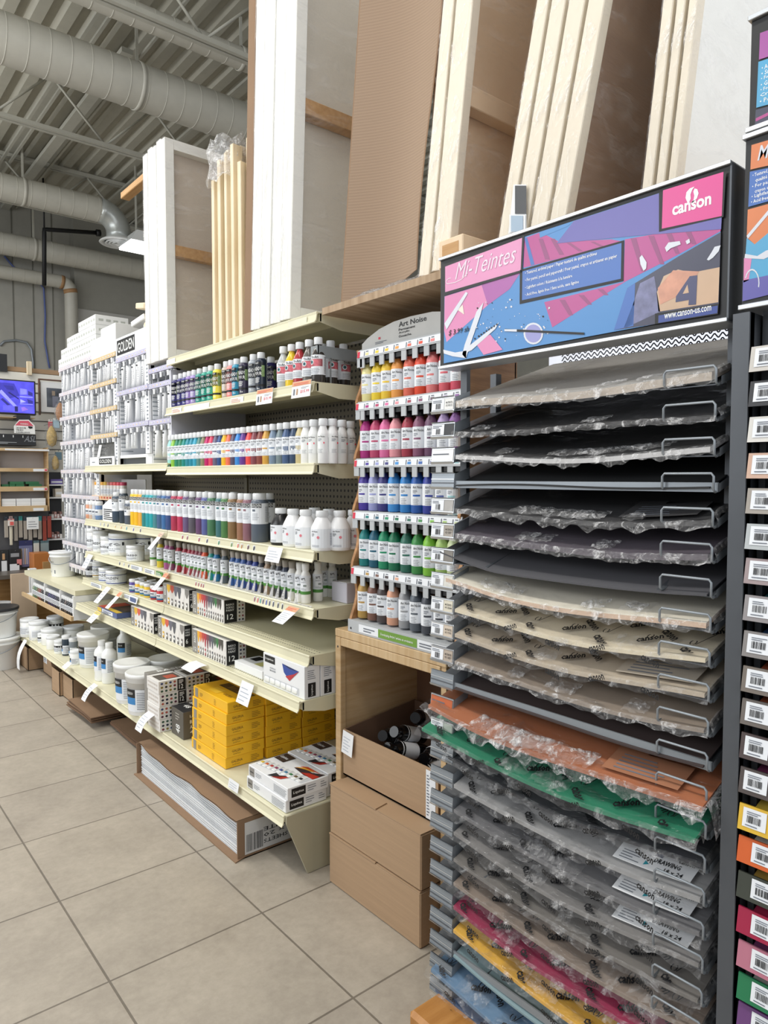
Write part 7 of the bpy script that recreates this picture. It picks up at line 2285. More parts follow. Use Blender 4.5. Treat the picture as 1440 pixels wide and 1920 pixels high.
for a in ((472, 332, 500, 420), (522, 332, 560, 400), (590, 350, 640, 385), (690, 345, 730, 365)):
    S_([(a[0], a[1]), (a[0]+18, a[1]), (a[2]+20, a[3]), (a[2], a[3])], MAGD, 3)
for a in ((860, 330, 905, 470), (935, 320, 985, 440), (1010, 310, 1050, 395), (1090, 300, 1120, 355), (560, 590, 600, 655), (640, 570, 680, 610), (720, 545, 750, 570)):
    S_([(a[0], a[1]), (a[0]+24, a[1]), (a[2]+18, a[3]), (a[2], a[3])], MAGD, 3)
S_([(475, 305), (622, 258), (590, 282), (478, 328)], BLU, 3)
S_([(412, 330), (424, 328), (455, 440), (440, 445)], BLUD, 3)
S_([(620, 258), (982, 140), (980, 302), (1245, 235), (1242, 292), (900, 318), (548, 352)], VIO, 4)
S_([(1241, 304), (1232, 612), (965, 692), (790, 718), (846, 540), (1060, 408)], NAVY, 3)
S_([(846, 540), (880, 520), (872, 700), (790, 718)], BLUD, 4)
S_([(900, 520), (960, 490), (985, 640), (830, 712), (870, 610)], mat('print_slate', '#6a6c92', 0.3, var=0.3, ns=60), 4)
S_([(1000, 490), (1060, 462), (1120, 475), (1236, 452), (1230, 600), (978, 640), (970, 560)], SAND, 4)
S_([(1040, 465), (1150, 470), (1090, 560), (985, 610), (975, 540)], mat('print_peach', '#c98e74', 0.3, var=0.15, ns=50), 5)
S_([(1110, 490), (1142, 486), (1136, 610), (1104, 612), (1106, 590), (1050, 600), (1052, 575)], mat('print_indigo', '#3a3c66', 0.3, var=0.1), 6)
S_([(1100, 525), (1106, 560), (1080, 565)], SAND, 7)
for pts in ([(1005, 370), (1020, 348), (1068, 342), (1072, 356), (1030, 372), (1012, 388)], [(1092, 342), (1108, 332), (1112, 348), (1098, 356)], [(1182, 420), (1200, 392), (1215, 366), (1240, 360), (1232, 385), (1208, 412), (1190, 424)], [(898, 412), (908, 400), (928, 432), (926, 458), (915, 468), (902, 440)]):
    S_(pts, SILV, 7)
# text panel
S_([(393, 464), (833, 338), (830, 510), (392, 608)], BLACK, 5)
S_([(404, 470), (822, 350), (819, 501), (402, 592)], BLUD, 6)
# logo panel
S_([(980, 138), (1266, 48), (1262, 70), (1252, 240), (980, 303)], BLACK, 6)
S_([(997, 128), (1252, 50), (1245, 236), (992, 290)], HOT, 7)
S_([(963, 648), (1232, 606), (1228, 650), (963, 692)], BLACK, 6)
S_([(978, 656), (1228, 614), (1226, 646), (977, 688)], mat('print_royal', '#27408f', 0.3), 7)
# black bands between the panels
S_([(403, 322), (412, 318), (404, 470), (396, 474)], BLACK, 8)
S_([(70, 560), (400, 464), (400, 474), (70, 574)], BLACK, 8)
# jar, brush, pencil, scissors
for k, (rr, m) in enumerate(((46, SILV), (38, mat('print_lavender', '#8f8fc8', 0.3)))):
    S_([(450+rr*0.9*math.cos(2*PI*j/20), 732+rr*math.sin(2*PI*j/20)) for j in range(20)], m, 5+k)
S_([(330, 712), (665, 728), (664, 737), (330, 722)], BLACK, 8)
S_([(328, 714), (380, 714), (380, 724), (328, 722)], SILV, 9)
S_([(75, 690), (165, 556), (174, 562), (84, 716)], SILV, 6)
S_([(240, 600), (228, 650), (180, 790), (165, 838), (150, 820), (160, 780), (210, 640)], SILV, 7)
S_([(306, 684), (290, 712), (190, 802), (168, 812), (184, 780)], SILV, 7)
S_([(70, 800), (120, 812), (168, 804), (166, 836), (110, 828), (72, 816)], SILV, 7)
S_([(205, 770), (268, 736), (320, 800), (240, 822)], PK2, 6)
S_([(130, 632), (152, 610), (158, 652)], mat('print_cream', '#e8ddd0', 0.3), 5)
for k in range(8):
    S_([(215+11*k, 742-7*k), (221+11*k, 738-7*k), (223+11*k, 744-7*k), (217+11*k, 748-7*k)], BLACK, 8)
q = random.Random(4)
for k in range(70):
    x, y = q.uniform(200, 520), q.uniform(0, 1)
    y = 560-(x-300)*0.15 + 20 + y*190
    rr = q.uniform(1.2, 4.5)
    if not (392 < x < 560 and y < 615):
        S_([(x+rr*math.cos(2*PI*j/7), y+rr*math.sin(2*PI*j/7)) for j in range(7)], SILV if k % 4 else BLACK, 5)
# lettering
def sl(pL, pR, e):
    """baseline in picture pixels -> (origin, metres along it)"""
    a = at(*B([pL])[0], X=XP-0.003-0.0002*e); b = at(*B([pR])[0], X=XP-0.003-0.0002*e)
    return a-P, a.y-b.y
def word(s, pL, pR, hpx, m, e, shear=0.0, res=2, bold=0.012):
    o, w = sl(pL, pR, e)
    hz = hpx*0.4444*(XP*0.64+(P.y+o.y)*0.768)/F
    mb.text(s, plane_fn(o, (0, -1, 0), (0, 0, 1)), 0, 0, hz, m, w=w, res=res, shear=shear, bold=bold)
word('Mi-Teintes', (120, 506), (368, 438), 66, mat('print_pale', '#ead9e6', 0.3), 6, shear=0.3, res=4, bold=-0.004)
# flourish under the title
o, w = sl((95, 522), (185, 500), 6)
fl = plane_fn(o, (0, -1, 0), (0, 0, 1))
pts = [(0.0+0.010*math.cos(a), 0.006+0.006*math.sin(a)) for a in [R(60+28*k) for k in range(9)]]+[(0.02, -0.001), (0.04, 0.002), (0.058, 0.012)]
for a_, b_ in zip(pts, pts[1:]):
    d = Vector((b_[0]-a_[0], b_[1]-a_[1])); n_ = Vector((-d.y, d.x)).normalized()*0.0006
    mb.add([fl(a_[0]-n_.x, a_[1]-n_.y), fl(b_[0]-n_.x, b_[1]-n_.y), fl(b_[0]+n_.x, b_[1]+n_.y), fl(a_[0]+n_.x, a_[1]+n_.y)], [(0, 1, 2, 3)], WHITE)
word('\u2022 Textured, archival paper / Papier textur\u00e9 de qualit\u00e9 archives', (415, 488), (718, 405), 17, WHITE, 8, res=1)
word('\u2022 For pastel, pencil and papercraft / Pour pastel, crayon et artisanat en papier', (415, 518), (803, 415), 17, WHITE, 8, res=1)
word('\u2022 Lightfast colors / R\u00e9sistants \u00e0 la lumi\u00e8re', (415, 549), (614, 497), 16, WHITE, 8, res=1)
word('\u2022 Acid free, lignin free / Sans acide, sans lignine', (415, 579), (642, 524), 16, WHITE, 8, res=1)
word('canson', (1036, 236), (1200, 192), 36, WHITE, 9, res=4, bold=0.03)
S_([(1100, 180), (1092, 160), (1096, 136), (1110, 120), (1130, 112), (1120, 126), (1113, 145), (1114, 163), (1108, 177)], WHITE, 9)
S_([(1110, 186), (1126, 168), (1129, 150), (1125, 134), (1130, 120), (1142, 123), (1147, 140), (1140, 162), (1124, 178)], WHITE, 9)
word('www.canson-us.com', (1002, 671), (1200, 638), 20, WHITE, 9, res=2)
word('$ 3.99 sh', (92, 745), (178, 692), 26, BLACK, 9, shear=0.1, res=1)
mb.build('header_print', hd)

# ================================================================ SECOND PAPER RACK (only its left edge is in view)
P2 = thing('paper_rack', 'second paper rack at the right edge with coloured trays and barcode labels', 'paper rack', (XP, 0.10, 0.0))
Y2 = 0.496-0.10
mb = MB(); mb.box(0.03, 0.46, Y2-0.014, Y2-0.004, 0, 1.62, STEELD); mb.build('side_frame', P2)
mb = MB(); mb.tube([(0.05, Y2-0.035, 0.02), (0.05, Y2-0.035, 1.62)], 0.010, STEEL, 10); mb.build('post', P2)
mb = MB(); mb.tube([(0.16, Y2-0.030, 0.02), (0.16, Y2-0.030, 1.62)], 0.010, STEEL, 10); mb.build('post', P2)
mb = MB(); mb.box(0.44, 0.45, 0, Y2, 0.0, 1.62, DARK); mb.build('back_panel', P2)
T2 = [(672, '#c9c5bf', None), (737, '#26272c', None), (804, '#d6d4cf', None), (872, '#c9a692', None), (938, '#9f9890', None), (1005, '#b0b6b9', None), (1070, '#9a8a8c', '#6a3a4a'), (1140, '#8f8a8c', '#2a6a72'), (1208, '#84807f', '#2f4f7c'), (1275, '#756c64', '#b0583a'), (1337, '#6a635e', '#b8603c'), (1402, '#4c3f3f', None), (1468, '#4f4644', '#7a3058'),
      (1538, '#dcb43a', '#e0c050'), (1600, '#d2622c', '#cfc7bc'), (1668, '#3c4038', '#b08c3c'), (1735, '#a01f44', '#a8244a'), (1800, '#b87488', '#7a3a68'), (1862, '#22774e', '#b7b4ae'), (1918, '#6a4278', '#8a6a98')]
for k, (py, c, sh) in enumerate(T2):
    zc_ = at(1412, py, X=XP-0.01).z
    pL = at(1381 if py > 900 else 1404-(1404-1384)*(py-650)/900, py, X=XP-0.01)
    yy = min(pL.y-0.10, Y2-0.002)
    m = hexm(c, 0.45)
    mb = MB()
    mb.prism([(-0.012, 0.02, zc_-0.021), (-0.012, yy, zc_-0.021), (-0.004, yy, zc_+0.019), (-0.004, 0.02, zc_+0.019)], (0.003, 0, 0), m)
    mb.prism([(-0.012, yy, zc_-0.021), (0.36, yy, zc_-0.021+0.10), (0.36, yy, zc_-0.018+0.10), (-0.010, yy, zc_-0.016)], (0, -0.002, 0), m)
    mb.add([(-0.010, 0.02, zc_-0.020), (-0.010, yy, zc_-0.020), (0.36, yy, zc_+0.08), (0.36, 0.02, zc_+0.08)], [(0, 1, 2, 3)], STEELD)
    tr = mb.build('tray', P2)
    mb = MB()
    o0 = Vector((-0.0128+0.0012, yy-0.007 if py < 1600 else yy-0.022, zc_-0.014))
    f = plane_fn(o0, (0, -1, 0), (0.2, 0, 1)); g = plane_fn(o0+Vector((-0.0009, 0, 0)), (0, -1, 0), (0.2, 0, 1))
    mb.patch(f, 0, 0.036, 0, 0.030, LABEL); mb.barcode(g, 0.007, 0.029, 0.008, 0.019, TXTM, 10, seed=k); mb.lines(g, 0.006, 0.030, 0.021, 0.027, 2, INK, seed=k, fill=0.4); mb.lines(g, 0.005, 0.031, 0.003, 0.006, 1, INK, seed=k, fill=0.5)
    mb.build('barcode_label', tr)
    if sh:
        mb = MB(); mb.prism([(0.006, 0.03, zc_-0.010), (0.006, yy-0.016, zc_-0.010), (0.35, yy-0.016, zc_+0.088), (0.35, 0.03, zc_+0.088)], (0, 0, 0.018), hexm(sh, 0.7))
        tag(mb.build('paper_pack'), 'pack of %s paper in tray %s of the second rack' % (['', 'plum', 'teal', 'blue', 'rust', 'copper', 'purple', 'yellow', 'cream', 'ochre', 'red', 'violet', 'white', 'lilac'][[None, '#6a3a4a', '#2a6a72', '#2f4f7c', '#b0583a', '#b8603c', '#7a3058', '#e0c050', '#cfc7bc', '#b08c3c', '#a8244a', '#7a3a68', '#b7b4ae', '#8a6a98'].index(sh)], ORD[k]), 'paper pack')
        bpy.context.collection.objects[-1].location = P2.location
# its two headers
def header2(zlo, zhi, yl_, mats_, depth):
    mb = MB(); mb.box(-0.002, depth, 0.0, yl_-0.10, zlo, zhi, BLACK); mb.rbox(-0.008, depth+0.004, 0.0, yl_-0.10+0.004, zlo-0.006, zlo+0.002, ALU, 0.001); mb.rbox(-0.008, depth+0.004, 0.0, yl_-0.10+0.004, zhi-0.002, zhi+0.006, ALU, 0.001)
    return mb.build('header_sign', P2)
za0, za1 = at(1393, 575, X=XP).z, at(1399, 262, X=XP).z
yh = yat(1396, XP, 420)
h1 = header2(za0, za1, yh, None, 0.06)
zb0, zb1 = at(1404, 250, X=XP+0.01).z, at(1412, 46, X=XP+0.01).z
h2 = header2(zb0, zb1, yat(1408, XP, 150), None, 0.05)
mb = MB()
O = P2.location
def H2(pts, m, e):
    mb.add([at(x, y, X=XP-0.003-0.0002*e)-O for x, y in pts], [tuple(range(len(pts)))], m)
ORP = mat('print_orange', '#d9793c', 0.3)
CY = mat('print_cyan', '#4aa3d0', 0.3)
H2([(1409, 272), (1460, 257), (1460, 306), (1407, 318)], ORP, 1)
H2([(1406, 322), (1460, 311), (1460, 372), (1403, 388)], BLUD, 1)
H2([(1402, 393), (1460, 377), (1460, 420), (1415, 458), (1400, 445)], ORP, 1)
H2([(1400, 446), (1415, 458), (1460, 420), (1460, 545), (1392, 565)], CY, 1)
H2([(1395, 484), (1410, 480), (1404, 525), (1394, 530)], PK2, 2)
H2([(1393, 526), (1460, 512), (1460, 548), (1392, 565)], VIO, 2)
H2([(1400, 442), (1442, 392), (1446, 396), (1402, 448)], SILV, 3)
H2([(1397, 476), (1420, 480), (1436, 470), (1460, 462), (1460, 472), (1432, 486), (1396, 484)], SILV, 3)
for k in range(10):
    a, b_ = R(200+k*18), R(218+k*18)
    H2([(1410+14*math.cos(a), 530+26*math.sin(a)), (1410+14*math.cos(b_), 530+26*math.sin(b_)), (1410+12*math.cos(b_), 530+23*math.sin(b_)), (1410+12*math.cos(a), 530+23*math.sin(a))], SILV, 3)
def w2(s, pL, pR, hpx, m, e, res=1, shear=0):
    a, b_ = at(*pL, X=XP-0.003-0.0002*e), at(*pR, X=XP-0.003-0.0002*e)
    mb.text(s, plane_fn(a-O, (0, -1, 0), (0, 0, 1)), 0, 0, hpx*1.13/F, m, w=a.y-b_.y, res=res, shear=shear)
w2('Mi-Teintes', (1420, 302), (1540, 275), 26, SILV, 2, 3, 0.2)
w2('\u2022 Textured, archival paper', (1411, 334), (1478, 317), 8, WHITE, 2); w2('qualit\u00e9 archives', (1416, 343), (1470, 328), 8, WHITE, 2)
w2('\u2022 For pastel, pencil', (1410, 355), (1478, 338), 8, WHITE, 2); w2('crayon et artisanat', (1415, 364), (1472, 350), 8, WHITE, 2); w2('\u2022 Lightfast colors', (1409, 374), (1468, 358), 8, WHITE, 2); w2('\u2022 Acid free, lignin free', (1408, 384), (1475, 367), 8, WHITE, 2)
mb.build('header_print', h1)
mb = MB()
def H3(pts, m, e):
    mb.add([at(x, y, X=XP-0.003-0.0002*e)-O for x, y in pts], [tuple(range(len(pts)))], m)
H3([(1425, 62), (1470, 46), (1470, 96), (1423, 112)], ORC, 1)
H3([(1422, 116), (1470, 100), (1470, 188), (1418, 202)], CY, 1)
H3([(1417, 206), (1470, 192), (1470, 238), (1414, 252)], NAVY, 1)
H3([(1415, 240), (1470, 215), (1470, 238), (1414, 252)], BLUD, 2)
H3([(1417, 222), (1470, 196), (1470, 202), (1417, 228)], MAG, 2)
for k in range(7):
    w2(['\u2022 Acid free', '\u2022 Smooth', '\u2022 For pencil', '\u2022 Grain fin', '\u2022 For pastel', 'Crayon', '\u2022 Pour le'][k], (1428 - k*0.6, 132+10.5*k), (1466, 121+10.5*k), 8, WHITE, 2)
mb.build('header_print', h2)

# ================================================================ FAR END OF THE AISLE
YF = 6.2
A = lambda px, py, y=YF: at(px, py, Y=y)
SLW = mat('slat_white', '#e6e4dc', 0.5, var=0.03)
def fbox(mb, x0, y0, x1, y1, m, d=0.02, y=YF):
    """box facing the aisle: picture corners (x0, y0) and (x1, y1) on the plane Y = y"""
    a, b_ = A(x0, y0, y), A(x1, y1, y)
    return mb.box(a.x, b_.x, y, y+d, a.z, b_.z, m)
t = thing('slat_wall_panel', 'white slatted display panel behind the screen and the framed picture', 'display panel', (0, 0, 0))
mb = MB(); a, b_ = A(-60, 700, YF+0.25), A(150, 845, YF+0.25)
mb.box(a.x, b_.x+0.3, YF+0.24, YF+0.30, 0.0, A(60, 700, YF+0.24).z, SLW)
zz = b_.z
while zz < A(60, 700, YF+0.24).z-0.02:
    mb.box(a.x, b_.x+0.3, YF+0.236, YF+0.242, zz, zz+0.008, hexm('#55534e')); zz += 0.078
mb.build('panel', t)
mb = MB(); fbox(mb, 10, 686, 130, 705, CARD, 0.1, YF+0.26); tag(mb.build('brown_cardboard'), 'long brown cardboard lying along the top of the slatted panel', 'cardboard')
mb = MB(); fbox(mb, -30, 660, 14, 697, DARK, 0.2, YF+0.22); tag(mb.build('black_box'), 'black box at the left end on top of the slatted panel', 'box')
mb = MB(); fbox(mb, 51, 677, 60, 703, PALE, 0.03, YF+0.2); tag(mb.build('wooden_peg'), 'pale wooden upright strip standing above the framed screen', 'wooden strip')
# screen
t = thing('security_screen', 'flat security monitor showing blue-tinted camera views of the store', 'screen', A(30, 780))
O_ = t.location
mb = MB(); a, b_ = A(-40, 711), A(68, 778)
mb.rbox(a.x-O_.x, b_.x-O_.x, 0, 0.05, A(68, 779).z-O_.z, A(30, 712).z-O_.z, DARK, 0.004); mb.build('bezel', t)
mb = MB(); mb.box(0.0, 0.1, -0.02, 0.1, A(40, 785).z-O_.z-0.01, A(40, 779).z-O_.z, DARK); mb.build('foot', t)
mb = MB()
q = random.Random(6)
x0, x1, z0, z1 = a.x-O_.x+0.01, b_.x-O_.x-0.012, A(68, 776).z-O_.z, A(30, 714.5).z-O_.z
mb.box(x0, x1, -0.002, 0, z0, z1, mat('screen_blue', '#4a47c8', 0.4, var=0.25, ns=14, emit=0.9))
sw, sh = x1-x0, z1-z0
def sp(pts, c, e):
    mb.add([(x0+sw*u, -0.002-0.0002*e, z0+sh*v) for u, v in pts], [tuple(range(len(pts)))], mat('screen_'+c[1:], c, 0.4, var=0.15, ns=20, emit=0.8))
sp([(0.33, 0.92), (0.62, 0.92), (0.72, 0.55), (0.5, 0.42), (0.33, 0.6)], '#3634a0', 1)
sp([(0.33, 0.62), (0.38, 0.70), (0.66, 0.22), (0.60, 0.20)], '#8a8cf0', 2)
sp([(0.36, 0.40), (0.40, 0.44), (0.54, 0.24), (0.48, 0.22)], '#2a2a78', 2)
sp([(0.42, 0.84), (0.60, 0.84), (0.62, 0.70), (0.48, 0.72)], '#2c2c86', 2)
sp([(0.50, 0.62), (0.53, 0.64), (0.70, 0.46), (0.70, 0.42)], '#1e1e60', 3)
sp([(0.72, 0.50), (0.97, 0.50), (0.97, 0.53), (0.72, 0.54)], '#8a8cf0', 2)
sp([(0.72, 0.28), (0.97, 0.28), (0.97, 0.30), (0.72, 0.30)], '#8a8cf0', 2)
sp([(0.73, 0.78), (0.86, 0.76), (0.86, 0.60), (0.73, 0.58)], '#7a7ce8', 2)
sp([(0.88, 0.72), (0.97, 0.66), (0.97, 0.56), (0.88, 0.58)], '#2c2c80', 2)
sp([(0.73, 0.44), (0.84, 0.36), (0.73, 0.32)], '#9a9cf4', 2)
sp([(0.86, 0.46), (0.97, 0.40), (0.97, 0.32), (0.88, 0.32)], '#2a2a80', 2)
sp([(0.40, 0.22), (0.97, 0.22), (0.97, 0.02), (0.40, 0.06)], '#5a58d0', 1)
sp([(0.62, 0.20), (0.68, 0.20), (0.68, 0.04), (0.62, 0.04)], '#22225c', 2)
sp([(0.74, 0.18), (0.80, 0.2), (0.88, 0.12), (0.76, 0.06)], '#8a6ad0', 2)
mb.build('display', t)
# framed picture
t = thing('framed_picture', 'brown framed picture with wide white mat beside the monitor', 'picture', A(72, 780, YF+0.1))
O_ = t.location; yy = YF+0.1
def fb(mb, x0, y0, x1, y1, m, ya, yb_):
    a, b_ = A(x0, y0, yy), A(x1, y1, yy)
    mb.box(a.x-O_.x, b_.x-O_.x, ya, yb_, a.z-O_.z, b_.z-O_.z, m)
FRB = wood('brown_frame', '#6a4a3c', '#54382c', 0.4, 4)
mb = MB(); fb(mb, 72, 712, 76, 778, FRB, -0.012, 0.02); fb(mb, 132, 712, 136, 778, FRB, -0.012, 0.02); fb(mb, 72, 712, 136, 715, FRB, -0.012, 0.02); fb(mb, 72, 775, 136, 778, FRB, -0.012, 0.02); mb.build('frame', t)
mb = MB(); fb(mb, 76, 715, 132, 775, WHITE2, -0.002, 0.01); mb.build('mat_board', t)
mb = MB(); fb(mb, 87, 727, 121, 765, mat('picture_print', '#565c68', 0.5, var=0.6, ns=9), -0.004, -0.002); fb(mb, 97, 733, 103, 742, hexm('#a09080'), -0.0046, -0.004); fb(mb, 98, 743, 110, 764, hexm('#7a7e90'), -0.0046, -0.004); mb.build('print', t)
# shelf ledge with dark kit box, octagonal notice
mb = MB(); fbox(mb, -40, 780, 66, 784, PINEY, 0.22, YF-0.01); tag(mb.build('wall_shelf'), 'thin pine shelf under the security monitor', 'shelf')
t = thing('keyboard_box', 'dark box with pale diagram lying below the notice', 'box', A(0, 838)); O_ = t.location
mb = MB(); a, b_ = A(-40, 815), A(68, 836); mb.rbox(a.x-O_.x, b_.x-O_.x, 0, 0.16, A(68, 836).z-O_.z, A(30, 814).z-O_.z, DARK, 0.002); mb.build('carton', t)
mb = MB(); f = plane_fn((b_.x-O_.x-0.25, -0.001, A(68, 836).z-O_.z), (1, 0, 0), (0, 0, 1))
mb.text('ASL', f, 0.16, 0.03, 0.05, hexm('#8a8e94'), w=0.085, shear=0.3); mb.lines(f, -0.1, 0.12, 0.012, 0.03, 2, hexm('#aeb4ba'), fill=0.4)
for k in range(4):
    mb.patch(f, -0.06+0.07*k, -0.054+0.07*k, 0.062, 0.08, WHITE)
mb.build('print', t)
t = thing('video_notice', 'octagonal red and white video surveillance notice over the dark box', 'notice', A(45, 815, YF-0.03)); O_ = t.location; yy = YF-0.03
mb = MB()
oc = [(36, 787), (54, 787), (65, 798), (66, 814), (27, 812), (26, 799)]
mb.prism([A(x, y, yy)-O_ for x, y in oc], (0, 0.004, 0), WHITE); mb.build('plate', t)
mb = MB()
mb.add([A(x, y, yy-0.001)-O_ for x, y in ((36.5, 789), (53.5, 789), (63, 799), (28.5, 797.5))], [(0, 1, 2, 3)], hexm('#d8566c'))
def fw(s, x0, y0, x1, h, m):
    a, b_ = A(x0, y0, yy-0.002)-O_, A(x1, y0, yy-0.002)-O_
    mb.text(s, plane_fn(a, (1, 0, 0), (0, 0, 1)), 0, 0, h*0.0042, m, w=(b_-a).length, res=1)
fw('WARNING', 38, 796, 53, 3, WHITE); fw('24 HOUR', 30, 803.5, 49, 3.2, TXTM); fw('VIDEO', 30, 807.5, 44, 3.2, TXTM); fw('SURVEILLANCE', 30, 811.5, 56, 2.6, TXTM)
mb.add([A(x, y, yy-0.002)-O_ for x, y in ((53, 799), (61, 800), (61, 803), (56, 804), (53, 802))], [(0, 1, 2, 3, 4)], BLACK)
mb.build('print', t)
# pine cubby shelf with green pads and white cards
t = thing('pine_wall_shelf', 'pine wall shelf with four open levels left of the tall tube rack', 'wall shelf', A(46, 960)); O_ = t.location
def pb_(mb, x0, y0, x1, y1, m, ya=0, yb_=0.14):
    a, b_ = A(x0, y0), A(x1, y1)
    mb.box(a.x-O_.x, b_.x-O_.x, ya, yb_, a.z-O_.z, b_.z-O_.z, m)
mb = MB(); pb_(mb, -60, 838, 92, 958, mat('grey_back', '#b4b0b0', 0.6), 0.13, 0.14); mb.build('back_panel', t)
for x0, x1 in ((89, 93), (-1, 2), (-58, -54)):
    mb = MB(); pb_(mb, x0, 839, x1, 958, PINE); mb.build('side_panel', t)
for y0, y1 in ((838, 846.5), (877, 884.5), (913, 920.5), (951, 958)):
    mb = MB(); pb_(mb, -58, y0, 89, y1, PINEY, -0.004, 0.14); mb.build('shelf_board', t)
for y0, m in ((841, LABEL), (879, LABEL), (914.5, LABEL), (952.5, LABEL)):
    mb = MB(); pb_(mb, 62 if y0 > 850 else 9, y0, 82 if y0 > 850 else 92, y0+5, m, -0.006, -0.004)
    if 850 < y0 < 950:
        pb_(mb, 82, y0, 89, y0+5, hexm('#e8c4c0'), -0.006, -0.004); pb_(mb, 84, y0+1, 87.5, y0+4, RED, -0.007, -0.006)
    mb.build('label_strip', t)
GRN = mat('green_pad', '#2f6a48', 0.6, var=0.08)
for i, (x0, y0, x1) in enumerate(((4, 908, 18), (19, 907, 30), (31, 907, 47), (56, 907, 80), (20, 903.5, 46), (50, 903.5, 75))):
    a, b_ = A(x0, y0), A(x1, 913)
    zb_ = A(46, 913).z
    h = 0.021
    mb = MB(); mb.rbox(a.x, b_.x, YF+0.02, YF+0.10, zb_+(0.022 if y0 < 905 else 0.001), zb_+(0.022 if y0 < 905 else 0.001)+h, GRN, 0.002)
    tag(mb.build('green_pad'), 'small dark green block on the pine wall shelf, %s' % ['far left', 'second from the left, lower row', 'third from the left, lower row', 'right, lower row', 'left of the two on top', 'right of the two on top'][i], 'block')
for i, (x0, x1) in enumerate(((4, 31), (32, 59), (60, 87))):
    a, b_ = A(x0, 935), A(x1, 951)
    zb_ = A(46, 951).z+0.001
    mb = MB(); mb.rbox(a.x, b_.x, YF+0.015, YF+0.10, zb_, zb_+0.068, WHITE2, 0.002); mb.box(a.x+0.002, b_.x-0.002, YF+0.0145, YF+0.015, zb_+0.02, zb_+0.0215, SLOT); mb.box(a.x+0.002, b_.x-0.002, YF+0.0145, YF+0.015, zb_+0.045, zb_+0.0465, SLOT)
    tag(mb.build('card_stack'), 'white card stack on the lowest pine shelf level, %s of three' % ['left', 'middle', 'right'][i], 'card stack')
# hanging goods wall
t = thing('peg_display', 'dark peg panel below the pine shelf hung with brushes and packets', 'display panel', A(46, 1076)); O_ = t.location
mb = MB(); a, b_ = A(-60, 960), A(100, 1085); mb.box(a.x-O_.x, b_.x-O_.x, 0.10, 0.13, A(46, 1100).z-O_.z, A(46, 960).z-O_.z, hexm('#56565a')); mb.build('panel', t)
def hang(label, x0, y0, x1, y1, m, head=None, d=0.012, ya=0.02, cat='packet', name='hanging_packet', extra=None, group=None):
    a, b_ = A(x0, y0, YF+ya), A(x1, y1, YF+ya)
    t = thing(name, label, cat, ((a.x+b_.x)/2, YF+ya, b_.z), 0, group)
    w, h = (b_.x-a.x)/2, a.z-b_.z
    mb = MB(); mb.rbox(-w, w, 0, d, 0, h*(0.80 if head else 1.0), m, min(0.002, w*0.3)); mb.build('packet_body', t)
    if head:
        mb = MB(); mb.box(-w, w, 0.002, d*0.6, h*0.80, h, head); mb.lathe([(0.004, 0), (0.0005, 0.0003)], BLACK, 10, M=Matrix.Translation((0, 0.0016, h*0.93)) @ Matrix.Rotation(R(90), 4, 'X'), caps=False); mb.build('header_card', t)
    if extra:
        mb = MB()
        for u0, v0, u1, v1, mm in extra:
            mb.box(-w+2*w*u0, -w+2*w*u1, -0.001, 0, h*v0, h*v1, mm)
        mb.build('print', t)
    # hook that carries it
    mb = MB(); mb.tube([(0, 0.10-ya+0.005, h*0.93), (0, -0.002, h*0.93)], 0.002, STEEL, 6); mb.build('hook', t)
    return t
BR = mat('brush_beige', '#a59d94', 0.6, var=0.15, ns=50, stretch=(8, 1, 0.5))
heads = ['#2a3440', '#b9a0a0', '#2c4650', '#2f8a8a', '#3a4450', '#2c5660', '#2a3844', '#3a8f94', '#8a3a3a', '#a04440']
for i in range(10):
    x0 = 8+9.0*i
    hang('hanging brush bundle with coloured header card, %s from the left under the pine shelf' % ORD[i], x0, 968, x0+8.0, 1008+(i % 3)*3, BR if i < 8 else hexm('#9a4438'), hexm(heads[i]), 0.016, 0.03, 'brush bundle', 'brush_bundle', group='hanging brush bundles')
hang('white notice card hanging in front of the brush bundles', 50, 970, 73, 992, WHITE2, None, 0.003, -0.01, 'notice', 'notice_card', [(0.12, 0.2, 0.8, 0.24, INK), (0.12, 0.4, 0.86, 0.44, INK), (0.12, 0.6, 0.7, 0.64, INK)])
hang('pink and white packet hanging among the brush bundles', 15, 973, 27, 986, hexm('#d9d4d0'), hexm('#c98a88'), 0.01, 0.0, extra=[(0.3, 0.1, 0.9, 0.6, hexm('#d8605c'))])
hang('thin white packet under the pink one', 18, 988, 24, 1022, hexm('#cfc9b8'), None, 0.01, 0.01)
hang('navy packet of tools with slim handles, below the brush bundles', 36, 1014, 62, 1062, hexm('#6a6f96'), hexm('#2c3060'), 0.012, 0.0, extra=[(0.1+0.14*k, 0.1, 0.16+0.14*k, 0.7, hexm(['#c9b24a', '#b9c0d0', '#e0c8a0', '#d8dce8', '#9aa0c8'][k])) for k in range(5)])
hang('dark packet at the far left, below the brush bundles', -8, 1032, 17, 1076, DARK, None, 0.03, -0.02, extra=[(0.42, 0.08, 0.85, 0.55, LABEL), (0.5, 0.6, 0.7, 0.85, hexm('#c8a078'))])
hang('black packet with pink print right of the far left dark one', 17.5, 1030, 41, 1072, DARK, None, 0.03, -0.02, extra=[(0.0, 0.08, 0.8, 0.36, LABEL), (0.6, 0.3, 1.0, 0.55, hexm('#d88a8c')), (0.1, 0.66, 0.8, 0.82, hexm('#9a9ea4'))])
hang('pale packet with teal head beside the orange box', 63, 1014, 74, 1036, hexm('#c4c8c4'), hexm('#56707a'), 0.012, 0.0)
hang('grey blue packet behind the orange box', 76, 1014, 92, 1036, hexm('#8a9aa0'), hexm('#56707a'), 0.012, 0.01)
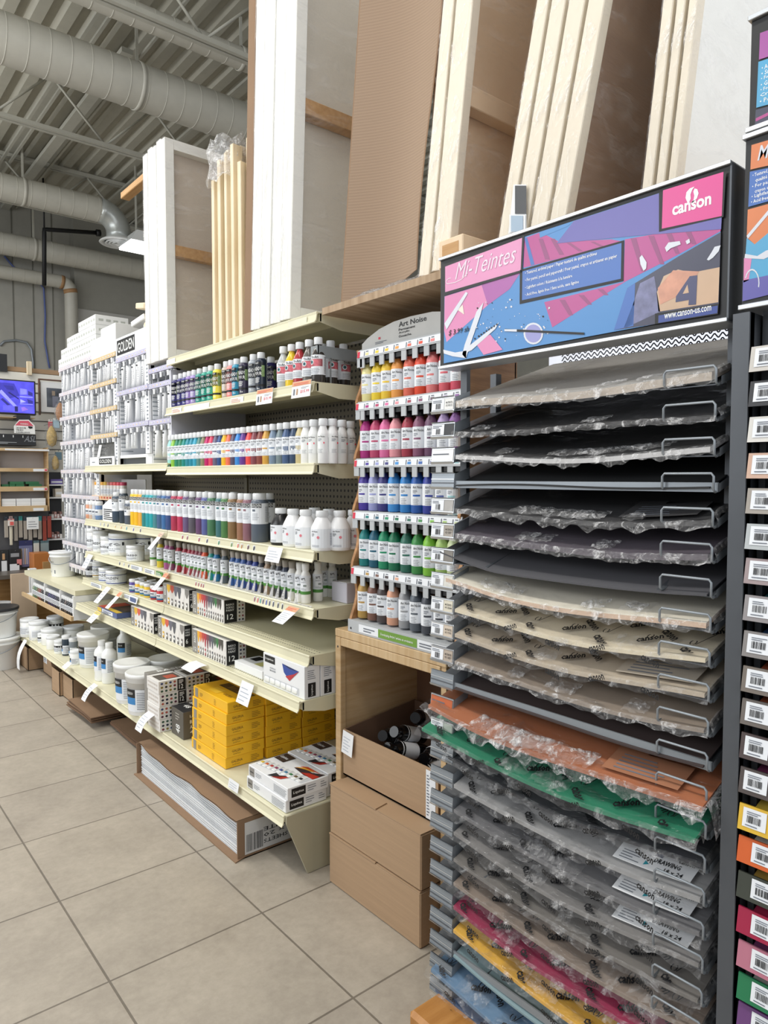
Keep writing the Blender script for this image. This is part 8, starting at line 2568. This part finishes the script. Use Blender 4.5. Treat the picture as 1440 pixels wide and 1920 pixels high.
# low cabinet with beige end panel and orange box
mb = MB(); yy = YF-0.5
a, b_ = A(19, 1075, 5.75), A(60, 1075, 5.75)
mb.box(a.x, b_.x+0.02, 5.72, 5.75, 0.0, A(35, 1075, 5.75).z, mat('beige_end_panel', '#b9a48e', 0.6, var=0.06))
mb.box(b_.x-0.03, b_.x+0.02, 5.70, 5.75, CT-0.2, CT-0.005, WHITE2)
tag(mb.build('plywood_screen'), 'beige plywood panel standing behind the buckets at the end of the shelves', 'panel')
mb = MB(); a, b_ = A(63, 1038, YF-0.15), A(95, 1066, YF-0.15)
mb.rbox(a.x, b_.x, YF-0.15, YF+0.0, b_.z-0.02, a.z, hexm('#b8733a'), 0.003); mb.rbox((a.x+b_.x)/2, b_.x, YF-0.165, YF-0.151, b_.z-0.02, b_.z+0.06, hexm('#b08a5a'), 0.002); tag(mb.build('orange_box'), 'orange brown wooden box beside the white bucket', 'box')
mb = MB(); a, b_ = A(-60, 1075, YF-0.2), A(100, 1076, YF-0.2)
zz = A(40, 1067, YF-0.15).z-0.021
mb.box(a.x, b_.x+0.3, YF-0.30, YF+0.1, zz-0.03, zz, hexm('#5c5650')); mb.box(a.x, b_.x+0.3, YF-0.1, YF+0.1, 0, zz-0.03, wood('low_cabinet', '#a9824e', '#8f6a3a', 0.6)); tag(mb.build('low_cabinet'), 'low brown wooden cabinet with dark top at the far end', 'cabinet')
o = bucket(0.085, 0.125, CAPW, 'white and blue banded bucket on the ledge behind the black lidded bucket', A(-1, 1155, 5.95).x, 5.95, A(0, 1160, 5.95).z, band=BAND)
mb = MB(); p = A(0, 1160, 5.95); mb.box(p.x-0.3, p.x+0.16, 5.85, 6.07, 0, p.z-0.001, wood('low_ledge', '#a8845a', '#93703f', 0.6)); tag(mb.build('wooden_ledge'), 'low wooden ledge carrying the blue banded bucket', 'ledge')
# straw hats / bagged shapes and packets hanging between shelf and tube rack
STRAW = mat('straw', '#c9ab66', 0.7, var=0.25, ns=60)
def straw_bag(label, px, py, r, yy, m=STRAW):
    p = A(px, py, yy)
    t = thing('bagged_straw', label, 'bagged goods', p)
    mb = MB(); mb.lathe([(0.004, -r), (r*0.35, -r*0.8), (r*0.50, -r*0.2), (r*0.42, r*0.4), (r*0.2, r*0.85), (0.004, r)], m, 14, sy=0.6); mb.build('straw', t)
    mb = MB(); mb.lathe([(0.01, -r*1.1), (r*0.5, -r*0.9), (r*0.66, -r*0.1), (r*0.55, r*0.6), (r*0.15, r*1.1), (r*0.12, r*1.3)], film('bag_film', 0.15, 0.6, 14), 16, sy=0.65); mb.build('bag', t)
    mb = MB(); mb.tube([(0, 0, r*1.2), (0, YF+0.24-yy, r*1.2)], 0.002, STEEL, 6); mb.build('hook', t)
straw_bag('golden straw bundle in a clear bag hanging right of the pine shelf', 97, 818, 0.085, YF+0.02)
straw_bag('orange brown bundle in a bag beside the framed picture', 113, 772, 0.075, YF-0.02, mat('straw_orange', '#b9855a', 0.7, var=0.2, ns=50))
straw_bag('pale straw bundle in a bag under the golden one', 104, 868, 0.06, YF+0.04)
t2 = hang('red and white packet hanging under the framed picture', 91, 786, 99, 808, hexm('#c9606a'), hexm('#e8e0e0'), 0.02, 0.06)
hang('pale blue packet hanging beside the red one', 100, 784, 112, 803, hexm('#b4cfe0'), hexm('#e6ecf0'), 0.02, 0.06)
hang('blue and beige packet hanging below the straw bags', 104, 844, 116, 862, hexm('#6a8a9c'), hexm('#d8d4c8'), 0.02, 0.06)
# narrow goods shelves behind the tall rack
t = thing('goods_shelf', 'narrow dark shelf of small goods between the pine shelf and the tube racks', 'shelf', (A(95, 1060).x, YF+0.06, 0)); O_ = t.location
mb = MB(); w = A(128, 1000).x-O_.x
mb.box(0, w, 0.12, 0.14, A(100, 1075).z, A(100, 885).z, DARK); mb.build('back_panel', t)
for y0 in (908, 932, 972, 1010, 1045):
    mb = MB(); zz = A(105, y0, YF+0.06).z; mb.box(0, w, 0, 0.12, zz-0.012, zz, WHITE2); mb.build('shelf_board', t)
def goods(label, x0, x1, y0, h, c, cat='packet'):
    zz = A(105, y0, YF+0.06).z; a, b_ = A(x0, y0, YF+0.07), A(x1, y0, YF+0.07)
    mb = MB(); mb.rbox(a.x, b_.x, YF+0.07, YF+0.15, zz+0.001, zz+h, hexm(c), 0.003); mb.box(a.x+0.005, b_.x-0.005, YF+0.0695, YF+0.07, zz+h*0.3, zz+h*0.6, LABEL)
    tag(mb.build('small_goods_box'), label, cat)
goods('purple box on the narrow goods shelf, upper level', 95, 118, 908, 0.042, '#6a5aa8', 'box')
goods('pale paper pad on the narrow goods shelf, second level', 104, 118, 932, 0.07, '#d8d0c4', 'pad')
for i, (y0, c) in enumerate(((972, '#d8d4d4'), (1010, '#a8807c'), (1045, '#c4b0b0'))):
    for k in range(4):
        goods('small pale packet on the narrow goods shelf, %s in the level %s' % (ORD[k], ['below the pad', 'second below the pad', 'lowest'][i]), 97+5.2*k, 101.6+5.2*k, y0, 0.035+0.02*((k+i) % 2), ['#e2dedc', '#b8908c', '#d8c0c0', '#8a6a66'][(k+i) % 4])
